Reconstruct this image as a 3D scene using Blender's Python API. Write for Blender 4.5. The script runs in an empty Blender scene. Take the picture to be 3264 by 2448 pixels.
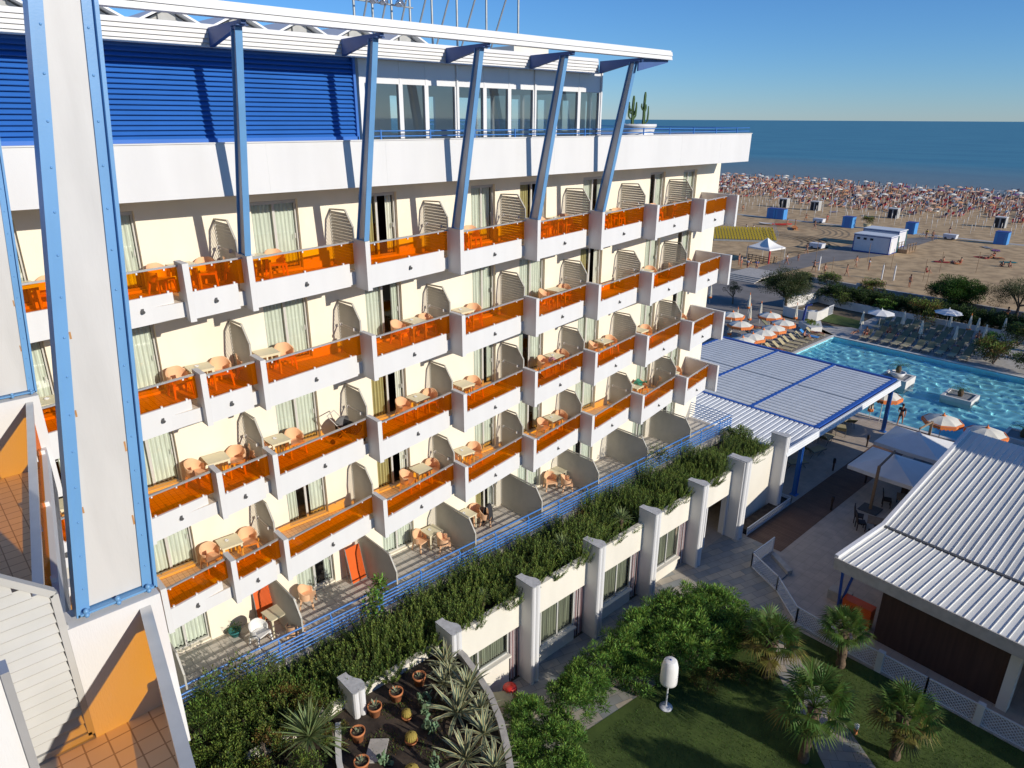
import bpy, bmesh, math, random
from mathutils import Vector, Matrix, Euler
random.seed(7)
R = math.radians
SC = bpy.context.scene
COL = SC.collection

# ------------------------------------------------------------------ mesh builder
class MB:
    """collects shapes, then becomes ONE mesh object"""
    def __init__(s):
        s.v = []; s.f = []; s.m = []; s.sm = []
    def face(s, pts, mi=0, smooth=False):
        b = len(s.v); s.v.extend([tuple(p) for p in pts])
        s.f.append(tuple(range(b, b + len(pts)))); s.m.append(mi); s.sm.append(smooth)
    def raw(s, vs, fs, mi=0, smooth=False):
        b = len(s.v); s.v.extend([tuple(p) for p in vs])
        for f in fs:
            s.f.append(tuple(b + i for i in f)); s.m.append(mi); s.sm.append(smooth)
    def box(s, x0, y0, z0, x1, y1, z1, mi=0):
        v = [(x0,y0,z0),(x1,y0,z0),(x1,y1,z0),(x0,y1,z0),(x0,y0,z1),(x1,y0,z1),(x1,y1,z1),(x0,y1,z1)]
        s.raw(v, [(0,3,2,1),(4,5,6,7),(0,1,5,4),(1,2,6,5),(2,3,7,6),(3,0,4,7)], mi)
    def hexa(s, bot, top, mi=0):
        n = len(bot)
        fs = [tuple(reversed(range(n))), tuple(range(n, 2*n))]
        for i in range(n):
            j = (i+1) % n
            fs.append((i, j, n+j, n+i))
        s.raw(list(bot)+list(top), fs, mi)
    def prism(s, poly, z0, z1, mi=0):               # vertical prism over a plan polygon (ccw)
        s.hexa([(x,y,z0) for x,y in poly], [(x,y,z1) for x,y in poly], mi)
    def prism_x(s, poly, x0, x1, mi=0):             # polygon in y,z swept along x
        s.hexa([(x0,y,z) for y,z in poly], [(x1,y,z) for y,z in poly], mi)
    def prism_y(s, poly, y0, y1, mi=0):             # polygon in x,z swept along y
        s.hexa([(x,y0,z) for x,z in poly], [(x,y1,z) for x,z in poly], mi)
    def bar(s, p, q, w, h, mi=0, up=(0,0,1)):       # rectangular bar between two points
        p = Vector(p); q = Vector(q); d = (q-p).normalized(); u = Vector(up)
        if abs(d.dot(u)) > .98: u = Vector((0,1,0))
        a = d.cross(u).normalized()*w/2; b = a.cross(d).normalized()*h/2
        s.hexa([p-a-b,p+a-b,p+a+b,p-a+b], [q-a-b,q+a-b,q+a+b,q-a+b], mi)
    def tube(s, pts, r, n=8, mi=0, cap=True, smooth=True):
        pts = [Vector(p) for p in pts]
        rs = r if isinstance(r, (list, tuple)) else [r]*len(pts)
        rings = []; ref = None
        for i, p in enumerate(pts):
            d = (pts[min(i+1,len(pts)-1)] - pts[max(i-1,0)])
            if d.length < 1e-9: d = Vector((0,0,1))
            d.normalize()
            if ref is None: ref = Vector((0,0,1)) if abs(d.z) < .9 else Vector((1,0,0))
            a = d.cross(ref)
            if a.length < 1e-6: a = d.cross(Vector((0,1,0)))
            a.normalize(); b = a.cross(d); ref = b.normalized()
            rings.append([p + (a*math.cos(t) + b*math.sin(t))*rs[i] for t in (2*math.pi*k/n for k in range(n))])
        vs = [q for ring in rings for q in ring]; fs = []
        for i in range(len(pts)-1):
            for k in range(n):
                j = (k+1) % n
                fs.append((i*n+k, i*n+j, (i+1)*n+j, (i+1)*n+k))
        s.raw(vs, fs, mi, smooth)
        if cap:
            s.face(list(reversed(rings[0])), mi); s.face(rings[-1], mi)
    def lathe(s, prof, n=20, c=(0,0,0), mi=0, smooth=True, a0=0, a1=2*math.pi):
        full = abs(a1-a0-2*math.pi) < 1e-6
        m = n if full else n+1
        vs = []
        for r, z in prof:
            for k in range(m):
                t = a0 + (a1-a0)*k/n
                vs.append((c[0]+r*math.cos(t), c[1]+r*math.sin(t), c[2]+z))
        fs = []
        for i in range(len(prof)-1):
            for k in range(n):
                j = (k+1) % m
                fs.append((i*m+k, i*m+j, (i+1)*m+j, (i+1)*m+k))
        s.raw(vs, fs, mi, smooth)
    def grid(s, fn, nu, nv, mi=0, smooth=True):
        vs = [fn(i/nu, j/nv) for j in range(nv+1) for i in range(nu+1)]
        fs = [(j*(nu+1)+i, j*(nu+1)+i+1, (j+1)*(nu+1)+i+1, (j+1)*(nu+1)+i) for j in range(nv) for i in range(nu)]
        s.raw(vs, fs, mi, smooth)
    def ball(s, c, r, n=10, m=6, mi=0, sq=(1,1,1)):
        vs = []; fs = []
        for i in range(m+1):
            a = math.pi*i/m
            for k in range(n):
                t = 2*math.pi*k/n
                vs.append((c[0]+r*sq[0]*math.sin(a)*math.cos(t), c[1]+r*sq[1]*math.sin(a)*math.sin(t), c[2]+r*sq[2]*math.cos(a)))
        for i in range(m):
            for k in range(n):
                j = (k+1) % n
                fs.append((i*n+k, (i+1)*n+k, (i+1)*n+j, i*n+j))
        s.raw(vs, fs, mi, True)
    def mesh(s, name, mats, off=(0,0,0)):
        me = bpy.data.meshes.new(name)
        vs = s.v if off == (0,0,0) else [(x-off[0],y-off[1],z-off[2]) for x,y,z in s.v]
        me.from_pydata(vs, [], s.f)
        if not isinstance(mats, (list, tuple)): mats = [mats]
        for m in mats: me.materials.append(m)
        me.polygons.foreach_set('material_index', s.m)
        me.polygons.foreach_set('use_smooth', s.sm)
        me.update()
        return me
    def build(s, name, mats, parent=None, label=None):
        """world-space (or parent-space) geometry -> one object"""
        off = (0,0,0)
        if parent is not None and parent.get('_w'): off = tuple(parent.location)
        return put(name, s.mesh(name, mats, off), parent, label=label)

def put(name, mesh, parent=None, loc=(0,0,0), rz=0, label=None, scale=None):
    o = bpy.data.objects.new(name, mesh); COL.objects.link(o)
    o.parent = parent; o.location = loc; o.rotation_euler = (0,0,rz)
    if scale is not None: o.scale = scale if isinstance(scale, (tuple, list)) else (scale,)*3
    if label: o['label'] = label
    return o
def tag(o, label, cat, group=None, kind=None):
    o['label'] = label; o['category'] = cat
    if group: o['group'] = group
    if kind: o['kind'] = kind
    return o
def thing(name, label, cat, loc=(0,0,0), rz=0, group=None, world=False):
    """an Empty at the thing's base; world=True: its parts are given in world coordinates"""
    o = bpy.data.objects.new(name, None); COL.objects.link(o)
    o.location = loc; o.rotation_euler = (0,0,rz); o.empty_display_size = .2
    if world: o['_w'] = 1
    return tag(o, label, cat, group)
def struct(o):
    o['kind'] = 'structure'; return o
def copy_tree(o, parent=None):
    c = o.copy(); COL.objects.link(c); c.parent = parent
    for ch in list(o.children): copy_tree(ch, c)
    return c
class Proto:
    """first use hands out the built thing itself, later uses hand out copies with copies of their parts"""
    def __init__(s, root): s.root = root; s.used = False
    def at(s, loc, rz=0, label=None, group=None, scale=None, cat=None):
        o = s.root if not s.used else copy_tree(s.root)
        s.used = True
        o.location = loc; o.rotation_euler = (0,0,rz)
        if scale is not None: o.scale = scale if isinstance(scale, (tuple, list)) else (scale,)*3
        if label: o['label'] = label
        if group: o['group'] = group
        if cat: o['category'] = cat
        return o

# ------------------------------------------------------------------ materials
def srgb(r, g, b):
    f = lambda c: ((c/255+.055)/1.055)**2.4 if c > 10 else c/255/12.92
    return (f(r), f(g), f(b), 1)
def mat(name, col, rough=.6, var=.12, scale=3., bump=0., bscale=40., metal=0., spec=.4, col2=None, stretch=None, detail=4, ramp=(.35,.65), coat=0):
    m = bpy.data.materials.new(name); m.use_nodes = True
    nt = m.node_tree; b = nt.nodes['Principled BSDF']
    b.inputs['Roughness'].default_value = rough; b.inputs['Metallic'].default_value = metal
    b.inputs['Specular IOR Level'].default_value = spec
    if coat: b.inputs['Coat Weight'].default_value = coat
    c = tuple(col[:3]) + (1,)
    tc = nt.nodes.new('ShaderNodeTexCoord'); mp = nt.nodes.new('ShaderNodeMapping')
    nt.links.new(tc.outputs['Object'], mp.inputs['Vector'])
    if stretch: mp.inputs['Scale'].default_value = stretch
    n = nt.nodes.new('ShaderNodeTexNoise'); n.inputs['Scale'].default_value = scale; n.inputs['Detail'].default_value = detail
    nt.links.new(mp.outputs[0], n.inputs['Vector'])
    r = nt.nodes.new('ShaderNodeValToRGB')
    if col2 is None: col2 = tuple(x*(1-var) for x in c[:3])
    r.color_ramp.elements[0].color = tuple(col2[:3]) + (1,); r.color_ramp.elements[0].position = ramp[0]
    r.color_ramp.elements[1].color = c; r.color_ramp.elements[1].position = ramp[1]
    nt.links.new(n.outputs['Fac'], r.inputs['Fac']); nt.links.new(r.outputs['Color'], b.inputs['Base Color'])
    if bump:
        n2 = nt.nodes.new('ShaderNodeTexNoise'); n2.inputs['Scale'].default_value = bscale; n2.inputs['Detail'].default_value = 5
        nt.links.new(mp.outputs[0], n2.inputs['Vector'])
        bp = nt.nodes.new('ShaderNodeBump'); bp.inputs['Strength'].default_value = bump; bp.inputs['Distance'].default_value = .02
        nt.links.new(n2.outputs['Fac'], bp.inputs['Height']); nt.links.new(bp.outputs[0], b.inputs['Normal'])
    return m
def tile_mat(name, c1, c2, cm, sx, sy, mortar=.012, rough=.6, bump=.3, offset=0., rot=0., var=.25):
    """tiles in the plan (object x,y)"""
    m = bpy.data.materials.new(name); m.use_nodes = True; nt = m.node_tree; b = nt.nodes['Principled BSDF']
    b.inputs['Roughness'].default_value = rough; b.inputs['Specular IOR Level'].default_value = .3
    tc = nt.nodes.new('ShaderNodeTexCoord'); mp = nt.nodes.new('ShaderNodeMapping'); mp.inputs['Rotation'].default_value = (0,0,rot)
    nt.links.new(tc.outputs['Object'], mp.inputs['Vector'])
    br = nt.nodes.new('ShaderNodeTexBrick'); br.offset = offset; br.inputs['Scale'].default_value = 1
    br.inputs['Brick Width'].default_value = sx; br.inputs['Row Height'].default_value = sy
    br.inputs['Mortar Size'].default_value = mortar; br.inputs['Mortar Smooth'].default_value = .1
    br.inputs['Color1'].default_value = tuple(c1[:3])+(1,); br.inputs['Color2'].default_value = tuple(c2[:3])+(1,); br.inputs['Mortar'].default_value = tuple(cm[:3])+(1,)
    nt.links.new(mp.outputs[0], br.inputs['Vector'])
    n = nt.nodes.new('ShaderNodeTexNoise'); n.inputs['Scale'].default_value = 1.7; n.inputs['Detail'].default_value = 6
    nt.links.new(mp.outputs[0], n.inputs['Vector'])
    mx = nt.nodes.new('ShaderNodeMixRGB'); mx.blend_type = 'MULTIPLY'; mx.inputs['Fac'].default_value = var*2
    nt.links.new(br.outputs['Color'], mx.inputs[1])
    rp = nt.nodes.new('ShaderNodeValToRGB'); rp.color_ramp.elements[0].position = .3; rp.color_ramp.elements[0].color = (.45,.45,.45,1); rp.color_ramp.elements[1].position = .7
    nt.links.new(n.outputs['Fac'], rp.inputs['Fac']); nt.links.new(rp.outputs[0], mx.inputs[2])
    nt.links.new(mx.outputs[0], b.inputs['Base Color'])
    bp = nt.nodes.new('ShaderNodeBump'); bp.inputs['Strength'].default_value = bump; bp.inputs['Distance'].default_value = .01
    inv = nt.nodes.new('ShaderNodeMath'); inv.operation = 'SUBTRACT'; inv.inputs[0].default_value = 1
    nt.links.new(br.outputs['Fac'], inv.inputs[1]); nt.links.new(inv.outputs[0], bp.inputs['Height']); nt.links.new(bp.outputs[0], b.inputs['Normal'])
    return m
def glass_mat(name, tint, refl=.12, rough=.03):
    m = bpy.data.materials.new(name); m.use_nodes = True; nt = m.node_tree; nt.nodes.clear()
    o = nt.nodes.new('ShaderNodeOutputMaterial'); mx = nt.nodes.new('ShaderNodeMixShader')
    t = nt.nodes.new('ShaderNodeBsdfTransparent'); t.inputs['Color'].default_value = tuple(tint)+(1,)
    g = nt.nodes.new('ShaderNodeBsdfGlossy'); g.inputs['Roughness'].default_value = rough
    lw = nt.nodes.new('ShaderNodeLayerWeight'); lw.inputs['Blend'].default_value = .35
    mm = nt.nodes.new('ShaderNodeMath'); mm.operation = 'MULTIPLY_ADD'; mm.inputs[1].default_value = refl*2; mm.inputs[2].default_value = refl*.35
    nt.links.new(lw.outputs['Fresnel'], mm.inputs[0]); nt.links.new(mm.outputs[0], mx.inputs[0])
    nt.links.new(t.outputs[0], mx.inputs[1]); nt.links.new(g.outputs[0], mx.inputs[2]); nt.links.new(mx.outputs[0], o.inputs['Surface'])
    return m
def amber_mat(name):
    m = glass_mat(name, (1.,.635,.0), .05); nt = m.node_tree
    out = nt.nodes['Material Output']; old = out.inputs['Surface'].links[0].from_socket
    d = nt.nodes.new('ShaderNodeBsdfDiffuse'); d.inputs['Color'].default_value = (.95,.27,.002,1)
    t = nt.nodes.new('ShaderNodeBsdfTranslucent'); t.inputs['Color'].default_value = (.95,.27,.002,1)
    a = nt.nodes.new('ShaderNodeMixShader'); a.inputs[0].default_value = .5; nt.links.new(d.outputs[0], a.inputs[1]); nt.links.new(t.outputs[0], a.inputs[2])
    x = nt.nodes.new('ShaderNodeMixShader'); x.inputs[0].default_value = .07; nt.links.new(old, x.inputs[1]); nt.links.new(a.outputs[0], x.inputs[2]); nt.links.new(x.outputs[0], out.inputs['Surface'])
    return m
def leaf_mat(name, col, var=.4, trans=.32, rough=.55):
    m = bpy.data.materials.new(name); m.use_nodes = True; nt = m.node_tree
    b = nt.nodes['Principled BSDF']; b.inputs['Roughness'].default_value = rough; b.inputs['Specular IOR Level'].default_value = .25
    gm = nt.nodes.new('ShaderNodeNewGeometry'); hs = nt.nodes.new('ShaderNodeHueSaturation')
    hs.inputs['Color'].default_value = tuple(col[:3])+(1,)
    mr = nt.nodes.new('ShaderNodeMapRange'); mr.inputs[3].default_value = 1-var; mr.inputs[4].default_value = 1+var
    nt.links.new(gm.outputs['Random Per Island'], mr.inputs[0]); nt.links.new(mr.outputs[0], hs.inputs['Value'])
    mr2 = nt.nodes.new('ShaderNodeMapRange'); mr2.inputs[3].default_value = .47; mr2.inputs[4].default_value = .53
    nt.links.new(gm.outputs['Random Per Island'], mr2.inputs[0]); nt.links.new(mr2.outputs[0], hs.inputs['Hue'])
    nt.links.new(hs.outputs[0], b.inputs['Base Color'])
    tr = nt.nodes.new('ShaderNodeBsdfTranslucent'); nt.links.new(hs.outputs[0], tr.inputs['Color'])
    mx = nt.nodes.new('ShaderNodeMixShader'); mx.inputs[0].default_value = trans
    out = nt.nodes['Material Output']
    nt.links.new(b.outputs[0], mx.inputs[1]); nt.links.new(tr.outputs[0], mx.inputs[2]); nt.links.new(mx.outputs[0], out.inputs['Surface'])
    return m

M = {}
M['white'] = mat('white_render', (.67,.665,.655), .7, .055, 1.2, .12, 60, stretch=(1.3,1.3,.3), ramp=(.28,.6))
M['whitepaint'] = mat('white_metal_paint', (.72,.72,.715), .4, .05, 1.2)
M['panelwhite'] = mat('weathered_white_panel', (.56,.55,.53), .5, .13, 1.6, .05, 30, stretch=(2.5,2.5,.5), ramp=(.3,.6))
M['cream'] = mat('cream_render', (.84,.77,.62), .8, .08, 1.1, .15, 70, stretch=(1.2,1.2,.3), ramp=(.28,.55))
M['gcream'] = mat('pale_cream_render', (.74,.70,.60), .8, .09, .8, .15, 60, stretch=(1,1,.4))
M['amber'] = amber_mat('amber_glass')
M['winglass'] = glass_mat('window_glass', (.93,.97,.95), .16)
M['pavglass'] = glass_mat('pavilion_glass', (.90,.96,.94), .42)
M['clear'] = glass_mat('clear_glass', (.93,.96,.96), .35)
M['alu'] = mat('brushed_aluminium', (.62,.62,.62), .35, .08, 6, metal=.6)
M['frame'] = mat('door_frame_grey', (.55,.54,.50), .45, .06, 4)
M['curtain'] = mat('pale_green_curtain', (.74,.76,.66), .85, .2, 2.2, stretch=(6,6,.4))
M['curtain2'] = mat('ochre_curtain', (.52,.44,.20), .85, .2, 2.2, stretch=(6,6,.4))
M['dcurtain'] = mat('grey_striped_curtain', (.30,.31,.22), .85, .2, 4, col2=(.12,.12,.09), stretch=(5,5,.1))
M['pcurtain'] = mat('pink_striped_curtain', (.60,.42,.40), .85, .2, 9, col2=(.20,.09,.10), stretch=(5,5,.05))
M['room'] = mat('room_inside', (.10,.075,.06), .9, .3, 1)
M['slat'] = mat('beige_slats', (.46,.44,.385), .5, .08, 3)
M['slat2'] = mat('pale_grey_slats', (.47,.47,.45), .5, .08, 3)
M['pleat_shade'] = mat('awning_pleat_shade', (.30,.34,.37), .6, .1, 2)
M['tile'] = tile_mat('terrace_tiles', (.60,.55,.48), (.64,.59,.52), (.36,.33,.29), .33, .33, .010, var=.12)
M['wtile'] = tile_mat('balcony_tiles', (.80,.68,.54), (.84,.72,.58), (.45,.34,.25), .16, .16, .006, var=.08)
M['blue'] = mat('light_blue_paint', (.14,.32,.57), .35, .08, 2, .03, 90)
M['dblue'] = mat('deep_blue_paint', (.028,.10,.42), .35, .1, 2)
M['louv'] = mat('blue_louvre_paint', (.032,.15,.50), .4, .1, .8)
M['rail'] = mat('blue_rail_paint', (.06,.20,.52), .35, .08, 3)
M['brkt'] = mat('bracket_blue_paint', (.05,.11,.30), .45, .1, 3)
M['rust'] = mat('rust_bleed', (.50,.25,.09), .8, .3, 12)
M['peach'] = mat('peach_plastic', (.82,.50,.29), .35, .05, 4)
M['ctable'] = mat('cream_plastic', (.72,.66,.46), .35, .05, 4)
M['lampm'] = mat('dark_lamp_metal', (.10,.10,.10), .4, .1, 8)
M['black'] = mat('black_fabric', (.025,.025,.028), .7, .2, 6)
M['dwood'] = mat('dark_brown_rattan', (.055,.035,.028), .6, .25, 9)
M['soil'] = mat('dark_soil', (.075,.055,.04), .95, .4, 3, .5, 25, col2=(.03,.022,.017))
M['terra'] = mat('terracotta', (.55,.20,.075), .8, .12, 8)
M['cap'] = mat('grey_stone_cap', (.52,.53,.53), .85, .2, 9, .2, 60)
M['concrete'] = mat('concrete_kerb', (.50,.47,.42), .85, .2, 3, .2, 50)
M['poolwall'] = mat('white_garden_wall', (.70,.68,.63), .8, .12, 1, .1, 40)
M['umbw'] = mat('cream_canvas', (.80,.76,.64), .75, .06, 4)
M['umbo'] = mat('orange_canvas', (.78,.22,.05), .75, .1, 5)
M['umbgrey'] = mat('pale_canvas', (.78,.77,.74), .7, .05, 2)
M['pole'] = mat('white_pole', (.60,.57,.52), .45, .06, 5)
M['olive'] = mat('olive_sling_fabric', (.20,.20,.12), .75, .12, 5)
M['cushion'] = mat('tan_cushion', (.48,.41,.24), .75, .12, 5)
M['skin'] = mat('tanned_skin', (.42,.20,.12), .55, .12, 6)
M['cabin'] = mat('blue_cabin_paint', (.07,.28,.62), .5, .1, 2)
M['greyhut'] = mat('grey_hut_boards', (.42,.42,.40), .7, .15, 3)
M['shed'] = mat('shed_white_panels', (.66,.66,.68), .55, .06, 2)
M['trim'] = mat('dark_blue_trim', (.05,.08,.30), .5, .1, 4)
M['yseat'] = mat('yellow_plastic', (.36,.27,.018), .45, .1, 4)
M['wood'] = mat('weathered_wood', (.30,.20,.12), .8, .25, 6, stretch=(1,1,4))
M['bark'] = mat('grey_bark', (.17,.13,.10), .9, .35, 7, .6, 14, stretch=(3,3,1))
M['pbark'] = mat('palm_fibre', (.16,.11,.07), .95, .45, 8, .9, 18)
M['ribmetal'] = mat('white_ribbed_roof', (.78,.77,.71), .5, .14, .9, stretch=(.3,2,1))
M['ribmetal2'] = mat('grey_white_roof', (.72,.74,.75), .45, .08, .8)
M['awning'] = mat('pleated_grey_awning', (.72,.75,.77), .6, .1, 1.5, stretch=(.4,3,1))
M['bwall'] = mat('dark_brown_cladding', (.075,.04,.03), .6, .25, 2, stretch=(4,4,.3))
M['oran'] = mat('orange_counter', (.75,.12,.015), .4, .08, 4)
M['red'] = mat('red_plastic', (.55,.03,.02), .4, .1, 5)
M['green'] = mat('green_cloth', (.05,.25,.16), .7, .2, 5)
M['pink'] = mat('pink_cloth', (.70,.35,.40), .7, .2, 5)
M['steel'] = mat('galvanised_steel', (.42,.44,.44), .45, .15, 5, metal=.5)
M['chrome'] = mat('floodlight_chrome', (.65,.65,.66), .2, .1, 5, metal=.9)
for k, c in {'c_red':(.45,.04,.04),'c_blue':(.05,.11,.32),'c_navy':(.03,.035,.07),'c_white':(.75,.74,.72),'c_yellow':(.65,.48,.04),'c_dark':(.03,.03,.035),'c_violet':(.22,.08,.2),'c_teal':(.03,.18,.18),'c_orange':(.7,.24,.06),'c_grey':(.3,.3,.3)}.items():
    M[k] = mat('cloth_'+k[2:], c, .8, .2, 9)
M['hair'] = mat('dark_hair', (.03,.02,.015), .6, .3, 20)
# foliage
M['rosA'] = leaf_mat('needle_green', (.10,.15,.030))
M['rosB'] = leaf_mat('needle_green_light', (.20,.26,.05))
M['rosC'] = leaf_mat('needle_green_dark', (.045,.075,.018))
M['oleA'] = leaf_mat('oleander_leaf', (.12,.225,.042))
M['oleB'] = leaf_mat('oleander_leaf_light', (.23,.36,.065))
M['oleC'] = leaf_mat('oleander_leaf_dark', (.06,.125,.028))
M['olvA'] = leaf_mat('olive_leaf', (.085,.10,.040))
M['olvB'] = leaf_mat('olive_leaf_dark', (.04,.05,.02))
M['pinA'] = leaf_mat('pine_needle', (.050,.11,.014))
M['pinB'] = leaf_mat('pine_needle_dark', (.018,.042,.008))
M['auA'] = leaf_mat('rusty_leaf', (.17,.10,.03))
M['palA'] = leaf_mat('fan_palm_leaf', (.10,.17,.035))
M['palB'] = leaf_mat('fan_palm_leaf_old', (.16,.14,.035))
M['yucA'] = leaf_mat('yucca_leaf', (.23,.29,.12), .25)
M['agG'] = leaf_mat('agave_green', (.14,.19,.13), .2, .1)
M['agY'] = leaf_mat('agave_cream_margin', (.55,.50,.26), .15, .1)
M['cactus'] = leaf_mat('cactus_green', (.085,.14,.05), .2, .02)
M['opun'] = leaf_mat('prickly_pear_pad', (.16,.24,.13), .25, .02)
M['gold'] = mat('golden_ball_cactus', (.40,.30,.06), .8, .4, 40, .8, 30)
M['grass'] = leaf_mat('lawn_blade', (.085,.145,.025), .4)
# ================================================================== HOTEL
X0, S = 7.52, 3.69
def Xi(i): return X0 + S*i
ROWS = {'A':15.75, 'B':12.75, 'C':9.75, 'D':6.75}
TERR = 3.75
WY = 2.1
DOORS = {-3:(-2.4,-.9), -2:(1.3,2.8), -1:(3.98,5.48), 0:(8.67,10.17), 1:(12.32,13.82), 2:(17.13,18.33), 3:(19.65,21.15), 4:(23.4,24.9), 5:(28.14,29.34), 6:(30.85,32.05)}
hotel = thing('hotel_building', 'long white hotel block with amber glass balconies and blue leaning columns', 'hotel', (0,0,0))

# --- cream back wall with door openings
w = MB()
for fz in list(ROWS.values()) + [TERR]:
    top = fz + 3.0 if fz < 15 else 18.34
    xs = -8.0
    for i in sorted(DOORS):
        a, b = DOORS[i]
        w.box(xs, WY, fz, a, WY+.3, top); w.box(a, WY, fz+2.2, b, WY+.3, top)
        w.box(a, WY+.02, fz, b, WY+.3, fz+.07)
        xs = b
    w.box(xs, WY, fz, 34.2, WY+.3, top)
w.box(33.9, WY+.3, 3.75, 34.2, 14, 18.34)
w.box(-8, WY+.3, 0, 34.2, 14, 3.75)
w.build('wall', M['cream'], hotel)
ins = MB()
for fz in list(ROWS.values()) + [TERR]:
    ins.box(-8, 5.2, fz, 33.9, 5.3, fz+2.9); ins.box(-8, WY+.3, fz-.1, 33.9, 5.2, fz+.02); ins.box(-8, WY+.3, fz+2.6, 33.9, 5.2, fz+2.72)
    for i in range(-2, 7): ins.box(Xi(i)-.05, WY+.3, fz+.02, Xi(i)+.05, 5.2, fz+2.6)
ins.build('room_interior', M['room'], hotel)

# --- sliding doors with curtains
def wavy(x0, x1, z0, z1, y, amp=.035, per=.13):
    b = MB(); n = max(6, int((x1-x0)/per*8)); ph = random.random()*6
    b.grid(lambda u, v: (x0+(x1-x0)*u, y+amp*math.sin(2*math.pi*(x1-x0)*u/per+ph+.6*math.sin(7*u))*(1-.25*v), z0+(z1-z0)*v), n, 1)
    return b
DM = {}
def door_meshes(wd, st):
    k = (round(wd,2), st)
    if k in DM: return DM[k]
    f = MB(); H = 2.18; h2 = wd/2
    for a, b_ in ((0,.06),(wd-.06,wd)): f.box(a, 0, .07, b_, .09, H)
    f.box(.06, 0, H-.06, wd-.06, .09, H); f.box(.06, 0, .07, wd-.06, .09, .12)
    f.box(h2-.04, .0, .12, h2+.04, .06, H-.06)
    f.box(.06, .03, .95, .075, .05, 1.15)
    for a in (.06, h2+.04): f.box(a, .02, H-.1, a+h2-.1, .055, H-.06)
    f.box(wd-.14, -.025, 1.0, wd-.11, 0, 1.16)
    g = MB(); g.face([(.06,.03,.12),(h2-.04,.03,.12),(h2-.04,.03,H-.1),(.06,.03,H-.1)]); 
    if st != 2: g.face([(h2+.04,.048,.12),(wd-.06,.048,.12),(wd-.06,.048,H-.1),(h2+.04,.048,H-.1)])
    c = MB()
    def add(q, mi): c.raw(q.v, q.f, mi, True)
    if st == 0: add(wavy(.07, wd-.07, .14, H-.1, .12), 0)
    elif st == 1: add(wavy(.07, h2+.1, .14, H-.1, .12), 0); add(wavy(wd-.3, wd-.07, .14, H-.1, .12, .04, .09), 0)
    elif st == 2: add(wavy(.07, h2-.1, .14, H-.1, .12, .05, .12), 1); add(wavy(wd-.34, wd-.07, .14, H-.1, .12, .05, .1), 0)
    else: add(wavy(.07, h2*.6, .14, H-.1, .12, .04, .1), 0); add(wavy(h2+.2, wd-.07, .14, H-.1, .12), 0)
    DM[k] = (f.mesh('door_frame', M['frame']), g.mesh('door_glass', M['winglass']), c.mesh('curtain', [M['curtain'], M['curtain2']]))
    return DM[k]
rng = random.Random(3)
special = {('C',1):2, ('D',1):2, ('A',1):2, ('D',0):3, ('A',3):2, ('E',2):2, ('B',4):2, ('D',3):1, ('E',0):1}
for r, fz in list(ROWS.items()) + [('E', TERR)]:
    for i, (a, b) in DOORS.items():
        if i == -3: continue
        st = special.get((r, i), rng.choice([0,0,0,1,0,3]))
        fm, gm, cm = door_meshes(b-a, st)
        d = put('balcony_door', fm, hotel, (a, WY+.13, fz))
        put('glass_pane', gm, d); put('curtain', cm, d)

# --- slatted privacy screens
def screen_mesh(out, y0, name='privacy_screen', pitch=.10, th=.026):
    """out: front edge as list of (y,z) from the top back to the bottom front, back edge at y0 (wall)"""
    b = MB()
    pts = [(y0, .05)] + out
    seg = list(zip(pts, pts[1:] + pts[:1]))
    for (ya, za), (yb, zb) in seg:
        b.bar((0,ya,za), (0,yb,zb), .045, .055, 0, up=(1,0,0))
    def yf(z):
        best = None
        for (ya, za), (yb, zb) in zip(out, out[1:]):
            if min(za,zb) <= z <= max(za,zb) and abs(za-zb) > 1e-4:
                t = (z-za)/(zb-za); y = ya+(yb-ya)*t; best = y if best is None else min(best, y)
        return best
    z = .11; ztop = max(p[1] for p in out)
    while z < ztop-.05:
        y = yf(z)
        if y is not None and y0-y > .15:
            b.hexa([(-th,y+.02,z-.036),(-th+.008,y+.02,z-.042),(th,y+.02,z+.034),(th-.008,y+.02,z+.042)],
                   [(-th,y0-.02,z-.036),(-th+.008,y0-.02,z-.042),(th,y0-.02,z+.034),(th-.008,y0-.02,z+.042)])
        z += pitch
    return b.mesh(name, M['slat'])
SCR = screen_mesh([(WY,1.80),(1.15,1.85),(.74,1.36),(.74,.05)], WY)
SCRE = screen_mesh([(WY,1.80),(-.1,1.84),(-.5,1.30),(-.5,.05)], WY)
fs = MB(); fs.bar((-.06,1.9,1.04),(-.06,.95,1.04),.012,.05,0); fs.bar((-.1,1.9,1.0),(-.1,1.0,1.0),.012,.012,0); fs.box(-.12,1.0,.98,-.03,1.02,1.08); fs.box(-.12,1.86,.98,-.03,1.88,1.08)
RACK = fs.mesh('drying_rack', M['pole'])
for r, fz in ROWS.items():
    for i in range(-2, 7):
        p = put('privacy_screen', SCR, hotel, (Xi(i)+.05, 0, fz+.01))
        if (i*7 + ord(r)) % 3: put('drying_rack', RACK, p)
for i in range(-1, 7):
    p = put('privacy_screen', SCRE, hotel, (Xi(i)+.05, 0, TERR+.01))

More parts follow.
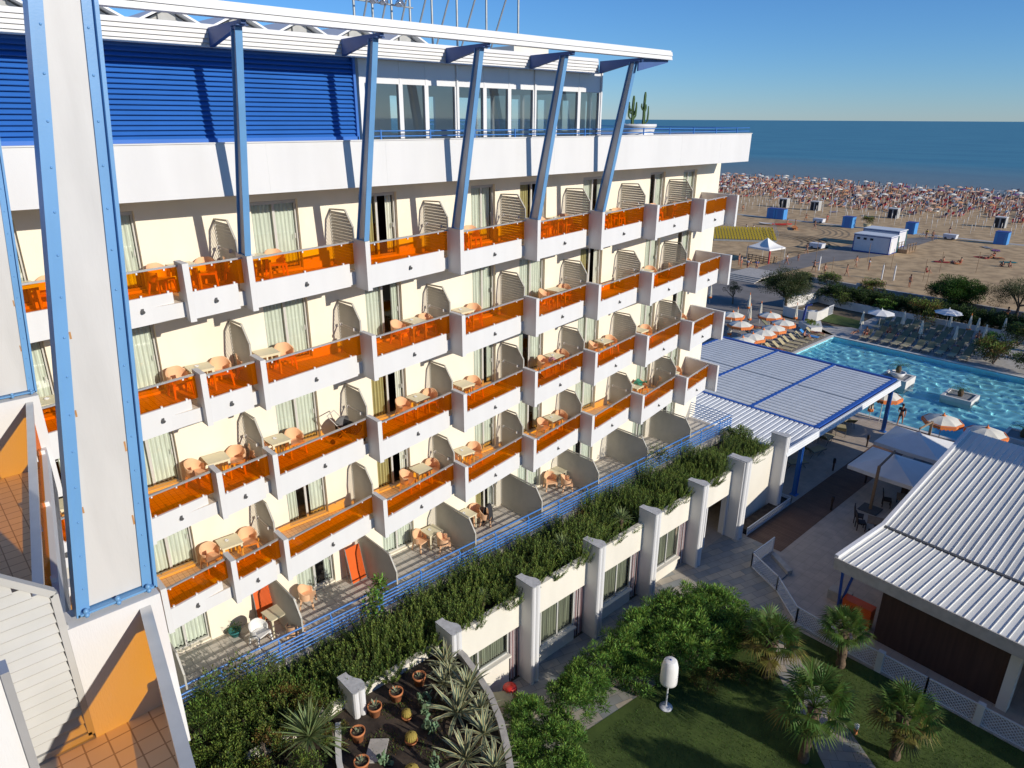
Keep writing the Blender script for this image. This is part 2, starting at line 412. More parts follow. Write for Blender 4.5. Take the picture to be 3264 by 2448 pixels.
# --- balconies: slab and divider fin; front panel, amber glass, handrail and lamp as sub-parts
def balc(width, x_end, sub=False, fin_y=.74, slab=True):
    b = MB(); sl = .178; FT = .16
    yw = WY - .004
    if slab:
        b.hexa([(FT,.1,-.40),(width+FT,.1+sl*width,-.40),(width+FT,yw,-.40),(FT,yw,-.40)],
               [(FT,.1,0),(width+FT,.1+sl*width,0),(width+FT,yw,0),(FT,yw,0)], 0)
        b.face([(FT,.105,.004),(width-.002,.105+sl*width,.004),(width-.002,yw,.004),(FT,yw,.004)], 1)
    b.box(0, 0, -.50, FT, fin_y, 1.04, 0)
    fin = b.mesh('balcony', [M['white'], M['wtile']])
    e = width - .24
    p = MB()
    p.hexa([(FT,.0,-.42),(e,sl*e,-.42),(e-.01,sl*e+.09,-.42),(FT,.09,-.42)], [(FT,.0,.29),(e,sl*e,.29),(e-.01,sl*e+.09,.29),(FT,.09,.29)])
    pm = p.mesh('front_panel', M['white'])
    g = MB(); yo = .055
    g.hexa([(FT+.02,yo+.02,.295),(width-.01,yo+sl*width,.255),(width-.01,yo+sl*width+.008,.255),(FT+.02,yo+.028,.295)],
           [(FT+.02,yo+.02,.92),(width-.01,yo+sl*width,.92),(width-.01,yo+sl*width+.008,.92),(FT+.02,yo+.028,.92)])
    gm = g.mesh('glass_panel', M['amber'])
    h = MB()
    h.bar((FT,yo+.02,.955),(width-.002,yo+sl*width,.945),.07,.045,0)
    for t in (.07,.5,.93):
        x = FT+(e-FT)*t
        h.box(x-.025, sl*x-.005, .25, x+.025, sl*x+.11, .345, 1); h.box(x-.02, sl*x+.03, .87, x+.02, sl*x+.085, .935, 1)
    hm = h.mesh('handrail', [M['alu'], M['whitepaint']])
    l = MB(); lx = e*.52; ly = sl*lx
    l.box(lx-.05, ly-.02, -.10, lx+.05, ly-.001, .02); l.tube([(lx-.01,ly-.02,-.03),(lx+.01,ly-.1,-.06)], [.035,.05], 10)
    lm = l.mesh('wall_lamp', M['lampm'])
    return fin, pm, gm, hm, lm
B_STD = balc(S, S); B_L = balc(2.0, 2.0, slab=False); B_R = balc(1.69, 1.69); B_END = balc(2.93, 2.93)
slabL = MB(); 
def put_balc(ms, x, fz, lamp=True):
    o = put('balcony', ms[0], hotel, (x, 0, fz))
    put('front_panel', ms[1], o); put('glass_panel', ms[2], o); put('handrail', ms[3], o)
    if lamp: put('wall_lamp', ms[4], o)
    return o
sb = MB(); sb.hexa([(.16,.1,-.40),(S+.16,.45,-.40),(S+.16,WY-.004,-.40),(.16,WY-.004,-.40)],[(.16,.1,0),(S+.16,.45,0),(S+.16,WY-.004,0),(.16,WY-.004,0)],0)
sb.face([(.16,.105,.004),(S-.002,.45,.004),(S-.002,WY-.004,.004),(.16,WY-.004,.004)],1)
sb.box(0,0,-.5,.16,.74,1.04,0)
slabM = sb.mesh('balcony', [M['white'], M['wtile']])
fn = MB(); fn.box(0,0,-.5,.16,.62,1.04); finM = fn.mesh('divider_fin', M['white'])
B_R2 = balc(1.69, 1.69, slab=False, fin_y=.62)
for r, fz in ROWS.items():
    for i in (-3,-2,0,1,2,3,4,5): put_balc(B_STD, Xi(i), fz)
    o = put('balcony', slabM, hotel, (Xi(-1), 0, fz))
    for k, m_ in ((1,'front_panel'),(2,'glass_panel'),(3,'handrail'),(4,'wall_lamp')):
        put(m_, B_L[k], o); put(m_, B_R2[k], o, (2.0,0,0))
    put('divider_fin', finM, o, (2.0,0,0))
    put_balc(B_END, Xi(6), fz)
    e = MB(); e.box(32.59, 0, fz-.5, 32.75, WY-.004, fz+1.04); e.build('end_fin', M['white'], hotel)

# --- roof parapet, roof slab
pp = MB()
pp.hexa([(-8,.4,18.34),(33.93,.4,18.34),(33.8,.65,18.34),(-8,.65,18.34)], [(-8,.4,19.66),(33.95,.4,19.66),(33.8,.65,19.66),(-8,.65,19.66)])
pp.hexa([(33.93,.4,18.34),(34.0,14,18.34),(33.75,14,18.34),(33.8,.65,18.34)], [(33.95,.4,19.66),(34.0,14,19.66),(33.75,14,19.66),(33.8,.65,19.66)])
for x in (1.2, 8.6, 12.4, 19.8, 23.5, 28.0, 31.2): pp.box(x-.006, .3965, 18.36, x+.006, .4, 19.64)
pp.box(-8, .37, 19.66, 33.97, .67, 19.69)
pp.build('parapet', M['white'], hotel)
rs = MB(); rs.box(-8, .65, 18.342, 33.8, 14, 18.75); rs.build('roof_slab', M['white'], hotel)

# --- terrace slab, kerb and railing
tb = MB(); tb.box(-4, -.72, 3.60, 33.8, WY, 3.75, 0); tb.face([(-4,-.5,3.754),(33.8,-.5,3.754),(33.8,WY,3.754),(-4,WY,3.754)], 1)
tb.build('terrace_floor', [M['white'], M['tile']], hotel)
kb = MB(); kb.box(-4, -.74, 3.45, 33.85, -.5, 3.88); kb.build('terrace_kerb', M['concrete'], hotel)
rl = MB(); RY = -.62
for z in (3.98,4.12,4.26,4.40,4.54,4.70): rl.tube([(-3,RY+(.13 if z>4.6 else 0),z),(33.7,RY+(.13 if z>4.6 else 0),z)], .03 if z<4.6 else .032, 8)
x = -2.5
while x < 33.8:
    rl.box(x-.03, RY+.03, 3.86, x+.03, RY+.07, 4.62); rl.bar((x,RY+.05,4.60),(x,RY+.14,4.71),.03,.03); x += 1.845
for z in (3.98,4.12,4.26,4.40,4.54,4.70): rl.tube([(33.7,RY,z),(33.7,2.4,z)], .022, 8)
rl.build('terrace_railing', M['rail'], hotel)

# --- pavilion on the roof
pv = MB(); PY = .78
mull = [11.92,13.29,14.27,15.5,16.71,17.85,19.08,20.2,21.47,22.72]
pv.box(11.85, PY, 21.27, 22.8, PY+.12, 22.0)
pv.box(11.85, PY, 18.75, 22.8, PY+.12, 19.05)
for k, x in enumerate(mull): 
    wd = .09 if k in (0,3,6,9) else .075
    pv.box(x-wd, PY-.02, 19.05, x+wd, PY+.13, 21.27)
for x in (15.5, 19.08, 22.72): pv.box(x-.03, PY-.06, 18.8, x+.03, PY-.02, 22.0)
for x in (13.29,14.27,16.71,17.85,20.2,21.47): pv.box(x-.03, PY-.015, 21.27, x+.03, PY, 22.0)
BY = 8.5
pv.box(11.85, BY, 21.2, 22.8, BY+.12, 22.0); pv.box(11.85, BY, 18.75, 22.8, BY+.12, 19.7)
x = 11.9
while x < 22.8: pv.box(x-.62, BY-.01, 19.3, x+.62, BY+.13, 21.2); x += 1.82
pv.box(11.85, PY+.12, 18.76, 12.0, BY, 22.0)
for y in (1.3,3.2,5.2,7.2,8.4): pv.box(22.66, y, 19.05, 22.8, y+.12, 21.27)
pv.box(22.66, PY+.12, 21.27, 22.8, BY, 22.0); pv.box(22.66, PY+.12, 18.75, 22.8, BY, 19.05)
pav = pv.build('pavilion', M['whitepaint'], hotel)
pgm = []
for a, b in zip(mull, mull[1:]):
    g = MB(); g.face([(a+.08,PY+.04,19.05),(b-.08,PY+.04,19.05),(b-.08,PY+.04,21.27),(a+.08,PY+.04,21.27)]); g.build('glass_pane', M['pavglass'], pav)
g = MB(); g.face([(22.72,PY+.12,19.05),(22.72,BY,19.05),(22.72,BY,21.27),(22.72,PY+.12,21.27)]); g.build('glass_pane', M['clear'], pav)
g = MB(); g.face([(11.9,BY+.05,19.3),(22.7,BY+.05,19.3),(22.7,BY+.05,21.2),(11.9,BY+.05,21.2)]); g.build('glass_pane', M['clear'], pav)
pf = MB(); pf.box(12.0, PY+.12, 18.752, 22.66, BY, 18.78); pf.box(12.0, PY+.12, 21.95, 22.66, BY, 21.99); pf.build('pavilion_floor', M['whitepaint'], pav)
for (x, y) in ((13.2,3.0),(14.4,4.4),(16.9,3.2),(18.6,4.8),(20.4,3.0)):
    t = MB(); t.lathe([(0,.0),(.22,0),(.22,.03),(.03,.04),(.03,.7),(.4,.71),(.4,.75),(0,.75)], 14, (x,y,18.78)); t.build('cafe_table', M['dwood'], pav)

# --- blue louvre wall
lv = MB(); z = 19.76
while z < 21.85:
    lv.prism_x([(.70,z+.01),(.82,z+.125),(.83,z+.115),(.715,z-.005)], -8, 11.62); z += .117
lv.box(-8, .80, 19.69, 11.62, .86, 21.95); lv.box(-8, .66, 19.69, 11.64, .82, 19.78)
lv.box(11.6, .66, 19.69, 11.68, .86, 21.95)
lv.build('louvre_wall', M['louv'], hotel)

# --- lapped white eave, roof deck and gabled skylights
ev = MB()
for k in range(5):
    z = 21.92 + .103*k; y = .56 - .012*k
    ev.prism_x([(y-.035,z),(y+.01,z+.115),(y+.03,z+.115),(y+.03,z)], -8, 22.3-.03*k)
ev.box(-8, .585, 21.93, 22.2, .62, 22.42)
ev.build('eave_boards', M['whitepaint'], hotel)
rd = MB(); rd.hexa([(-8,.6,22.40),(22.3,.6,22.40),(22.8,9,22.42),(-8,9,22.42)], [(-8,.6,22.425),(22.3,.6,22.425),(22.8,9,22.5),(-8,9,22.5)]); rd.box(-8,.62,21.93,22.15,1.2,22.0)
rd.build('pavilion_roof', M['ribmetal2'], hotel)
for k in range(-3, 5):
    x = 6.95 + 1.8*k; g = MB()
    for sx in (-1, 1):
        g.hexa([(x+sx*.72,1.4,22.50),(x,1.4,22.86),(x,6.5,22.86),(x+sx*.72,6.5,22.50)], [(x+sx*.75,1.4,22.54),(x,1.4,22.92),(x,6.5,22.92),(x+sx*.75,6.5,22.54)])
    o = g.build('skylight', M['whitepaint'], hotel)
    g = MB(); g.prism_y([(x-.66,22.45),(x+.66,22.45),(x,22.84)], 1.7, 1.74); g.box(x-.22,1.62,22.5,x+.2,1.68,22.74); g.build('gable_end', M['greyhut'], o)
rb = MB(); rb.box(20.3, 3.2, 22.45, 22.2, 4.6, 22.95); rb.build('roof_hatch', M['gcream'], hotel)

# --- front beam, brackets and leaning columns
bm = MB()
for k in range(2): bm.prism_x([(-1.66,22.38+.14*k),(-1.62,22.515+.14*k),(-1.36,22.515+.14*k),(-1.36,22.38+.14*k)], -9, 23.9)
bm.box(-9, -1.6, 22.655, 23.86, -1.36, 22.70)
bm.build('canopy_beam', M['whitepaint'], hotel)
def ibeam(parent, fr, uo0, ui0, uo1, ui1, z0, z1, fw, bw=.085, vis=()):
    """fr(u,v,z) maps to world; outer and inner edges run u?0 at z0 to u?1 at z1; fw half flange width"""
    def U(a, b, z): return a + (b-a)*(z-z0)/(z1-z0)
    root = put('leaning_column', None, parent) if parent else None
    w_ = MB(); w_.hexa([fr(ui0,-.02,z0+.03),fr(uo0,-.02,z0+.03),fr(uo0,.02,z0+.03),fr(ui0,.02,z0+.03)], [fr(ui1,-.02,z1),fr(uo1,-.02,z1),fr(uo1,.02,z1),fr(ui1,.02,z1)])
    fl = MB()
    for e0, e1, s_ in ((uo0,uo1,1),(ui0,ui1,-1)):
        fl.hexa([fr(e0-.012*s_,-fw,z0),fr(e0+.012*s_,-fw,z0),fr(e0+.012*s_,fw,z0),fr(e0-.012*s_,fw,z0)], [fr(e1-.012*s_,-fw,z1),fr(e1+.012*s_,-fw,z1),fr(e1+.012*s_,fw,z1),fr(e1-.012*s_,fw,z1)])
        for v in (-1, 1):
            fl.hexa([fr(e0-bw*s_,v*.021,z0+.02),fr(e0-.012*s_,v*.021,z0+.02),fr(e0-.012*s_,v*.036,z0+.02),fr(e0-bw*s_,v*.036,z0+.02)],
                    [fr(e1-bw*s_*.8,v*.021,z1),fr(e1-.012*s_,v*.021,z1),fr(e1-.012*s_,v*.036,z1),fr(e1-bw*s_*.8,v*.036,z1)])
    fl.hexa([fr(ui0,-fw,z0),fr(uo0,-fw,z0),fr(uo0,fw,z0),fr(ui0,fw,z0)], [fr(ui0,-fw,z0+.018),fr(uo0,-fw,z0+.018),fr(uo0,fw,z0+.018),fr(ui0,fw,z0+.018)])
    bo = []; z = z0+.2
    while z < z1-.1 and vis:
        for a, b_, s_ in ((uo0,uo1,1),(ui0,ui1,-1)):
            u = U(a, b_, z)-.05*s_
            for v in vis: bo.append((fr(u, v*.037, z), .008))
        z += .27
    for t in (.1,.5,.9):
        u = ui0+(uo0-ui0)*t
        for v in vis: bo.append((fr(u, v*.07, z0+.03), .022)); bo.append((fr(u, v*(fw+.004), z0+.0), .02))
    return w_, fl, bo
for i in range(5):
    x = Xi(i)+.03
    fr = lambda u, v, z, x=x: (x+v, -u, z)
    w_, fl, bo = ibeam(None, fr, .04, -.40, 1.2, .97, 16.8, 22.3, .085, .03)
    c = fl.build('leaning_column', M['blue'], hotel)
    w_.build('web_panel', M['panelwhite'], c)
    k = MB()
    k.hexa([(x-.06,.50,21.93),(x+.06,.50,21.93),(x+.06,.48,22.36),(x-.06,.48,22.36)], [(x-.06,-1.5,22.30),(x+.06,-1.5,22.30),(x+.06,-1.5,22.385),(x-.06,-1.5,22.385)])
    k.box(x-.14,-1.42,22.27,x+.14,-1.0,22.30)
    k.build('canopy_bracket', M['brkt'], hotel)
k = MB(); k.hexa([(22.3,-1.33,21.95),(22.3,-1.27,21.95),(22.3,-1.27,22.375),(22.3,-1.33,22.375)], [(23.85,-1.5,22.30),(23.85,-1.44,22.30),(23.85,-1.44,22.375),(23.85,-1.5,22.375)])
k.build('canopy_bracket', M['brkt'], hotel)

# --- roof railings
rr = MB()
for z in (19.78, 19.93): rr.tube([(11.9,.5,z),(33.85,.5,z)], .02, 8)
x = 12.3
while x < 33.9: rr.box(x-.02,.46,19.69,x+.02,.50,19.97); x += 1.85
for z in (19.78,19.93): rr.tube([(33.82,.5,z),(33.85,13.8,z)], .02, 8)
for z in (19.2,19.6,20.0,20.2): rr.tube([(22.9,13.8,z),(33.85,13.8,z)], .025, 8)
x = 22.9
while x < 33.9: rr.box(x-.025,13.76,18.75,x+.025,13.84,20.22); x += 1.5
rr.build('roof_railing', M['rail'], hotel)

# --- podium: pillars, bands, windows
pd = MB()
PF = -3.3
def bayseg(a, b, z0, z1): pd.box(a, PF, z0, b, PF+.22, z1)
bayseg(-3, 34.0, 2.45, 3.76)
bays = [(7.9,11.1),(11.6,14.8),(15.3,18.45),(19.0,22.15),(22.7,25.8),(26.4,29.5)]
for k, (a, b) in enumerate(bays):
    cw = .6
    if k == 0: bayseg(a, b, 0, 2.45)
    elif k < 5:
        zs = 1.42 if k == 1 else .68
        bayseg(a-.5, b-cw, 0, zs-.08); pd.box(a-.5, PF-.1, zs-.08, b-cw+.04, PF+.24, zs)
bayseg(30.2, 34.0, 0, 2.45)
bayseg(-3, 7.9, 0, 2.45)
pd.box(-3, -.74, 0, 34, -.5, 3.45); pd.box(33.8, PF+.22, 0, 34.0, 2.1, 3.6)
pd.build('podium_wall', M['gcream'], hotel)
sl = MB(); sl.box(-3, PF+.22, 3.3, 33.8, -.74, 3.5); sl.build('planter_soil', M['soil'], hotel)
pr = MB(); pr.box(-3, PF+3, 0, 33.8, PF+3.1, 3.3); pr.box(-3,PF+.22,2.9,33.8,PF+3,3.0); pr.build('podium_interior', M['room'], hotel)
for k, (a, b) in enumerate(bays):
    if k == 0: continue
    if k < 5:
        zs = 1.42 if k == 1 else .68; x1 = b-.6
        f = MB(); n = 3 if k > 1 else 2
        for q in range(n+1):
            xx = a-.3+(x1-a+.3)*q/n; f.box(xx-.03, PF+.08, zs, xx+.03, PF+.15, 2.45)
        f.box(a-.3, PF+.08, zs, x1, PF+.15, zs+.06); f.box(a-.3, PF+.08, 2.39, x1, PF+.15, 2.45)
        o = f.build('podium_window', M['frame'], hotel)
        g = MB(); g.face([(a-.3,PF+.115,zs),(x1,PF+.115,zs),(x1,PF+.115,2.45),(a-.3,PF+.115,2.45)]); g.build('glass_pane', M['winglass'], o)
        c = wavy(a-.25, x1-.03, zs+.03, 2.4, PF+.26, .03, .11); c.build('curtain', M['dcurtain'], o)
        c = MB(); q = wavy(b-.62, b-.05, .02, 2.45, PF+.12, .06, .12)
        for j_, f_ in enumerate(q.f): c.raw([q.v[i_] for i_ in f_], [(0,1,2,3)], (0,0,1,2,0,1)[j_%6], True)
        c.build('outer_curtain', [M['pcurtain'], M['c_white'], M['c_dark']], o)
    else:
        f = MB()
        for xx in (a-.05, a+1.1, b-.1): f.box(xx, PF+.05, 0, xx+.09, PF+.15, 2.45)
        f.box(a-.05, PF+.05, 2.38, b, PF+.15, 2.45)
        o = f.build('entrance_door', M['whitepaint'], hotel)
        g = MB(); g.face([(a+.05,PF+.09,.05),(a+1.1,PF+.09,.05),(a+1.1,PF+.09,2.38),(a+.05,PF+.09,2.38)]); g.build('glass_pane', M['winglass'], o)
def pillar_poly(x, fy=-3.95, by=-3.02, w=.43, lobes=True):
    """plan of a garden pillar: squared back, waved flank, two-lobed front"""
    L, Rr = x-w/2, x+w/2
    pts = [(L,by),(L,fy+.18)]
    for t in range(0, 7):
        a = math.pi*(1+t/6); pts.append((x-w/4+w/4*math.cos(a), fy+.12+.12*math.sin(a)))
    for t in range(1, 7):
        a = math.pi*(1+t/6); pts.append((x+w/4+w/4*math.cos(a), fy+.12+.12*math.sin(a)))
    pts += [(Rr+.06,fy+.22),(Rr+.05,fy+.4),(Rr-.06,fy+.58),(Rr-.14,fy+.8),(Rr-.14,by)]
    return pts
for k in range(0, 8):
    x = Xi(k)+.1
    if k == 7: x = 33.95
    p = MB()
    if k == 6: p.box(x-.3, -3.9, 0, x+.25, -2.9, 4.45); p.prism(pillar_poly(x, -4.05, -3.6, .5), 0, 4.45)
    else: p.prism(pillar_poly(x), 0 if k else 3.3, 4.45)
    o = p.build('garden_pillar', M['white'], hotel)
    c = MB(); c.prism(pillar_poly(x, -4.05 if k == 6 else -3.96, -3.0, .52 if k == 6 else .45), 4.452, 4.49); c.build('pillar_cap', M['cap'], o)
# ================================================================== NEAR WING (left foreground)
wing = thing('hotel_wing', 'near hotel wing at the left edge with bolted blue and white pylons', 'hotel wing', (0,0,0))
def xf(y): return 1.06 + .033*(y+13.5)
FY = [-13.5, -8.0, -2.5]
for r, fz in ROWS.items():
    sl = MB(); sl.hexa([(-1.7,-13.25,fz-.4),(.25,-13.25,fz-.4),(1.1,-2.5,fz-.4),(-1.7,-2.5,fz-.4)],[(-1.7,-13.25,fz),(.25,-13.25,fz),(1.1,-2.5,fz),(-1.7,-2.5,fz)],0)
    yA = -20.0
    for y in FY[:2] if r != 'A' else FY:
        y0 = y - 5.3; a = xf(y)-.06; b = a-.16*5.3
        m = MB()
        m.hexa([(-1.7,y0,fz-.4),(b,y0,fz-.4),(a,y,fz-.4),(-1.7,y,fz-.4)], [(-1.7,y0,fz),(b,y0,fz),(a,y,fz),(-1.7,y,fz)], 0)
        m.face([(-1.7,y0,fz+.004),(b-.06,y0,fz+.004),(a-.06,y,fz+.004),(-1.7,y,fz+.004)], 1)
        m.box(.42+.033*(y+13.5), y, fz-.5, xf(y), y+.24, fz+1.04, 0)
        m.box(-1.7, y, fz-.4, .42+.033*(y+13.5), y+.24, fz, 0)
        o = m.build('balcony', [M['white'], M['wtile']], wing)
        def P(t, off=0): return (a+(b-a)*t-off*.99, y+(y0-y)*t)
        q = MB(); (xa,ya),(xb,yb) = P(.0), P(.96)
        q.hexa([(xa,ya,fz-.42),(xa-.09,ya,fz-.42),(xb-.09,yb,fz-.42),(xb,yb,fz-.42)], [(xa,ya,fz+.29),(xa-.09,ya,fz+.29),(xb-.09,yb,fz+.29),(xb,yb,fz+.29)])
        q.build('front_panel', M['white'], o)
        q = MB(); (xa,ya),(xb,yb) = P(.0,.06), P(.995,.06)
        q.hexa([(xa,ya-.005,fz+.26),(xa-.008,ya-.005,fz+.26),(xb-.008,yb,fz+.26),(xb,yb,fz+.26)], [(xa,ya-.005,fz+.92),(xa-.008,ya-.005,fz+.92),(xb-.008,yb,fz+.92),(xb,yb,fz+.92)])
        q.build('glass_panel', M['amber'], o)
        q = MB(); q.bar((xa,ya-.001,fz+.95),(xb,yb,fz+.95),.08,.045,0)
        for t in (.04,.34,.66,.97):
            cx, cy = P(t,.05); q.box(cx-.04,cy-.025,fz+.25,cx+.03,cy+.025,fz+.345,1); q.box(cx-.04,cy-.02,fz+.86,cx+.03,cy+.02,fz+.93,1)
        q.build('handrail', [M['alu'], M['whitepaint']], o)
wl = MB(); wl.box(-2.0, -26, 0, -1.7, 1.6, 18.34); wl.build('wall', M['cream'], wing)
wp = MB(); wp.box(-8, -26, 18.34, -.32, .3, 19.55); wp.build('parapet', M['white'], wing)
# slatted gate-like screens beside the fins
def wscreen(y, fz):
    b = MB(); out = [(-1.62,1.86),(.12,1.62),(.40,1.36),(.40,.05),(-1.62,.05)]
    dx = .033*(y+13.5)
    for (xa,za),(xb,zb) in zip(out, out[1:]+out[:1]): b.bar((xa+dx,y,fz+za),(xb+dx,y,fz+zb),.05,.07,0,up=(0,1,0))
    z = .12
    while z < 1.75:
        if z > 1.33:
            xe = .38-(z-1.33)*1.12 if z < 1.6 else .08-(z-1.6)*7.2
        else: xe = .38
        if xe > -1.3:
            b.hexa([(-1.6+dx,y-.026,fz+z-.030),(-1.6+dx,y-.02,fz+z-.038),(-1.6+dx,y+.026,fz+z+.030),(-1.6+dx,y+.02,fz+z+.038)],
                   [(xe+dx,y-.026,fz+z-.030),(xe+dx,y-.02,fz+z-.038),(xe+dx,y+.026,fz+z+.030),(xe+dx,y+.02,fz+z+.038)])
        z += .087
    for z in (.25,1.0): b.box(.41+dx, y-.02, fz+z, .435+dx, y+.02, fz+z+.07)
    b.build('privacy_screen', M['slat2'], wing)
for r, fz in ROWS.items():
    for y in FY[:2]: wscreen(y+.04, fz)
bq = MB(); bq.ball((0,0,0),1,8,4); BOLT = bq.mesh('bolt', M['blue'])
for y, nm in ((-13.5,0),(-8.0,1)):
    dx = .033*(y+13.5)
    fr = lambda u, v, z, y=y: (u, y+.11+v, z)
    w_, fl, bo = ibeam(None, fr, 1.05+dx, .51+dx, 1.53+dx, 1.26+dx, 16.83, 22.6, .075, .085, (-1,))
    c = fl.build('leaning_pylon', M['blue'], wing)
    w_.build('web_panel', M['panelwhite'], c)
    for p_, r_ in bo: put('bolt', BOLT, c, p_, scale=r_)
    ru = MB()
    for (z, s_) in ((18.35,0),(17.62,0),(18.0,1),(17.4,1),(18.9,0)):
        t = (z-16.83)/5.77
        u = (.51+.75*t+.092 if not s_ else 1.05+.48*t-.092)+dx
        ru.box(u-.006, y+.088, z, u+.006, y+.0895, z+.05+.03*s_)
    ru.build('rust_streak', M['rust'], c)
nf = MB(); nf.box(-.5, -16.3, 15.3, -.008, -16.26, 18.6, 0); nf.box(-.008, -16.315, 15.3, .017, -16.24, 18.62, 1)
nf.build('partition', [M['white'], M['alu']], wing)
# ================================================================== BALCONY FURNITURE
def tub_chair(m, name='tub_armchair'):
    t = thing(name, 'peach plastic tub armchair', 'armchair', (0,0,0))
    b = MB()
    def sh(u, v, r0):
        a = R(-35 + 250*u); k = abs(u-.5)*2
        top = .80 - .17*min(1, max(0, (k-.25)/.45)); z = .36 + (top-.36)*v
        rx, ry = (.29, .27); fl = 1+.07*v
        return (rx*fl*r0*math.cos(a), ry*fl*r0*math.sin(a)+.02, z)
    b.grid(lambda u, v: sh(u, v, 1), 20, 4); b.grid(lambda u, v: sh(1-u, v, .9), 20, 4)
    b.grid(lambda u, v: sh(u, 1, 1-.1*v), 20, 1)
    for u in (0, 1): b.face([sh(u,0,1), sh(u,1,1), sh(u,1,.9), sh(u,0,.9)])
    b.build('shell', m, t)
    q = MB(); q.hexa([(-.27,-.24,.37),(.27,-.24,.37),(.24,.2,.36),(-.24,.2,.36)], [(-.27,-.25,.43),(.27,-.25,.43),(.24,.22,.41),(-.24,.22,.41)]); q.build('seat', m, t)
    for sx in (-1, 1):
        for y0, y1 in ((-.20,-.25),(.16,.24)):
            l = MB(); l.hexa([(sx*.27-.02,y1-.02,0),(sx*.27+.02,y1-.02,0),(sx*.27+.02,y1+.02,0),(sx*.27-.02,y1+.02,0)], [(sx*.24-.035,y0-.035,.37),(sx*.24+.035,y0-.035,.37),(sx*.24+.035,y0+.035,.37),(sx*.24-.035,y0+.035,.37)]); l.build('leg', m, t)
    return Proto(t)
def bal_table(m):
    t = thing('balcony_table', 'cream plastic table', 'table', (0,0,0)); h = .34
    b = MB(); b.box(-h,-h,.69,h,h,.72); b.box(-h+.03,-h+.03,.64,h-.03,h-.03,.69); b.build('table_top', m, t)
    for sx in (-1, 1):
        for sy in (-1, 1):
            l = MB(); l.hexa([(sx*.29-.02,sy*.29-.02,0),(sx*.29+.02,sy*.29-.02,0),(sx*.29+.02,sy*.29+.02,0),(sx*.29-.02,sy*.29+.02,0)], [(sx*.28-.035,sy*.28-.035,.66),(sx*.28+.035,sy*.28-.035,.66),(sx*.28+.035,sy*.28+.035,.66),(sx*.28-.035,sy*.28+.035,.66)]); l.build('leg', m, t)
    return Proto(t)
chairP = tub_chair(M['peach']); tableP = bal_table(M['ctable'])
ORD = {6:'first bay from the sea', 5:'second bay from the sea', 4:'third bay from the sea', 3:'fourth bay from the sea', 2:'fifth bay from the sea', 1:'sixth bay from the sea', 0:'seventh bay from the sea', -1:'bay beside the near pylon', -2:'bay left of the near pylon'}
RN = {'A':'top row', 'B':'second row down', 'C':'third row down', 'D':'fourth row down', 'E':'ground terrace'}
TBL = {-1:6.37, 0:8.42, 1:14.0, 2:16.2, 3:21.4, 4:24.7, 5:27.5, 6:30.6, -2:2.55}
ash = MB(); ash.lathe([(0,.0),(.06,0),(.065,.03),(.05,.03),(.045,.01),(0,.01)], 12); ASH = ash.mesh('ashtray', M['whitepaint'])
rf = random.Random(11)
skipT = {('A',1),('B',4),('D',4),('D',0),('E',4),('E',5),('E',6),('E',0),('E',-2)}
for r, fz in list(ROWS.items()) + [('E', TERR)]:
    for i, tx in TBL.items():
        if (r, i) in skipT: continue
        x = tx + rf.uniform(-.05,.05); y = 1.62 + rf.uniform(-.05,.05); rz = rf.uniform(-.12,.12)
        if r == 'E' and i == -1: continue
        if r == 'E' and i == 1: x, y = 14.35, 1.6
        if r == 'E' and i == 3: x, y = 21.95, 1.75
        where = '%s, %s' % (RN[r], ORD[i])
        tableP.at((x, y, fz+.006), rz, 'cream square table, ' + where, 'balcony tables')
        if (i + ord(r)) % 3: tag(put('ashtray', ASH, None, (x-.05, y+.08, fz+.727)), 'small white ashtray on the cream table, ' + where, 'ashtray', 'ashtrays on balcony tables')
        if r == 'E' and i == 3: cs = [(21.36,1.62,-.5),(21.85,1.0,.9)]
        elif r == 'E' and i == 1: cs = [(13.85,1.7,.2),(14.5,.95,1.0)]
        else: cs = [(x-.62,y+.02,.35+rf.uniform(-.3,.3)),(x+.62,y+.05,-.35+rf.uniform(-.3,.3))]
        for k, (cx, cy, cr) in enumerate(cs):
            if i == 0 and k == 0 and r in 'BC': pass
            side = 'landward' if k == 0 else 'seaward'
            chairP.at((cx, cy, fz+.006), cr, 'peach tub armchair, %s of its table, %s' % (side, where), 'peach balcony armchairs')
# odd pieces
chairP.at((8.75,1.55,TERR+.006), .9, 'peach tub armchair standing alone before a white door on the terrace', 'peach balcony armchairs')
chairP.at((7.6,.15,TERR+.006), 2.6, 'peach armchair striped by shadow, close behind the blue terrace railing', 'peach balcony armchairs')
tableP.at((7.35,1.1,TERR+.006), .1, 'cream table in striped shade beside the slatted screen on the ground terrace', 'balcony tables')
c2m = tub_chair(M['umbgrey'], 'grey_armchair')
c2m.at((6.65,.85,TERR+.006), .3, 'pale grey armchair with dark legs alone in sun on the ground terrace', cat='armchair')
def folded(loc, rz, label):
    t = thing('folded_lounger', label, 'folded lounger', loc, rz)
    b = MB(); b.bar((0,0,.06),(0,.32,1.42),.62,.03,0,up=(0,-1,.2)); b.build('panel', M['oran'], t)
    b = MB()
    for sx in (-.32,.32): b.tube([(sx,0,.02),(sx,.34,1.46)],.016,6); b.tube([(sx,.3,.03),(sx,.33,1.1)],.014,6)
    b.build('frame', M['steel'], t)
folded((10.85,1.5,TERR+.006), .1, 'orange lounger folded upright against the wall on the ground terrace')
folded((7.3,1.72,TERR+.006), -.1, 'orange lounger folded behind the cream table in striped shade')
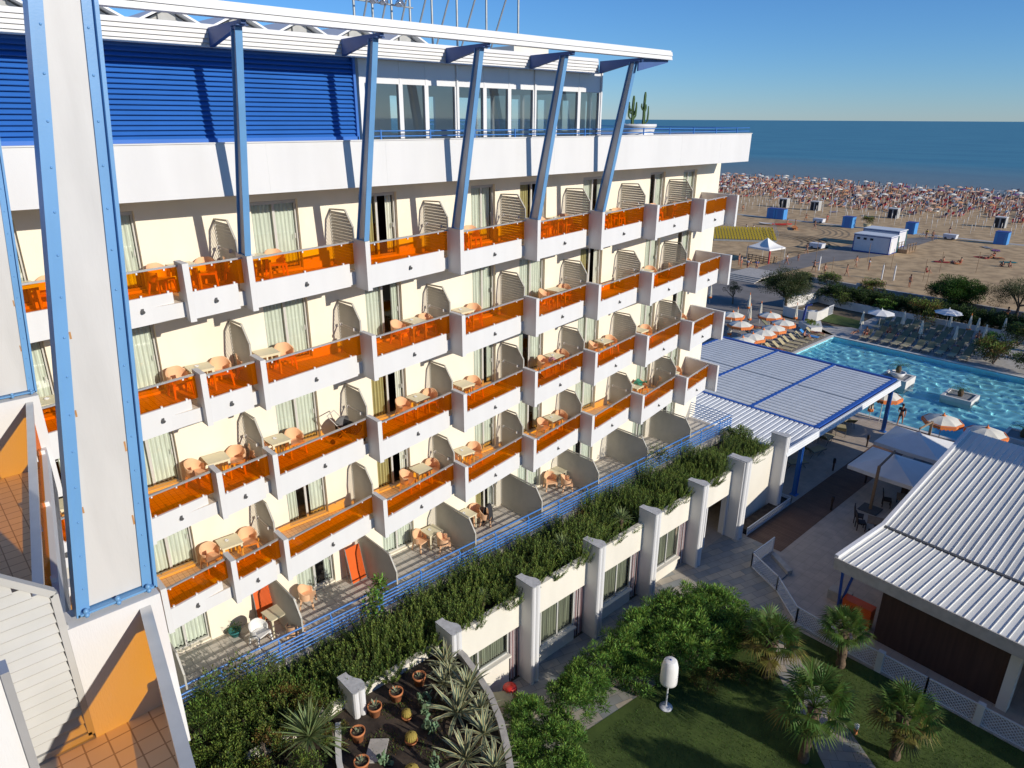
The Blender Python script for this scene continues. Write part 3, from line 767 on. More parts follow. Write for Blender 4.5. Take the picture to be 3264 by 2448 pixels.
# stroller, clothes, bag
t = thing('pushchair', 'dark pushchair with grey hood and white frame on the third balcony row', 'pushchair', (10.72,1.25,9.756), .6)
b = MB(); b.grid(lambda u, v: (.24*math.cos(math.pi*u), .05+.34*math.sin(math.pi*v*.5)-.05, .72+.28*math.sin(math.pi*u)*math.cos(math.pi*v*.45)), 10, 6); b.build('hood', M['c_grey'], t)
b = MB(); b.hexa([(-.2,-.45,.42),(.2,-.45,.42),(.22,.3,.5),(-.22,.3,.5)], [(-.22,-.5,.62),(.22,-.5,.62),(.24,.3,.8),(-.24,.3,.8)]); b.build('seat', M['black'], t)
b = MB()
for sx in (-.26,.26): b.tube([(sx,-.5,.08),(sx,.1,.6),(sx,.55,1.05)],.016,6); b.tube([(sx,.42,.08),(sx,-.1,.55)],.016,6)
b.tube([(-.26,.55,1.05),(.26,.55,1.05)],.018,6); b.build('frame', M['pole'], t)
for sx in (-.27,.27):
    for y in (-.5,.42):
        b = MB(); b.tube([(sx-.02,y,.09),(sx+.02,y,.09)],.09,12); b.build('wheel', M['black'], t)
def drape(name, m, loc, sx, sy, seed, label, cat, h=.12):
    r_ = random.Random(seed); ph = [r_.uniform(0,6) for _ in range(6)]; b = MB()
    b.grid(lambda u, v: ((u-.5)*sx+.03*math.sin(9*v+ph[0]), (v-.5)*sy+.03*math.sin(8*u+ph[1]), h*(.45+.35*math.sin(5*u+ph[2])*math.sin(6*v+ph[3])+.25*math.sin(13*u+ph[4]+9*v))*math.sin(math.pi*min(max(u,.03),.97))**.5), 14, 14)
    tag(put(name, b.mesh(name, m), None, loc), label, cat)
drape('green_clothes', M['green'], (27.9,1.62,7.48), .55, .5, 1, 'green clothes heaped on a table, lowest amber balcony row', 'clothes', .22)
drape('pink_towel', M['pink'], (20.98,1.35,10.35), .35, .3, 2, 'pink towel on the landward armchair, third balcony row', 'towel', .25)
drape('black_bag', M['black'], (20.1,1.4,9.76), .55, .4, 5, 'black bag lying by the armchairs on the third balcony row', 'bag', .32)
b = MB()
def coat(u, v):
    y = .0 + .30*math.cos(math.pi*u) ; z = .95*math.sin(math.pi*u)**.6 if 0 < u < 1 else 0
    return ((v-.5)*.5*(1-.25*math.sin(math.pi*u))+.03*math.sin(12*u), y*.55, .08+z*.95+.02*math.sin(20*v+6*u))
b.grid(coat, 18, 8)
tag(put('dark_coat', b.mesh('dark_coat', M['c_dark']), None, (17.05,1.2,3.78), .5), 'dark coat hung over an armchair beside the terrace screen', 'coat')
chairP.at((17.05,1.3,TERR+.006), .7, 'peach armchair hidden under the dark coat on the ground terrace', 'peach balcony armchairs')
t = thing('plant_pot', 'teal glazed bowl with trailing plant by the terrace wall', 'potted plant', (6.15,1.75,TERR+.006))
b = MB(); b.lathe([(.0,0),(.12,0),(.2,.18),(.22,.24),(.19,.24),(.17,.16),(0,.16)], 14); b.build('bowl', M['c_teal'], t)
b = MB()
for k in range(60):
    a = random.uniform(0,6.28); r_ = random.uniform(.02,.2); p = Vector((r_*math.cos(a), r_*math.sin(a), .2+random.uniform(0,.28))); d = Vector((math.cos(a),math.sin(a),random.uniform(-.2,.6)))*.09; s_ = d.cross(Vector((0,0,1))).normalized()*.02
    b.face([p, p+d*.5+s_, p+d, p+d*.5-s_])
b.build('foliage', M['oleC'], t)

# cactus bowl and two column cacti on the roof terrace
t = thing('planter_bowl', 'large round white planter bowl on the roof terrace', 'planter', (26.2,1.65,18.75))
b = MB(); b.lathe([(0,0),(.62,0),(.72,.5),(.70,.52),(.80,.95),(.78,.98),(.86,1.24),(.90,1.26),(.90,1.36),(.80,1.36),(.78,1.22),(0,1.22)], 32); b.build('bowl', M['whitepaint'], t)
b = MB(); b.lathe([(0,1.26),(.78,1.25)], 24); b.build('soil', M['soil'], t)
def cactus(loc, arms, h, label):
    t = thing('column_cactus', label, 'cactus', loc)
    def rib(path, r):
        b = MB(); n = 12; ps = [Vector(p) for p in path]; vs = []; fs = []
        for i, p in enumerate(ps):
            k = i/(len(ps)-1); rr = r*(1-.25*k) if k < .9 else r*.5
            for q in range(n):
                a = 2*math.pi*q/n; rq = rr*(1.0 if q % 2 else .66); vs.append((p.x+rq*math.cos(a), p.y+rq*math.sin(a), p.z))
        for i in range(len(ps)-1):
            for q in range(n): fs.append((i*n+q, i*n+(q+1)%n, (i+1)*n+(q+1)%n, (i+1)*n+q))
        fs.append(tuple((len(ps)-1)*n+q for q in range(n))); b.raw(vs, fs); return b
    rib([(0,0,0),(.01,0,h*.3),(-.01,0,h*.6),(.015,0,h*.9),(.02,0,h)], .075).build('stem', M['cactus'], t)
    for (z, dx, dy, hh) in arms:
        rib([(0,0,z),(dx*.5,dy*.5,z+.03),(dx,dy,z+.14),(dx*1.1,dy*1.1,z+hh*.6),(dx*1.05,dy*1.1,z+hh)], .05).build('arm', M['cactus'], t)
cactus((25.8,1.55,20.0), [(.28,-.2,.05,.5),(.3,.2,0,.55),(.5,-.12,.1,.5),(.52,.13,-.05,.45),(.45,.03,-.14,.55),(.6,-.22,.0,.25)], 1.25, 'left column cactus crowded with upright arms in the white roof planter')
cactus((26.65,1.6,20.0), [(.1,.28,0,.75),(.2,.16,.08,.4),(.65,-.18,0,.3),(.6,.18,.05,.32),(.7,-.1,-.1,.3)], 1.42, 'right column cactus with long low arm in the white roof planter')

# sign scaffold with floodlights on the roof
t = thing('sign_scaffold', 'steel scaffold of poles and stays standing on the hotel roof', 'scaffold', (0,0,0), world=True)
PX = [14.4,15.15,15.95,16.75,17.75,18.95,20.45,22.2]
for x in PX:
    b = MB(); b.tube([(x,5,22.44),(x,5,27.4)], .045, 8); b.build('pole', M['steel'], t)
for x in PX[:-1]:
    b = MB(); b.tube([(x+.03,4.95,22.6),(x+.03,2.4,27.3)], .034, 8); b.build('stay', M['steel'], t)
b = MB(); b.tube([(12,4.6,24.1),(16.6,4.6,24.02)], .03, 8); b.build('cross_rail', M['steel'], t)
for x in (15.15,15.55,16.2):
    f = thing('floodlight', 'chrome floodlight clamped on the roof scaffold rail, %s' % {15.15:'outermost',15.55:'middle one',16.2:'nearest the centre'}[x], 'floodlight', (x-.5,4.35,24.0))
    b = MB(); b.lathe([(.0,.0),(.07,.02),(.12,.12),(.13,.24),(.15,.25),(.13,.27),(0,.26)], 16); o = b.build('housing', M['chrome'], f); o.rotation_euler = (R(70),0,R(25))
    b = MB(); b.bar((0,.05,0),(0,.25,.05),.03,.03); b.build('bracket', M['steel'], f)
# ================================================================== PLANTS
def leaf(b, p, d, ln, wd, up, mi, droop=0.):
    """one leaf-sized diamond"""
    s_ = d.cross(up)
    if s_.length < 1e-4: s_ = Vector((1,0,0))
    s_ = s_.normalized()*wd/2
    b.face([p, p+d*ln*.45+s_, p+d*ln-Vector((0,0,droop)), p+d*ln*.45-s_], mi)
def rv(r_):
    while True:
        v = Vector((r_.uniform(-1,1), r_.uniform(-1,1), r_.uniform(-1,1)))
        if .05 < v.length < 1: return v
def upright_bush(seed, rad=.85, h=1.15, stems=95, lpn=38, mats=('rosA','rosB','rosC'), ll=.10, lw=.03):
    r_ = random.Random(seed); b = MB()
    for k in range(stems):
        a = r_.uniform(0, 6.283); q = rad*math.sqrt(r_.random())*.75
        base = Vector((q*math.cos(a)*.8, q*math.sin(a)*.8, 0))
        hh = h*(1-.45*(q/rad)**2)*r_.uniform(.7,1.12)
        lean = Vector((math.cos(a)*q*.55+r_.uniform(-.12,.12), math.sin(a)*q*.55+r_.uniform(-.12,.12), hh))
        tone = r_.choice([0,0,1,2,2])
        for j in range(lpn):
            t = .12+.88*j/lpn + r_.uniform(-.02,.02); p = base+lean*t+Vector((r_.uniform(-.015,.015),r_.uniform(-.015,.015),0))
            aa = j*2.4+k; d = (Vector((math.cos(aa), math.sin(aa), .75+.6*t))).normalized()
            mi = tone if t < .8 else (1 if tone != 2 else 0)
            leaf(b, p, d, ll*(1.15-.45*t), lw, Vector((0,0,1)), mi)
    return b.mesh('shrub_foliage', [M[m] for m in mats])
def leafy(seed, rx, ry, rz, n, ll, lw, mats, clumps=14, low=.0, fill=.45, cs=1.):
    """uneven crown of leaves gathered in clumps, centre at the origin"""
    r_ = random.Random(seed); b = MB(); cl = []
    for k in range(clumps):
        v = rv(r_).normalized()*r_.uniform(fill,.95); v.z = abs(v.z)*1.0 if r_.random() < .72 else v.z*.8
        cl.append((Vector((v.x*rx, v.y*ry, v.z*rz)), cs*r_.uniform(.26,.46)*min(rx,rz), r_.random()))
    for k in range(n):
        c, cr, tn = cl[k % clumps]; v = rv(r_).normalized()*cr*(r_.random()**.4)
        p = c + Vector((v.x, v.y, v.z*.85))
        if p.z < -rz*(1-low): continue
        d = (v.normalized()*.8 + rv(r_)*.6 + Vector((0,0,.35))).normalized()
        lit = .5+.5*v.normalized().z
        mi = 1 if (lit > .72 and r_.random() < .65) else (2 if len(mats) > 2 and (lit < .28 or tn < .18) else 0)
        leaf(b, p, d, ll*r_.uniform(.7,1.25), lw, rv(r_), mi)
    return b.mesh('foliage', [M[m] for m in mats]), cl
def limbs(mat_, h, r0, cl, zc, seed, forks=6):
    r_ = random.Random(seed); b = MB()
    top = Vector((r_.uniform(-.1,.1)*h*.3, r_.uniform(-.1,.1)*h*.3, h))
    b.tube([(0,0,-.05), tuple(top*.35+Vector((.04*h,0,0))), tuple(top*.7), tuple(top)], [r0*1.25, r0, r0*.85, r0*.7], 10)
    for c, cr, tn in cl[:forks]:
        e = Vector((c.x, c.y, zc+c.z)); s_ = top*r_.uniform(.75,1.0); m_ = (s_+e)/2 + Vector((0,0,-.05*h))
        b.tube([tuple(s_), tuple(m_), tuple(e)], [r0*.6, r0*.4, r0*.15], 7)
    return b.mesh('trunk', M[mat_])
def blade(b, base, az, el, ln, wd, droop, mi=0, n=6, edge=None, fold=.15):
    """long arching blade; edge: (material, share) paints a cream margin strip"""
    h = Vector((math.cos(az), math.sin(az), 0)); s_ = Vector((-math.sin(az), math.cos(az), 0)); pts = []
    p = Vector(base); e = el
    for i in range(n+1):
        t = i/n; w_ = wd*(math.sin(math.pi*min(.999,.18+.82*t))**.8 if t < 1 else 0)*.5
        pts.append((p.copy(), w_)); 
        p = p + (h*math.cos(e)+Vector((0,0,1))*math.sin(e))*ln/n; e -= droop/n*(.4+1.2*t)
    for (p0, w0), (p1, w1) in zip(pts, pts[1:]):
        up = Vector((0,0,1))
        l0, l1, r0, r1 = p0-s_*w0+up*w0*fold, p1-s_*w1+up*w1*fold, p0+s_*w0+up*w0*fold, p1+s_*w1+up*w1*fold
        if edge is None:
            b.face([l0, p0, p1, l1], mi, True); b.face([p0, r0, r1, p1], mi, True)
        else:
            k = 1-edge[1]; a0, a1 = p0+(l0-p0)*k, p1+(l1-p1)*k; c0, c1 = p0+(r0-p0)*k, p1+(r1-p1)*k
            b.face([l0,a0,a1,l1], edge[0], True); b.face([a0,c0,c1,a1], mi, True); b.face([c0,r0,r1,c1], edge[0], True)
def rosette(seed, n, ln, wd, mats, el=(0.1,1.35), droop=(.3,1.1), edge=None, z=.05):
    r_ = random.Random(seed); b = MB()
    for k in range(n):
        t = k/n; az = k*2.39996+r_.uniform(-.2,.2); e = el[0]+(el[1]-el[0])*t + r_.uniform(-.12,.12)
        blade(b, (.03*math.cos(az),.03*math.sin(az),z+.1*t), az, e, ln*r_.uniform(.75,1.1)*(1-.25*t), wd*r_.uniform(.85,1.1), r_.uniform(*droop)*(1-.5*t), 0, 6, edge)
    return b.mesh('leaves', [M[m] for m in mats])

# --- rosemary-like bushes of the roof planter
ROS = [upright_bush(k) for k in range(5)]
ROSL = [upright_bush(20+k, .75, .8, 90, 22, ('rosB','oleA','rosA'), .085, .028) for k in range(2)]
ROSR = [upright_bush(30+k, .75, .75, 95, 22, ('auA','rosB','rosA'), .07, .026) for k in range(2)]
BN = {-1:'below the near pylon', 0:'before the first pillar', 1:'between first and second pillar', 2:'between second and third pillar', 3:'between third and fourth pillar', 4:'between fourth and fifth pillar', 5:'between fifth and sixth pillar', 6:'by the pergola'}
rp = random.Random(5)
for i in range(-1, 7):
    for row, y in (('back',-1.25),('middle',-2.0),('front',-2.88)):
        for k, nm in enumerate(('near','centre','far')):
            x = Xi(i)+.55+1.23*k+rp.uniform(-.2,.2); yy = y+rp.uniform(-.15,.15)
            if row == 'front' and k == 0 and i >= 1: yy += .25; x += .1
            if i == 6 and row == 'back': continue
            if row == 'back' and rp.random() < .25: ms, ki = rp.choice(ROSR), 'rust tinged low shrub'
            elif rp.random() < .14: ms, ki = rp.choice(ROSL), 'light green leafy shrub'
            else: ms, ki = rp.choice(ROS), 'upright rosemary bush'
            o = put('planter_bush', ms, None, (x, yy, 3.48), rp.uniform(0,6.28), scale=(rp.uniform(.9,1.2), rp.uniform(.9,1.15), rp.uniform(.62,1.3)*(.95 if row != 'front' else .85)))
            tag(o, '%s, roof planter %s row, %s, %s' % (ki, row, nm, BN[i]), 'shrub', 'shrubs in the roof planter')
# loose shrubs at the left corner of the roof garden
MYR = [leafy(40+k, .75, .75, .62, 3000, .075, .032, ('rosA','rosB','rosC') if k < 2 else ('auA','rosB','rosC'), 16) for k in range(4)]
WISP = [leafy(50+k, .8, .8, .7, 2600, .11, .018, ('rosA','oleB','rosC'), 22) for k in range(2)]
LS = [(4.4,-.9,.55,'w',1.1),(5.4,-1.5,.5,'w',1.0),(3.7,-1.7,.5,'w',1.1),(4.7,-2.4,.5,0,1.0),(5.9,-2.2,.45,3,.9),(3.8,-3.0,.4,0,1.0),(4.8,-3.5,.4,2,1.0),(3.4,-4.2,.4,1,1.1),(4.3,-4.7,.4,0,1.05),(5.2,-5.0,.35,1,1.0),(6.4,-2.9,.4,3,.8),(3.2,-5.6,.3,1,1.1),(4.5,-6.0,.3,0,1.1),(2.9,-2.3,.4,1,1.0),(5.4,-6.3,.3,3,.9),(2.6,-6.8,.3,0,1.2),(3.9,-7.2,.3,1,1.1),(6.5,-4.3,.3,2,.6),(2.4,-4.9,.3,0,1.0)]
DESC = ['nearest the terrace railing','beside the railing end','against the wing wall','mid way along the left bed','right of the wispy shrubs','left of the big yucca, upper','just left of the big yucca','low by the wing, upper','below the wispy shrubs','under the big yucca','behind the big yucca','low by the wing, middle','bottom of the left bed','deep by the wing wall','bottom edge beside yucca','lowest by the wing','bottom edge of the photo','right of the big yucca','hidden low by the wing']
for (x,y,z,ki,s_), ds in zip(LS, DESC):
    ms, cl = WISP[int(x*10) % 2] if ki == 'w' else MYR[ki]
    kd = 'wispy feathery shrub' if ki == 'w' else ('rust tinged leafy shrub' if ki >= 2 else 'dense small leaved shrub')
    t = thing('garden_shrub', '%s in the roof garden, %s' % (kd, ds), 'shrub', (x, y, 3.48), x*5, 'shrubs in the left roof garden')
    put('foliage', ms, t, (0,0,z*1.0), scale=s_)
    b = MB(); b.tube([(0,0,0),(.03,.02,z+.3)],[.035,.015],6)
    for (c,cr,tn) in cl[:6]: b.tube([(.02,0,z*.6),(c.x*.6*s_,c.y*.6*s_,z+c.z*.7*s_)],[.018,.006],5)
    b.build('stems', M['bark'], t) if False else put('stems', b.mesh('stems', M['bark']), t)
sg = MB(); sg.box(-3,-11,3.3,6.9,-3.31,3.47); struct(sg.build('garden_soil', M['soil']))
# yuccas
YB = rosette(3, 95, 1.05, .055, ('yucA',), (-.25,1.45), (.2,.7))
tag(put('big_yucca', YB, None, (5.95,-3.95,3.85), scale=1.2), 'big spiky grey green yucca rosette beside the curved bed wall', 'yucca', 'yuccas')
YS = rosette(4, 46, .55, .035, ('yucA',), (.0,1.4), (.2,.7))
for (x,y,ds) in ((17.9,-2.45,'above the third cream band, brown skirt'),(21.3,-2.75,'just left of the fourth pillar'),(13.6,-2.55,'small, above the first cream band')):
    t = thing('small_yucca', 'small pale yucca in the roof planter ' + ds, 'yucca', (x,y,3.5), 0, 'yuccas')
    put('leaves', YS, t, (0,0,.55 if x != 13.6 else .4), scale=1.15 if x != 13.6 else .7)
    b = MB(); b.tube([(0,0,0),(0,0,.6 if x != 13.6 else .42)],[.07,.09],8); put('trunk', b.mesh('trunk', M['pbark']), t)
# saplings that lean over the terrace railing
SAP, scl = leafy(60, .42, .42, .7, 420, .10, .05, ('oleA','oleB','rosA'), 12, fill=.2)
SAP2, scl2 = leafy(61, .5, .4, .55, 520, .05, .028, ('olvA','rosB','rosA'), 14, fill=.2)
for (x,y,ms,cl,h,sc,lb) in ((10.0,-.95,SAP,scl,1.15,1.7,'leafy young sapling rising before the blue railing near the second terrace bay'),(5.2,-.95,SAP2,scl2,1.0,1.9,'thin pale sapling before the railing at the left end of the terrace'),(6.1,-1.2,SAP2,scl2,.9,1.3,'small thin sapling right of the pale one before the railing'),(26.4,-1.0,SAP2,scl2,1.1,2.0,'tall airy sapling before the railing near the far terrace screens'),(32.2,-1.1,SAP2,scl2,.6,.9,'airy sapling at the far end of the terrace railing')):
    t = thing('sapling', lb, 'sapling', (x,y,3.48), x, 'saplings in the roof planter')
    put('foliage', ms, t, (0,0,h), scale=sc)
    b = MB(); b.tube([(0,0,0),(.02,.01,h*.7),(0,0,h+.55*sc)],[.02,.014,.005],6)
    for (c,cr,tn) in cl[:9]: b.tube([(.01,0,h*.75),(c.x*sc*.9,c.y*sc*.9,h+c.z*sc*.9)],[.009,.004],4)
    put('stem', b.mesh('stem', M['bark']), t)
for (x,y,lb) in ((33.2,-1.4,'round green bush at the end of the terrace railing'),(33.0,2.9,'dark bush behind the railing corner beside the pergola roof')):
    t = thing('round_bush', lb, 'shrub', (x,y,3.4)); put('foliage', MYR[1][0], t, (0,0,.5), scale=1.0); b = MB(); b.tube([(0,0,0),(0,0,.5)],[.05,.03],6); put('stem', b.mesh('stem', M['bark']), t)

# --- round bed with agaves, cacti and terracotta pots
RB = [(11.3,-3.31),(11.25,-4.2),(11.1,-4.9),(10.8,-6.0),(10.35,-7.0),(9.9,-7.75),(9.45,-8.4),(8.8,-9.2)]
LB = [(6.95,-3.9),(6.6,-4.5),(6.3,-5.1),(6.05,-5.8),(5.9,-6.6),(5.9,-8.5)]
t = thing('round_planter', 'curved white planter wall around the dark cactus bed', 'planter', (0,0,0), world=True)
def ribbon(pts, th, z0, z1, side):
    b = MB(); n = len(pts); o = []
    for i, p in enumerate(pts):
        a = Vector(pts[max(i-1,0)]+(0,)); c = Vector(pts[min(i+1,n-1)]+(0,)); d = (c-a).normalized(); nn = Vector((-d.y,d.x,0))*side*th
        o.append((p[0]+nn.x, p[1]+nn.y))
    for i in range(n-1):
        q = [pts[i], pts[i+1], o[i+1], o[i]]
        if side < 0: q.reverse()
        b.prism(q, z0, z1)
    return b
ribbon(RB, .2, 0, 3.72, 1).build('curved_wall', M['concrete'], t)
ribbon(LB, .16, 3.3, 3.74, -1).build('left_wall', M['poolwall'], t)
b = MB(); b.prism([(6.9,-3.31)]+[(x,y) for x,y in LB][::1]+[(5.9,-11),(8.8,-11)]+[(x,y) for x,y in RB][::-1], 3.2, 3.5); b.build('bed_soil', M['soil'], t)
POT = {}
def pot(r, h):
    b = MB(); b.lathe([(0,0),(r*.68,0),(r*.92,h*.78),(r*1.02,h*.78),(r*1.05,h),(r*.92,h),(r*.88,h*.86),(0,h*.86)], 24); return b.mesh('pot', M['terra'])
PM = pot(.21,.36); PSM = pot(.12,.2)
so = MB(); so.lathe([(0,.312),(.185,.31)],20); SOM = so.mesh('soil', M['soil'])
AGS = rosette(8, 8, .26, .06, ('agG','agY'), (.5,1.4), (.1,.5), (1,.25), .3)
for k, (x,y,ds) in enumerate(((9.65,-4.05,'in deep shade under the planter wall'),(8.75,-4.1,'second from the planter wall shade'),(7.95,-4.15,'just right of the low white pillar'),(7.1,-4.6,'below the low white pillar'),(6.65,-5.55,'nearest the bottom edge'))):
    t = thing('terracotta_pot', 'terracotta pot holding a small agave, ' + ds, 'flower pot', (x,y,3.5), k, 'terracotta pots')
    put('pot', PM, t); put('soil', SOM, t); put('leaves', AGS, t, (0,0,0), k*1.3, scale=(.8+.12*(k%3)))
for k, (x,y,r,ds) in enumerate(((8.55,-4.95,.15,'in the middle of the bed'),(8.15,-5.75,.17,'beside the stone slab'),(7.5,-6.7,.2,'at the bottom edge'))):
    t = thing('ball_cactus', 'golden ball cactus in a terracotta saucer pot ' + ds, 'cactus', (x,y,3.5), 0, 'golden ball cacti')
    b = MB(); n = 32; b.grid(lambda u, v: (r*math.sin(math.pi*(.04+.9*v))*math.cos(6.2832*u)*(1+.06*math.cos(32*math.pi*u)), r*math.sin(math.pi*(.04+.9*v))*math.sin(6.2832*u)*(1+.06*math.cos(32*math.pi*u)), .12+r*.9+r*.9*math.cos(math.pi*(.04+.9*v))), 64, 10)
    put('ball', b.mesh('ball', M['gold']), t); put('pot', PSM, t, scale=(r/.12*1.05, r/.12*1.05, .8))
def opuntia(seed, n, sc):
    r_ = random.Random(seed); b = MB(); tips = [(Vector((r_.uniform(-.15,.15),r_.uniform(-.15,.15),0)), r_.uniform(0,6)) for _ in range(5)]
    for k in range(n):
        p, a = tips[r_.randrange(len(tips))]
        d = Vector((r_.uniform(-.8,.8), r_.uniform(-.8,.8), r_.uniform(.6,1.2))).normalized()
        L = r_.uniform(.11,.17)*sc; nrm = rv(r_).cross(d).normalized(); s_ = d.cross(nrm).normalized()
        vs = []
        for j in range(10):
            t_ = 2*math.pi*j/10; vs.append(p+d*L*(.5-.5*math.cos(t_))+s_*L*.33*math.sin(t_)*(1.1-.25*math.cos(t_)))
        b.raw([v+nrm*.012 for v in vs]+[v-nrm*.012 for v in vs], [tuple(range(10)), tuple(reversed(range(10,20)))]+[(j,10+j,10+(j+1)%10,(j+1)%10) for j in range(10)], 0)
        tips.append((p+d*L*.93, 0))
    return b.mesh('pads', M['opun'])
for k, (x,y,sc,ds) in enumerate(((8.85,-5.75,1.2,'largest, left of the big agave'),(9.35,-4.75,.9,'thin one behind the first ball cactus'),(7.3,-5.85,.9,'pale one in front of the stone slab'),(9.0,-5.1,1.0,'leaning one in the middle of the bed'),(8.1,-6.9,.9,'at the bottom edge of the bed'))):
    tag(put('prickly_pear', opuntia(70+k, 34, sc), None, (x,y,3.5), k), 'prickly pear cactus in the round bed, ' + ds, 'cactus', 'prickly pears in the round bed')
AG = [rosette(80+k, 30, .98, .088, ('agG','agY'), (.05,1.4), (.3,1.4), (1,.42)) for k in range(3)]
for k, (x,y,sc,ds) in enumerate(((10.75,-3.95,.95,'topmost, against the planter wall'),(10.15,-4.65,.85,'second from top, leaning left'),(10.6,-5.3,1.0,'overhanging the curved wall'),(9.75,-5.85,1.25,'largest, in the middle of the row'),(9.85,-6.95,1.0,'beside the lower curved wall'),(8.95,-7.25,1.05,'at the bottom edge'),(10.55,-4.45,.7,'small one between the upper two'),(10.35,-6.2,.8,'small one touching the wall'),(9.35,-8.0,.9,'cut by the bottom edge'))):
    tag(put('striped_agave', AG[k%3], None, (x,y,3.5), k*1.7, scale=sc), 'cream striped agave in the round bed, ' + ds, 'agave', 'striped agaves in the round bed')
b = MB(); b.prism([(7.35,-4.85),(7.75,-5.2),(7.2,-5.75),(6.8,-5.4)][::-1], 3.5, 3.56); tag(b.build('stone_slab', M['concrete']), 'pale square stone slab lying on the soil of the round bed', 'slab')
# weeds in the bed
b = MB(); r_ = random.Random(4)
for k in range(3800):
    a = r_.random(); x = 6.6+a*3.2; y = -4.0-r_.random()*3.4
    if math.sin(x*3+1)*math.sin(y*2.7) < .05: continue
    leaf(b, Vector((x,y,3.5)), Vector((r_.uniform(-.7,.7),r_.uniform(-.7,.7),.8)).normalized(), r_.uniform(.04,.11), .022, rv(r_), r_.choice([0,0,1]))
o = b.build('weeds', [M['rosA'], M['auA']]); tag(o, 'low weeds growing on the dark soil of the round bed', 'weeds', kind='stuff')

# --- oleander hedge
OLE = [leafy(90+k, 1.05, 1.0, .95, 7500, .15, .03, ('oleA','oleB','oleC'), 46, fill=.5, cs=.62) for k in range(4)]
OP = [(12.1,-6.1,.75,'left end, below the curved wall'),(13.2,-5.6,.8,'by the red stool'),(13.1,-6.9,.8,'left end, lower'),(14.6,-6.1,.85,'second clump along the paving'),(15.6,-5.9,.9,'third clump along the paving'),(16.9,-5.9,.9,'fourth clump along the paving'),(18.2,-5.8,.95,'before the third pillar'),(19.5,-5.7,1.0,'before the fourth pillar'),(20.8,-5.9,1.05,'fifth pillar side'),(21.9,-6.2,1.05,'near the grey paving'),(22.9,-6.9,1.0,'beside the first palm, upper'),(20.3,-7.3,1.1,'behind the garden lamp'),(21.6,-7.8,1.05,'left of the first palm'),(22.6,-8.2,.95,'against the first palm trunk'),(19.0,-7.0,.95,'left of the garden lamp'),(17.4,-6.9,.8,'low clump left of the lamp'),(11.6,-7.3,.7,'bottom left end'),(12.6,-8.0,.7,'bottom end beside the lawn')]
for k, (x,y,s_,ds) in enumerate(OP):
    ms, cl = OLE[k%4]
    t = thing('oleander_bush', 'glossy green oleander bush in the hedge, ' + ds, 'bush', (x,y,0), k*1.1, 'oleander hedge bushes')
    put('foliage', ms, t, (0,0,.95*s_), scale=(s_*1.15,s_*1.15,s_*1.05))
    b = MB()
    for (c,cr,tn) in cl[:9]: b.tube([(c.x*.15,c.y*.15,0),(c.x*.55*s_,c.y*.55*s_,(.75+c.z*.6)*s_)],[.025,.01],5)
    put('stems', b.mesh('stems', M['bark']), t)
BRN, bcl = leafy(99, .9, .7, .45, 1800, .07, .025, ('auA','rosC','rosA'), 14)
for (x,y,s_,lb) in ((19.6,-8.6,1.0,'low rusty brown groundcover shrub behind the garden lamp'),(20.9,-9.2,.9,'low brown shrub between the lamp and the first palm'),(21.9,-9.9,.6,'small grey green shrub beside the garden path')):
    t = thing('low_shrub', lb, 'shrub', (x,y,0)); put('foliage', BRN, t, (0,0,.3*s_), scale=s_); b = MB(); b.tube([(0,0,0),(.02,0,.4)],[.03,.01],5); put('stems', b.mesh('stems', M['bark']), t)

# --- fan palms
def fan_palm(seed, h, fr=.95, nf=26, blades=20, old=.2, lean=(.1,.05)):
    r_ = random.Random(seed); t = thing('fan_palm', 'fan palm', 'palm tree', (0,0,0))
    b = MB(); n = 9; ps = []; rs = []
    for i in range(n+1):
        q = i/n; ps.append((lean[0]*q*q*h, lean[1]*q*q*h, h*q-.03)); rs.append(.17+.03*math.sin(i*2.2)+.05*(q > .6))
    b.tube(ps, rs, 10)
    for k in range(70):
        q = r_.uniform(.25,1); a = r_.uniform(0,6.28); p = Vector((lean[0]*q*q*h+.17*math.cos(a), lean[1]*q*q*h+.17*math.sin(a), h*q))
        leaf(b, p, Vector((math.cos(a)*.6,math.sin(a)*.6,.8)).normalized(), .16, .05, Vector((math.cos(a),math.sin(a),0)), 0)
    put('trunk', b.mesh('trunk', M['pbark']), t)
    f = MB(); top = Vector(ps[-1])
    for k in range(nf):
        q = k/nf; az = k*2.39996+r_.uniform(-.25,.25); el = 1.25-1.75*q+r_.uniform(-.15,.15)
        d = Vector((math.cos(az)*math.cos(el), math.sin(az)*math.cos(el), math.sin(el))); L = r_.uniform(.45,.75)*fr
        e = top+d*L*1.0+Vector((0,0,-.1*q)); f.tube([tuple(top), tuple((top+e)/2+Vector((0,0,.05))), tuple(e)], [.018,.014,.01], 4, 0)
        s_ = d.cross(Vector((0,0,1))); s_ = s_.normalized() if s_.length > .05 else Vector((1,0,0)); up = s_.cross(d).normalized()
        mi = 1 if q > 1-old else 0
        for j in range(blades):
            a = R(-125+250*j/(blades-1)); bd = (d*math.cos(a)+s_*math.sin(a)*1.0+up*.18*math.cos(a*1.5)).normalized()
            ln = fr*r_.uniform(.55,.68)*(1-.28*abs(a)/2.2); w_ = .05*fr
            tip = e+bd*ln+Vector((0,0,-ln*(.12+.3*q))); md = e+bd*ln*.55; sw = bd.cross(up).normalized()*w_/2
            f.face([e, md+sw, tip, md-sw], mi)
    put('crown', f.mesh('crown', [M['palA'], M['palB']]), t)
    return t
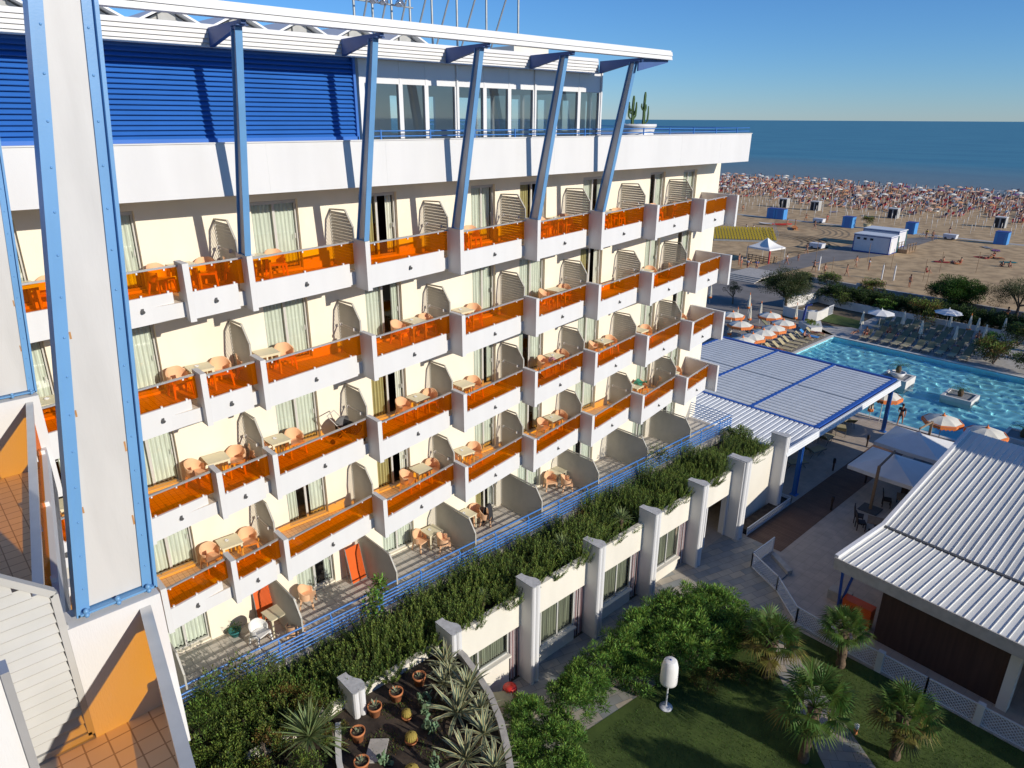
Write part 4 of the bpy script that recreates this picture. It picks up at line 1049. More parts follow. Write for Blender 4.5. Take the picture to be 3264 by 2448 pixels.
for (x,y,h,fr,sd,ol,ln,lb) in ((21.85,-9.75,1.75,1.15,1,.45,(.05,.0),'fan palm at the top of the garden path, yellow skirt of old leaves'),(24.55,-11.5,1.75,.95,2,.1,(.03,.1),'small fan palm standing by the white lattice fence'),(19.25,-12.55,2.15,1.3,3,.1,(.12,.02),'largest fan palm with open crown left of the stone path'),(21.65,-14.6,1.7,1.1,4,.4,(.14,.05),'lowest fan palm right of the stone path with yellowing skirt')):
    p = fan_palm(sd, h, fr, 28, 22, ol, ln); p.location = (x,y,0); p['label'] = lb; p['group'] = 'fan palms in the garden'
# ================================================================== GROUND, PATHS, LAWN
M['plaza'] = tile_mat('beige_plaza_tiles', (.50,.42,.34), (.55,.46,.37), (.40,.34,.28), .45, .45, .008, .55, .1, var=.2)
M['slate'] = tile_mat('patchwork_slate', (.27,.29,.29), (.52,.45,.35), (.20,.20,.19), .75, .38, .010, .6, .2, .5, .28, .2)
M['slate2'] = tile_mat('patchwork_slate_path', (.26,.28,.27), (.48,.40,.31), (.20,.19,.17), .6, .4, .010, .6, .2, .5, R(48), .2)
M['deck'] = tile_mat('brown_deck_boards', (.17,.095,.06), (.21,.12,.075), (.06,.035,.025), .14, 3.6, .010, .6, .3, .5, 0, .2)
M['grnd'] = mat('garden_earth', (.17,.13,.08), .95, .3, .6)
M['lawn'] = mat('lawn_ground', (.075,.115,.022), .95, .4, 1.1, .5, 60, col2=(.045,.075,.014))
M['lpath'] = mat('grey_lounge_deck', (.33,.29,.24), .8, .15, 1.2, .1, 30)
M['asph'] = mat('grey_asphalt', (.235,.215,.195), .85, .2, .4, .1, 40)
def sheet(name, pts, z, m):
    b = MB(); b.face([(x,y,z) for x,y in pts]); return struct(b.build(name, m))
sheet('ground', [(-900,-900),(51.4,-900),(51.4,900),(-900,900)], -.05, M['grnd'])
sheet('ground', [(51.4,8.7),(93,8.7),(93,900),(51.4,900)], -.05, M['grnd'])
sheet('ground', [(69.4,-900),(93,-900),(93,8.7),(69.4,8.7)], -.05, M['grnd'])
sheet('ground', [(51.4,-900),(69.4,-900),(69.4,-26),(51.4,-26)], -.05, M['grnd'])
sheet('plaza', [(25.3,-34),(51.4,-34),(51.4,10),(25.3,10)], 0, M['plaza'])
sheet('paving', [(-4,-9.0),(24,-9.0),(25.35,-9.0),(27.0,-7.6),(27.9,-5.75),(30.2,-5.75),(30.2,-3.3),(-4,-3.3)], .004, M['slate'])
sheet('boardwalk', [(30.2,-6.05),(52.0-.6,-6.05),(51.4,-4.15),(30.2,-4.15)], .008, M['deck'])
sheet('lawn', [(8,-30),(25.3,-30),(25.3,-9.0),(24.3,-8.7),(22,-7.5),(12,-6.5),(10.5,-8)], .012, M['lawn'])
sheet('path', [(24.6,-9.0),(23.3,-8.95),(19.5,-13.2),(16.0,-17.2),(17.2,-18.2),(20.8,-14.3)][::-1], .018, M['slate2'])
# grass blades on the lawn
r_ = random.Random(2); b = MB(); n = 0
while n < 26000:
    x = r_.uniform(10.5,25.2); y = r_.uniform(-19,-6.6)
    if y > -6.5-.05*x or (y < -9.2+0 and abs((x-24.0)*(-.735)+(y+8.95)*.678+(-.05)) < .78 and y > -18): continue
    n += 1; h = r_.uniform(.03,.075); a = r_.uniform(0,6.28); p = Vector((x,y,.012)); d = Vector((math.cos(a),math.sin(a),0))*.012
    b.face([p-d, p+d, p+Vector((r_.uniform(-.03,.03),r_.uniform(-.03,.03),h))], 0)
o = b.build('grass', M['grass']); tag(o, 'short dark green grass of the lawn around the garden lamp', 'grass', kind='stuff')
# --- garden lamp
t = thing('garden_lamp', 'white giant table lamp standing on the dark lawn', 'garden lamp', (17.7,-8.05,.012))
b = MB(); b.lathe([(0,0),(.24,0),(.25,.03),(.22,.06),(.05,.09),(0,.09)], 24); b.build('base', M['whitepaint'], t)
b = MB(); b.tube([(0,0,.08),(0,0,1.25)], .035, 10); b.build('stem', M['whitepaint'], t)
b = MB(); b.lathe([(0,1.2),(.26,1.16),(.31,1.2),(.32,1.3),(.30,1.9),(.24,2.15),(.19,2.2),(0,2.2)], 28); b.build('lamp_shade', M['umbgrey'], t)
b = MB(); b.ball((0,0,2.21), .04, 8, 4); b.build('finial', M['trim'], t)
# --- lattice fence
def lattice(root, p, q, h, post=True):
    p = Vector(p+(0,)); q = Vector(q+(0,)); d = q-p; L = d.length; d.normalize(); b = MB(); up = Vector((0,0,1))
    for z in (.07, h): b.bar(p+up*z, q+up*z, .05, .05)
    for e in (p, q): b.bar(e, e+up*(h+.03), .06, .06)
    s_ = .14; n = int((L+h)/s_)
    for k in range(-int(h/s_)-1, n):
        for sg_ in (1, -1):
            x0 = k*s_; pts = []
            a0, a1 = x0, x0+h-.07
            if sg_ < 0: a0, a1 = a1, a0
            lo, hi = .07, h
            # clip to 0..L
            def clip(a0, a1):
                t0, t1 = 0., 1.
                if a1 != a0:
                    for lim, ge in ((0, True),(L, False)):
                        tt = (lim-a0)/(a1-a0)
                        inside0 = a0 >= lim if ge else a0 <= lim; inside1 = a1 >= lim if ge else a1 <= lim
                        if inside0 and inside1: continue
                        if not inside0 and not inside1: return None
                        if inside0: t1 = min(t1, tt)
                        else: t0 = max(t0, tt)
                return (t0, t1) if t1-t0 > .05 else None
            c = clip(a0, a1)
            if c:
                pa = p+d*(a0+(a1-a0)*c[0])+up*(lo+(hi-lo)*c[0]); pb = p+d*(a0+(a1-a0)*c[1])+up*(lo+(hi-lo)*c[1])
                b.bar(pa, pb, .012, .028, 0, up=d.cross(up))
    b.build('lattice_panel', M['whitepaint'], root)
t = thing('lattice_fence', 'long white lattice fence dividing the lawn from the bar plaza', 'fence', (0,0,0), world=True)
FP = [(27.1,-7.45),(25.65,-9.1),(25.45,-11.05),(25.42,-12.6),(25.38,-14.3),(25.34,-16.05),(25.3,-17.8),(25.25,-19.6)]
for a, c in zip(FP[1:], FP[2:]): lattice(t, a, c, .85)
b = MB(); b.hexa([(25.5,-9.1,0),(25.75,-9.1,0),(25.45,-19.6,0),(25.12,-19.6,0)][::-1], [(25.5,-9.1,.07),(25.75,-9.1,.07),(25.45,-19.6,.07),(25.12,-19.6,.07)][::-1]); b.build('kerb', M['concrete'], t)
for (x,y) in ((25.42,-12.6),(25.34,-16.05)):
    b = MB(); b.box(x-.1,y-.12,0,x+.1,y+.12,.95); b.build('pier', M['poolwall'], t)
t = thing('lattice_pen', 'small white lattice enclosure around a shallow basin by the boardwalk', 'fence', (0,0,0), world=True)
for a, c in (((27.95,-5.7),(29.95,-5.72)),((27.95,-5.7),(27.1,-7.45)),((27.1,-7.45),(25.65,-9.1))): lattice(t, a, c, .8)
b = MB(); b.prism([(28.1,-5.85),(27.4,-7.2),(29.0,-7.2),(29.9,-5.85)], 0, .06); b.build('basin_floor', M['c_grey'], t)
b = MB(); b.prism([(29.4,-5.95),(28.6,-7.2),(28.9,-7.3),(29.7,-6.0)], .0, .22); b.build('basin_kerb', M['concrete'], t)
t = thing('lattice_planter', 'white lattice planter along the foot of the cream podium wall', 'planter', (0,0,0), world=True)
for a, c in (((30.3,-4.12),(35.0,-4.12)),((35.0,-4.12),(35.0,-3.4))): lattice(t, a, c, .45)
b = MB(); b.box(30.32,-4.05,.0,34.95,-3.45,.3); b.build('soil', M['soil'], t)
# bollards
for (x,y,ds,m) in ((21.68,-13.28,'right of the stone path by the lowest palm','p'),(20.45,-12.33,'left of the stone path by the large palm','p'),(23.0,-11.3,'upper right of the stone path','p'),(22.35,-10.9,'left of the stone path under the first palm','p'),(40.8,-3.95,'under the pergola edge','d'),(36.1,-5.95,'right of the boardwalk near the blue post','d'),(45.9,-3.95,'left of the boardwalk, far end','d'),(40.7,-5.95,'right of the boardwalk under the canopy','d')):
    t = thing('bollard_light', ('short path light with white cap ' if m == 'p' else 'slim brown bollard light ')+ds, 'bollard light', (x,y,.012), 0, 'bollard lights')
    h = .42 if m == 'p' else .85
    b = MB(); b.tube([(0,0,0),(0,0,h*.6)], .07 if m == 'p' else .055, 10); put('post', b.mesh('post', M['terra'] if m == 'p' else M['dwood']), t)
    b = MB(); b.lathe([(.06,h*.6),(.085,h*.64),(.085,h*.97),(.06,h),(0,h)], 12); put('head', b.mesh('head', M['whitepaint'] if m == 'p' else M['dwood']), t)
# red stool and table under the podium
t = thing('garden_table', 'low pale wooden table on the paving under the podium', 'table', (13.0,-4.15,0), R(-35))
b = MB(); b.box(-.45,-.35,.66,.45,.35,.70); b.build('table_top', M['cushion'], t)
for sx in (-.4,.4):
    for sy in (-.3,.3): b = MB(); b.box(sx-.025,sy-.025,0,sx+.025,sy+.025,.66); b.build('leg', M['dwood'], t)
t = thing('wire_stool', 'red wire basket stool behind the low table', 'stool', (13.6,-4.0,0))
b = MB(); 
for k in range(14):
    a = 2*math.pi*k/14; b.tube([(.2*math.cos(a),.2*math.sin(a),0),(.28*math.cos(a+.2),.28*math.sin(a+.2),.35),(.24*math.cos(a+.4),.24*math.sin(a+.4),.75)], .016, 5)
for z, q in ((.02,.2),(.25,.265),(.5,.27),(.75,.24)): b.tube([(q*math.cos(2*math.pi*k/16),q*math.sin(2*math.pi*k/16),z) for k in range(17)], .016, 5)
b.build('wire_frame', M['red'], t)
b = MB(); b.lathe([(0,.74),(.23,.74),(.23,.77),(0,.77)], 16); b.build('seat', M['red'], t)
# ================================================================== PERGOLA
t = thing('pergola', 'large pergola with grey pleated awnings on blue beams beside the pool', 'pergola', (0,0,0), world=True)
b = MB()
for y in (-3.55,.62,5.0,9.75): b.box(38.1, y-.11, 3.42, 50.0, y+.11, 3.68)
b.box(38.0,-3.66,3.44,38.22,9.86,3.66); b.box(49.9,-3.66,3.5,50.1,9.86,3.70); b.box(49.92,-3.6,2.95,50.08,9.8,3.05)
y = -3.4; k = 0
while y < 9.5: b.bar((50,y,3.02 if k%2 else 3.52),(50,y+.6,3.52 if k%2 else 3.02),.05,.05); y += .6; k += 1
b.build('beams', M['dblue'], t)
for (ya, yb) in ((-3.43,.50),(.74,4.88),(5.12,9.63)):
    for (xa, xb) in ((38.25,43.95),(44.08,49.8)):
        q = MB(); n = 96
        q.grid(lambda u, v: (xa+(xb-xa)*u, ya+(yb-ya)*v, 3.53+.15*abs(math.sin(u*(xb-xa)/.475*math.pi))**.55+.012*math.sin(v*math.pi)), n, 2)
        q.m = [1 if (j_ % n) % 8 == 0 else 0 for j_ in range(len(q.f))]  # fold shade painted as a darker strip at each pleat crease
        q.build('awning', [M['awning'], M['pleat_shade']], t)
    q = MB(); q.grid(lambda u, v: (38.3+11.5*u, yb-.02-.09*v*(.6+.4*math.cos(u*11.5/.42*2*math.pi)), 3.665), 160, 1, 0, False)
    q.build('awning_edge', M['whitepaint'], t)
q = MB(); n = 44
for k in range(n):
    y0 = -3.8+13.5*k/n; q.hexa([(34.0,y0,3.36),(38.02,y0,3.58),(38.02,y0+.29,3.58),(34.0,y0+.29,3.36)], [(34.0,y0+.04,3.42),(38.02,y0+.04,3.64),(38.02,y0+.2,3.64),(34.0,y0+.2,3.42)])
q.hexa([(34.0,-3.85,3.34),(38.02,-3.85,3.56),(38.02,9.7,3.56),(34.0,9.7,3.34)], [(34.0,-3.85,3.37),(38.02,-3.85,3.59),(38.02,9.7,3.59),(34.0,9.7,3.37)])
q.build('ribbed_roof', M['ribmetal2'], t)
q = MB()
for k in range(3): q.prism_x([(-3.98+.03*k,3.28+.12*k),(-3.95+.03*k,3.385+.12*k),(-3.80,3.385+.12*k),(-3.80,3.28+.12*k)], 33.9, 50.1)
q.build('fascia', M['ribmetal2'], t)
for (x,y) in ((36.24,-3.72),(49.2,-3.72),(49.2,.62),(49.2,5.0),(49.2,9.6),(36.24,5.0)):
    q = MB(); q.box(x-.10,y-.02,0,x+.10,y+.02,3.42)
    for s_ in (-1,1): q.box(x+s_*.10-.012,y-.11,0,x+s_*.10+.012,y+.11,3.42)
    q.box(x-.2,y-.2,0,x+.2,y+.2,.03); q.bar((x,y,2.5),(x,y+(.5 if y < 0 else 0),3.4),.05,.05) if y < 0 else None
    q.build('post', M['rail'], t)

# ================================================================== BAR PAVILION
t = thing('bar_building', 'poolside bar with white ribbed butterfly roof and dark brown wall', 'bar', (0,0,0), world=True)
def bp(u, v, z): return (26.75+u-.055*v, -9.85-.05*u-v, z)      # u along +X, v away from the hotel
V1 = 20.
def zr(u): return 3.2-.22*u/4.4 if u < 4.4 else 2.98+(u-4.4)*2.15/9.1
def roofsec(u0, u1, m):
    q = MB()
    q.hexa([bp(u0,0,zr(u0)-.08),bp(u1,0,zr(u1)-.08),bp(u1,V1,zr(u1)-.08),bp(u0,V1,zr(u0)-.08)][::-1], [bp(u0,0,zr(u0)),bp(u1,0,zr(u1)),bp(u1,V1,zr(u1)),bp(u0,V1,zr(u0))][::-1])
    v = .22
    while v < V1-.2:
        q.hexa([bp(u0,v,zr(u0)),bp(u1,v,zr(u1)),bp(u1,v+.04,zr(u1)),bp(u0,v+.04,zr(u0))][::-1], [bp(u0,v+.01,zr(u0)+.034),bp(u1,v+.01,zr(u1)+.034),bp(u1,v+.03,zr(u1)+.034),bp(u0,v+.03,zr(u0)+.034)][::-1]); v += .285
    return q
roofsec(0, 4.34, 0).build('front_roof', M['ribmetal'], t)
roofsec(4.5, 13.5, 0).build('rear_roof', M['ribmetal'], t)
q = MB(); q.bar(bp(4.42,0,3.0),bp(4.42,V1,3.0),.14,.10); q.build('valley_gutter', M['lampm'], t)
q = MB(); q.bar(bp(0,-.02,zr(0)+.05),bp(4.4,-.02,zr(4.4)+.05),.16,.20); q.bar(bp(4.4,-.02,zr(4.4)+.05),bp(13.5,-.02,zr(13.5)+.05),.16,.20); q.build('verge', M['whitepaint'], t)
q = MB(); q.hexa([bp(-.06,-.05,2.72),bp(.0,-.05,2.72),bp(.0,V1,2.72),bp(-.06,V1,2.72)][::-1], [bp(-.06,-.05,3.24),bp(0,-.05,3.24),bp(0,V1,3.24),bp(-.06,V1,3.24)][::-1]); q.build('fascia', M['concrete'], t)
q = MB(); q.hexa([bp(0,0,2.72),bp(13,0,2.72),bp(13,V1,2.72),bp(0,V1,2.72)][::-1], [bp(0,0,2.76),bp(4,0,2.76),bp(4,V1,2.76),bp(0,V1,2.76)][::-1]) if False else q.hexa([bp(0,.05,2.7),bp(4.3,.05,2.7),bp(4.3,V1,2.7),bp(0,V1,2.7)][::-1], [bp(0,.05,2.73),bp(4.3,.05,2.73),bp(4.3,V1,2.73),bp(0,V1,2.73)][::-1]); q.build('soffit', M['concrete'], t)
q = MB(); q.hexa([bp(.5,1.85,0),bp(.65,1.85,0),bp(.65,6.4,0),bp(.5,6.4,0)][::-1], [bp(.5,1.85,2.7),bp(.65,1.85,2.7),bp(.65,6.4,2.7),bp(.5,6.4,2.7)][::-1])
q.hexa([bp(.65,1.85,0),bp(9,1.85,0),bp(9,2.0,0),bp(.65,2.0,0)][::-1], [bp(.65,1.85,2.7),bp(9,1.85,2.7),bp(9,2.0,2.7),bp(.65,2.0,2.7)][::-1]); q.build('brown_wall', M['bwall'], t)
q = MB(); q.hexa([bp(.35,6.4,0),bp(.75,6.4,0),bp(.75,6.75,0),bp(.35,6.75,0)][::-1], [bp(.35,6.4,2.7),bp(.75,6.4,2.7),bp(.75,6.75,2.7),bp(.35,6.75,2.7)][::-1]); q.build('white_pier', M['gcream'], t)
q = MB(); q.box(36,-24,0,44,-12.4,2.6); q.build('bar_core', M['bwall'], t)
for (u,v,u2,v2) in ((1.15,.02,.6,.1),(1.15,.02,1.1,.5)):
    q = MB(); a, c = bp(u,v,0), bp(u2,v2,2.72); q.bar(a, c, .10, .10); q.build('blue_post', M['dblue'], t)
for u in (8.5,12.8):
    q = MB(); q.bar(bp(u,.3,0), bp(u,.3,zr(u)-.1), .14,.14); q.build('blue_post', M['dblue'], t)
q = MB(); q.hexa([bp(.75,.35,.0),bp(1.15,.30,.0),bp(1.2,1.5,.0),bp(.8,1.5,.0)][::-1], [bp(.7,.3,1.02),bp(1.2,.25,1.02),bp(1.25,1.5,1.02),bp(.75,1.5,1.02)][::-1])
tag(q.build('bar_counter', M['oran']), 'bright orange bar counter under the left corner of the bar roof', 'counter')
b = MB(); b.box(28.4,-10.1,0,28.95,-9.2,.45); tag(b.build('stone_bench', M['concrete']), 'pale stone bench block beside the blue bar posts', 'bench')
# ---- cantilever parasols
def canti(cx, cy, hx, hy, zt, px, label):
    t = thing('cantilever_parasol', label, 'parasol', (cx,cy,0))
    b = MB(); n = 10
    ap = Vector((0,0,zt+.62))
    co = [Vector((-hx,-hy,zt)),Vector((hx,-hy,zt)),Vector((hx,hy,zt)),Vector((-hx,hy,zt))]
    for i in range(4):
        a, c = co[i], co[(i+1)%4]; m_ = (a+c)/2-Vector((0,0,.03))
        b.face([ap, a, m_]); b.face([ap, m_, c])
        b.face([a, a-Vector((0,0,.22)), m_-Vector((0,0,.22)), m_]); b.face([m_, m_-Vector((0,0,.22)), c-Vector((0,0,.22)), c])
    put('canopy', b.mesh('canopy', M['umbgrey']), t)
    b = MB(); b.lathe([(.22,zt+.55),(.12,zt+.66),(.03,zt+.72),(0,zt+.72)], 12); put('vent_cap', b.mesh('vent_cap', M['umbgrey']), t)
    b = MB(); b.bar((px,0,0),(px,0,zt+.72),.10,.14); put('pole', b.mesh('pole', M['wood']), t)
    b = MB(); b.bar((px,0,zt+.68),(0,0,zt+.92),.08,.10); b.tube([(0,0,zt+.95),(0,0,zt+.55)],.02,6); put('arm', b.mesh('arm', M['wood']), t)
    b = MB(); b.box(px-.5,-.5,0,px+.5,.5,.05); put('base_plate', b.mesh('base_plate', M['lampm']), t)
    b = MB()
    for c in co: b.tube([tuple(ap-Vector((0,0,.1))), tuple(c-Vector((0,0,.02)))], .012, 5)
    put('ribs', b.mesh('ribs', M['wood']), t)
canti(39.9,-7.4,1.75,1.75,2.0,-2.12,'white square cantilever parasol over the bar tables, nearer one')
canti(44.1,-7.25,1.75,1.8,2.05,2.3,'white square cantilever parasol farther off by the pool edge')
# ---- rattan chairs and tables of the bar
def rattan():
    t = thing('rattan_chair', 'dark rattan chair', 'chair', (0,0,0))
    b = MB(); b.box(-.22,-.22,.40,.22,.22,.47); b.build('seat', M['dwood'], t)
    b = MB(); b.hexa([(-.22,.18,.47),(.22,.18,.47),(.22,.23,.47),(-.22,.23,.47)], [(-.22,.26,1.0),(.22,.26,1.0),(.22,.31,1.0),(-.22,.31,1.0)]); b.build('backrest', M['dwood'], t)
    for sx in (-.2,.2):
        for sy in (-.2,.2): b = MB(); b.box(sx-.022,sy-.022,0,sx+.022,sy+.022,.40); b.build('leg', M['dwood'], t)
    return Proto(t)
rc = rattan()
for (x,y,a,ds) in ((35.3,-7.85,.6,'left end of the nearest bar table'),(35.9,-7.5,.3,'behind the nearest bar table'),(36.2,-9.0,2.6,'right of the nearest bar table'),(38.8,-7.85,.4,'under the nearer parasol, left'),(39.9,-8.3,-1.6,'under the nearer parasol, right'),(41.7,-7.9,.2,'between the two parasols'),(38.9,-9.2,3.0,'under the bar roof edge')):
    rc.at((x,y,.002), a, 'dark rattan chair, '+ds, 'rattan bar chairs')
for (x,y,ds) in ((35.5,-8.5,'nearest, left of the parasol pole'),(39.2,-8.6,'under the nearer parasol')):
    t = thing('bar_table', 'square brown bar table '+ds, 'table', (x,y,.002), .3, 'brown bar tables')
    b = MB(); b.box(-.42,-.42,.70,.42,.42,.74); put('table_top', b.mesh('table_top', M['wood']), t)
    b = MB(); b.box(-.05,-.05,0,.05,.05,.7); b.box(-.28,-.28,0,.28,.28,.03); put('pedestal', b.mesh('pedestal', M['dwood']), t)

# ================================================================== POOL
PX0, PX1, PY0, PY1 = 51.4, 69.4, -26, 8.7
m = bpy.data.materials.new('pool_tiles'); m.use_nodes = True; nt = m.node_tree; bs = nt.nodes['Principled BSDF']; bs.inputs['Roughness'].default_value = .5
tc = nt.nodes.new('ShaderNodeTexCoord'); br = nt.nodes.new('ShaderNodeTexBrick'); br.offset = 0
br.inputs['Scale'].default_value = 1; br.inputs['Brick Width'].default_value = .25; br.inputs['Row Height'].default_value = .25; br.inputs['Mortar Size'].default_value = .012
br.inputs['Color1'].default_value = (.36,.84,.95,1); br.inputs['Color2'].default_value = (.42,.88,.97,1); br.inputs['Mortar'].default_value = (.5,.8,.85,1)
nt.links.new(tc.outputs['Object'], br.inputs['Vector']); nt.links.new(br.outputs['Color'], bs.inputs['Base Color']); M['ptile'] = m
b = MB(); zf = -1.25
b.face([(PX0,PY0,zf),(PX1,PY0,zf),(PX1,PY1,zf),(PX0,PY1,zf)])
for (a, c) in (((PX0,PY1),(PX1,PY1)),((PX1,PY1),(PX1,PY0)),((PX1,PY0),(PX0,PY0)),((PX0,PY0),(PX0,PY1))): b.face([(a[0],a[1],zf),(c[0],c[1],zf),(c[0],c[1],0),(a[0],a[1],0)])
pb_ = struct(b.build('pool_basin', M['ptile'])); pb_.cycles.is_caustics_receiver = True
b = MB(); cw = .32
b.box(PX1,PY0,-.04,PX1+cw,PY1+cw,.05); b.box(PX0-cw,PY1,-.04,PX1,PY1+cw,.05); b.box(PX0-cw,PY0,-.04,PX0,PY1,.05)
struct(b.build('pool_coping', M['poolwall']))
m = bpy.data.materials.new('pool_water'); m.use_nodes = True; nt = m.node_tree; nt.nodes.clear()
o = nt.nodes.new('ShaderNodeOutputMaterial'); mx = nt.nodes.new('ShaderNodeMixShader'); tr = nt.nodes.new('ShaderNodeBsdfTransparent'); tr.inputs['Color'].default_value = (.48,.90,.97,1)
gl = nt.nodes.new('ShaderNodeBsdfGlossy'); gl.inputs['Roughness'].default_value = .04
lw_ = nt.nodes.new('ShaderNodeLayerWeight'); pw = nt.nodes.new('ShaderNodeMath'); pw.operation = 'POWER'; pw.inputs[1].default_value = 5; nt.links.new(lw_.outputs['Facing'], pw.inputs[0])
fr = nt.nodes.new('ShaderNodeMath'); fr.operation = 'MULTIPLY_ADD'; fr.inputs[1].default_value = .75; fr.inputs[2].default_value = .07; nt.links.new(pw.outputs[0], fr.inputs[0])
tc = nt.nodes.new('ShaderNodeTexCoord'); ns = nt.nodes.new('ShaderNodeTexNoise'); ns.inputs['Scale'].default_value = 2.6; ns.inputs['Detail'].default_value = 3; ns.inputs['Distortion'].default_value = .8
vo = nt.nodes.new('ShaderNodeTexVoronoi'); vo.feature = 'SMOOTH_F1'; vo.inputs['Scale'].default_value = 1.6
ad = nt.nodes.new('ShaderNodeMath'); ad.operation = 'ADD'
bu = nt.nodes.new('ShaderNodeBump'); bu.inputs['Strength'].default_value = 1.0; bu.inputs['Distance'].default_value = .10
nt.links.new(tc.outputs['Object'], ns.inputs['Vector']); nt.links.new(tc.outputs['Object'], vo.inputs['Vector']); nt.links.new(ns.outputs['Fac'], ad.inputs[0]); nt.links.new(vo.outputs['Distance'], ad.inputs[1])
nt.links.new(ad.outputs[0], bu.inputs['Height']); nt.links.new(bu.outputs[0], gl.inputs['Normal'])
nt.links.new(fr.outputs[0], mx.inputs[0]); nt.links.new(tr.outputs[0], mx.inputs[1]); nt.links.new(gl.outputs[0], mx.inputs[2]); nt.links.new(mx.outputs[0], o.inputs['Surface']); M['pwater'] = m
nt.nodes.clear(); o = nt.nodes.new('ShaderNodeOutputMaterial'); gz = nt.nodes.new('ShaderNodeBsdfGlass'); gz.inputs['IOR'].default_value = 1.33; gz.inputs['Roughness'].default_value = 0; gz.inputs['Color'].default_value = (.85,.99,1.0,1); nt.links.new(gz.outputs[0], o.inputs['Surface'])
rw_ = random.Random(12); WV = []
for k in range(16):
    L_ = rw_.uniform(.7,1.9); a_ = rw_.uniform(0,6.283); WV.append((2*math.pi/L_*math.cos(a_), 2*math.pi/L_*math.sin(a_), rw_.uniform(0,6.28), .0048*L_**1.4))
def wz(x, y): return -.14+sum(A*math.sin(kx*x+ky*y+p) for kx,ky,p,A in WV)
b = MB(); b.grid(lambda u, v: (PX0+(PX1-PX0)*u, PY0+(PY1-PY0)*v, wz(PX0+(PX1-PX0)*u, PY0+(PY1-PY0)*v)), 140, 260); pw_ = struct(b.build('pool_water', m)); pw_.cycles.is_caustics_caster = True
sheet('lounge_deck', [(46,8.9),(51.4,8.9),(70,9.0),(72,12),(72.5,17),(46,17)], .012, M['lpath'])
sheet('pool_terrace', [(69.72,-14),(81.5,-14),(81.5,9),(74,9),(72,12),(69.72,12)], .012, M['concrete'])
sheet('paved_yard', [(70,16.5),(92,16.5),(92,40),(60,40),(60,17)], .016, M['asph'])
sheet('promenade', [(85.6,-40),(92.2,-40),(92.2,16.4),(85.6,16.4)], .014, M['asph'])
sheet('lawn', [(74,8.2),(77.3,9.1),(78,13),(74.2,12.2)], .02, M['lawn'])
# islands with palms
def small_palm(loc, label, sc=1.):
    t = thing('island_palm', label, 'palm tree', loc)
    b = MB(); b.lathe([(.0,0),(.13,0),(.20,.25),(.13,.5),(.0,.52)], 10); put('trunk', b.mesh('trunk', M['pbark']), t, scale=sc)
    b = MB(); r_ = random.Random(int(loc[1]*10))
    for k in range(20):
        az = k*2.4; el = r_.uniform(.2,1.1); h = Vector((math.cos(az),math.sin(az),0)); p = Vector((0,0,.48)); e = el; prev = p
        for j in range(9):
            p = p+(h*math.cos(e)+Vector((0,0,math.sin(e))))*.115; e -= .24; s_ = Vector((-h.y,h.x,0))
            for sg_ in (-1,1): leaf(b, prev, (s_*sg_+h*.7+Vector((0,0,.1))).normalized(), .2*math.sin(math.pi*(j+1.5)/11), .035, Vector((0,0,1)), 0)
            prev = p
    put('crown', b.mesh('crown', M['palA']), t, scale=sc)
for (x,y,ds) in ((60.6,-.45,'nearer the pergola'),(60.6,-5.2,'in the middle of the pool'),(55.3,-10.6,'cut by the right edge')):
    t = thing('pool_island', 'square white planter island in the pool, '+ds, 'planter island', (x,y,-.14), 0, 'pool planter islands')
    b = MB(); s_ = 1.08; b.box(-s_,-s_,-1.0,s_,s_,.50 if y > -3 else .18); h = .50 if y > -3 else .18
    b.box(-s_,-s_,h,-s_+.2,s_,h+.12); b.box(s_-.2,-s_,h,s_,s_,h+.12); b.box(-s_+.2,-s_,h,s_-.2,-s_+.2,h+.12); b.box(-s_+.2,s_-.2,h,s_-.2,s_,h+.12); put('box', b.mesh('box', M['poolwall']), t)
    b = MB(); b.face([(-s_+.2,-s_+.2,h+.02),(s_-.2,-s_+.2,h+.02),(s_-.2,s_-.2,h+.02),(-s_+.2,s_-.2,h+.02)]); put('soil', b.mesh('soil', M['c_grey']), t)
    if y > -3: b = MB(); b.lathe([(0,h+.02),(.4,h+.02),(.62,h+.45),(.52,h+.45),(.5,h+.4),(0,h+.4)], 20); put('bowl', b.mesh('bowl', M['whitepaint']), t)
    small_palm((x,y,-.14+h+(.38 if y > -3 else .0)), 'stubby palm on the pool island '+ds, 1.15)

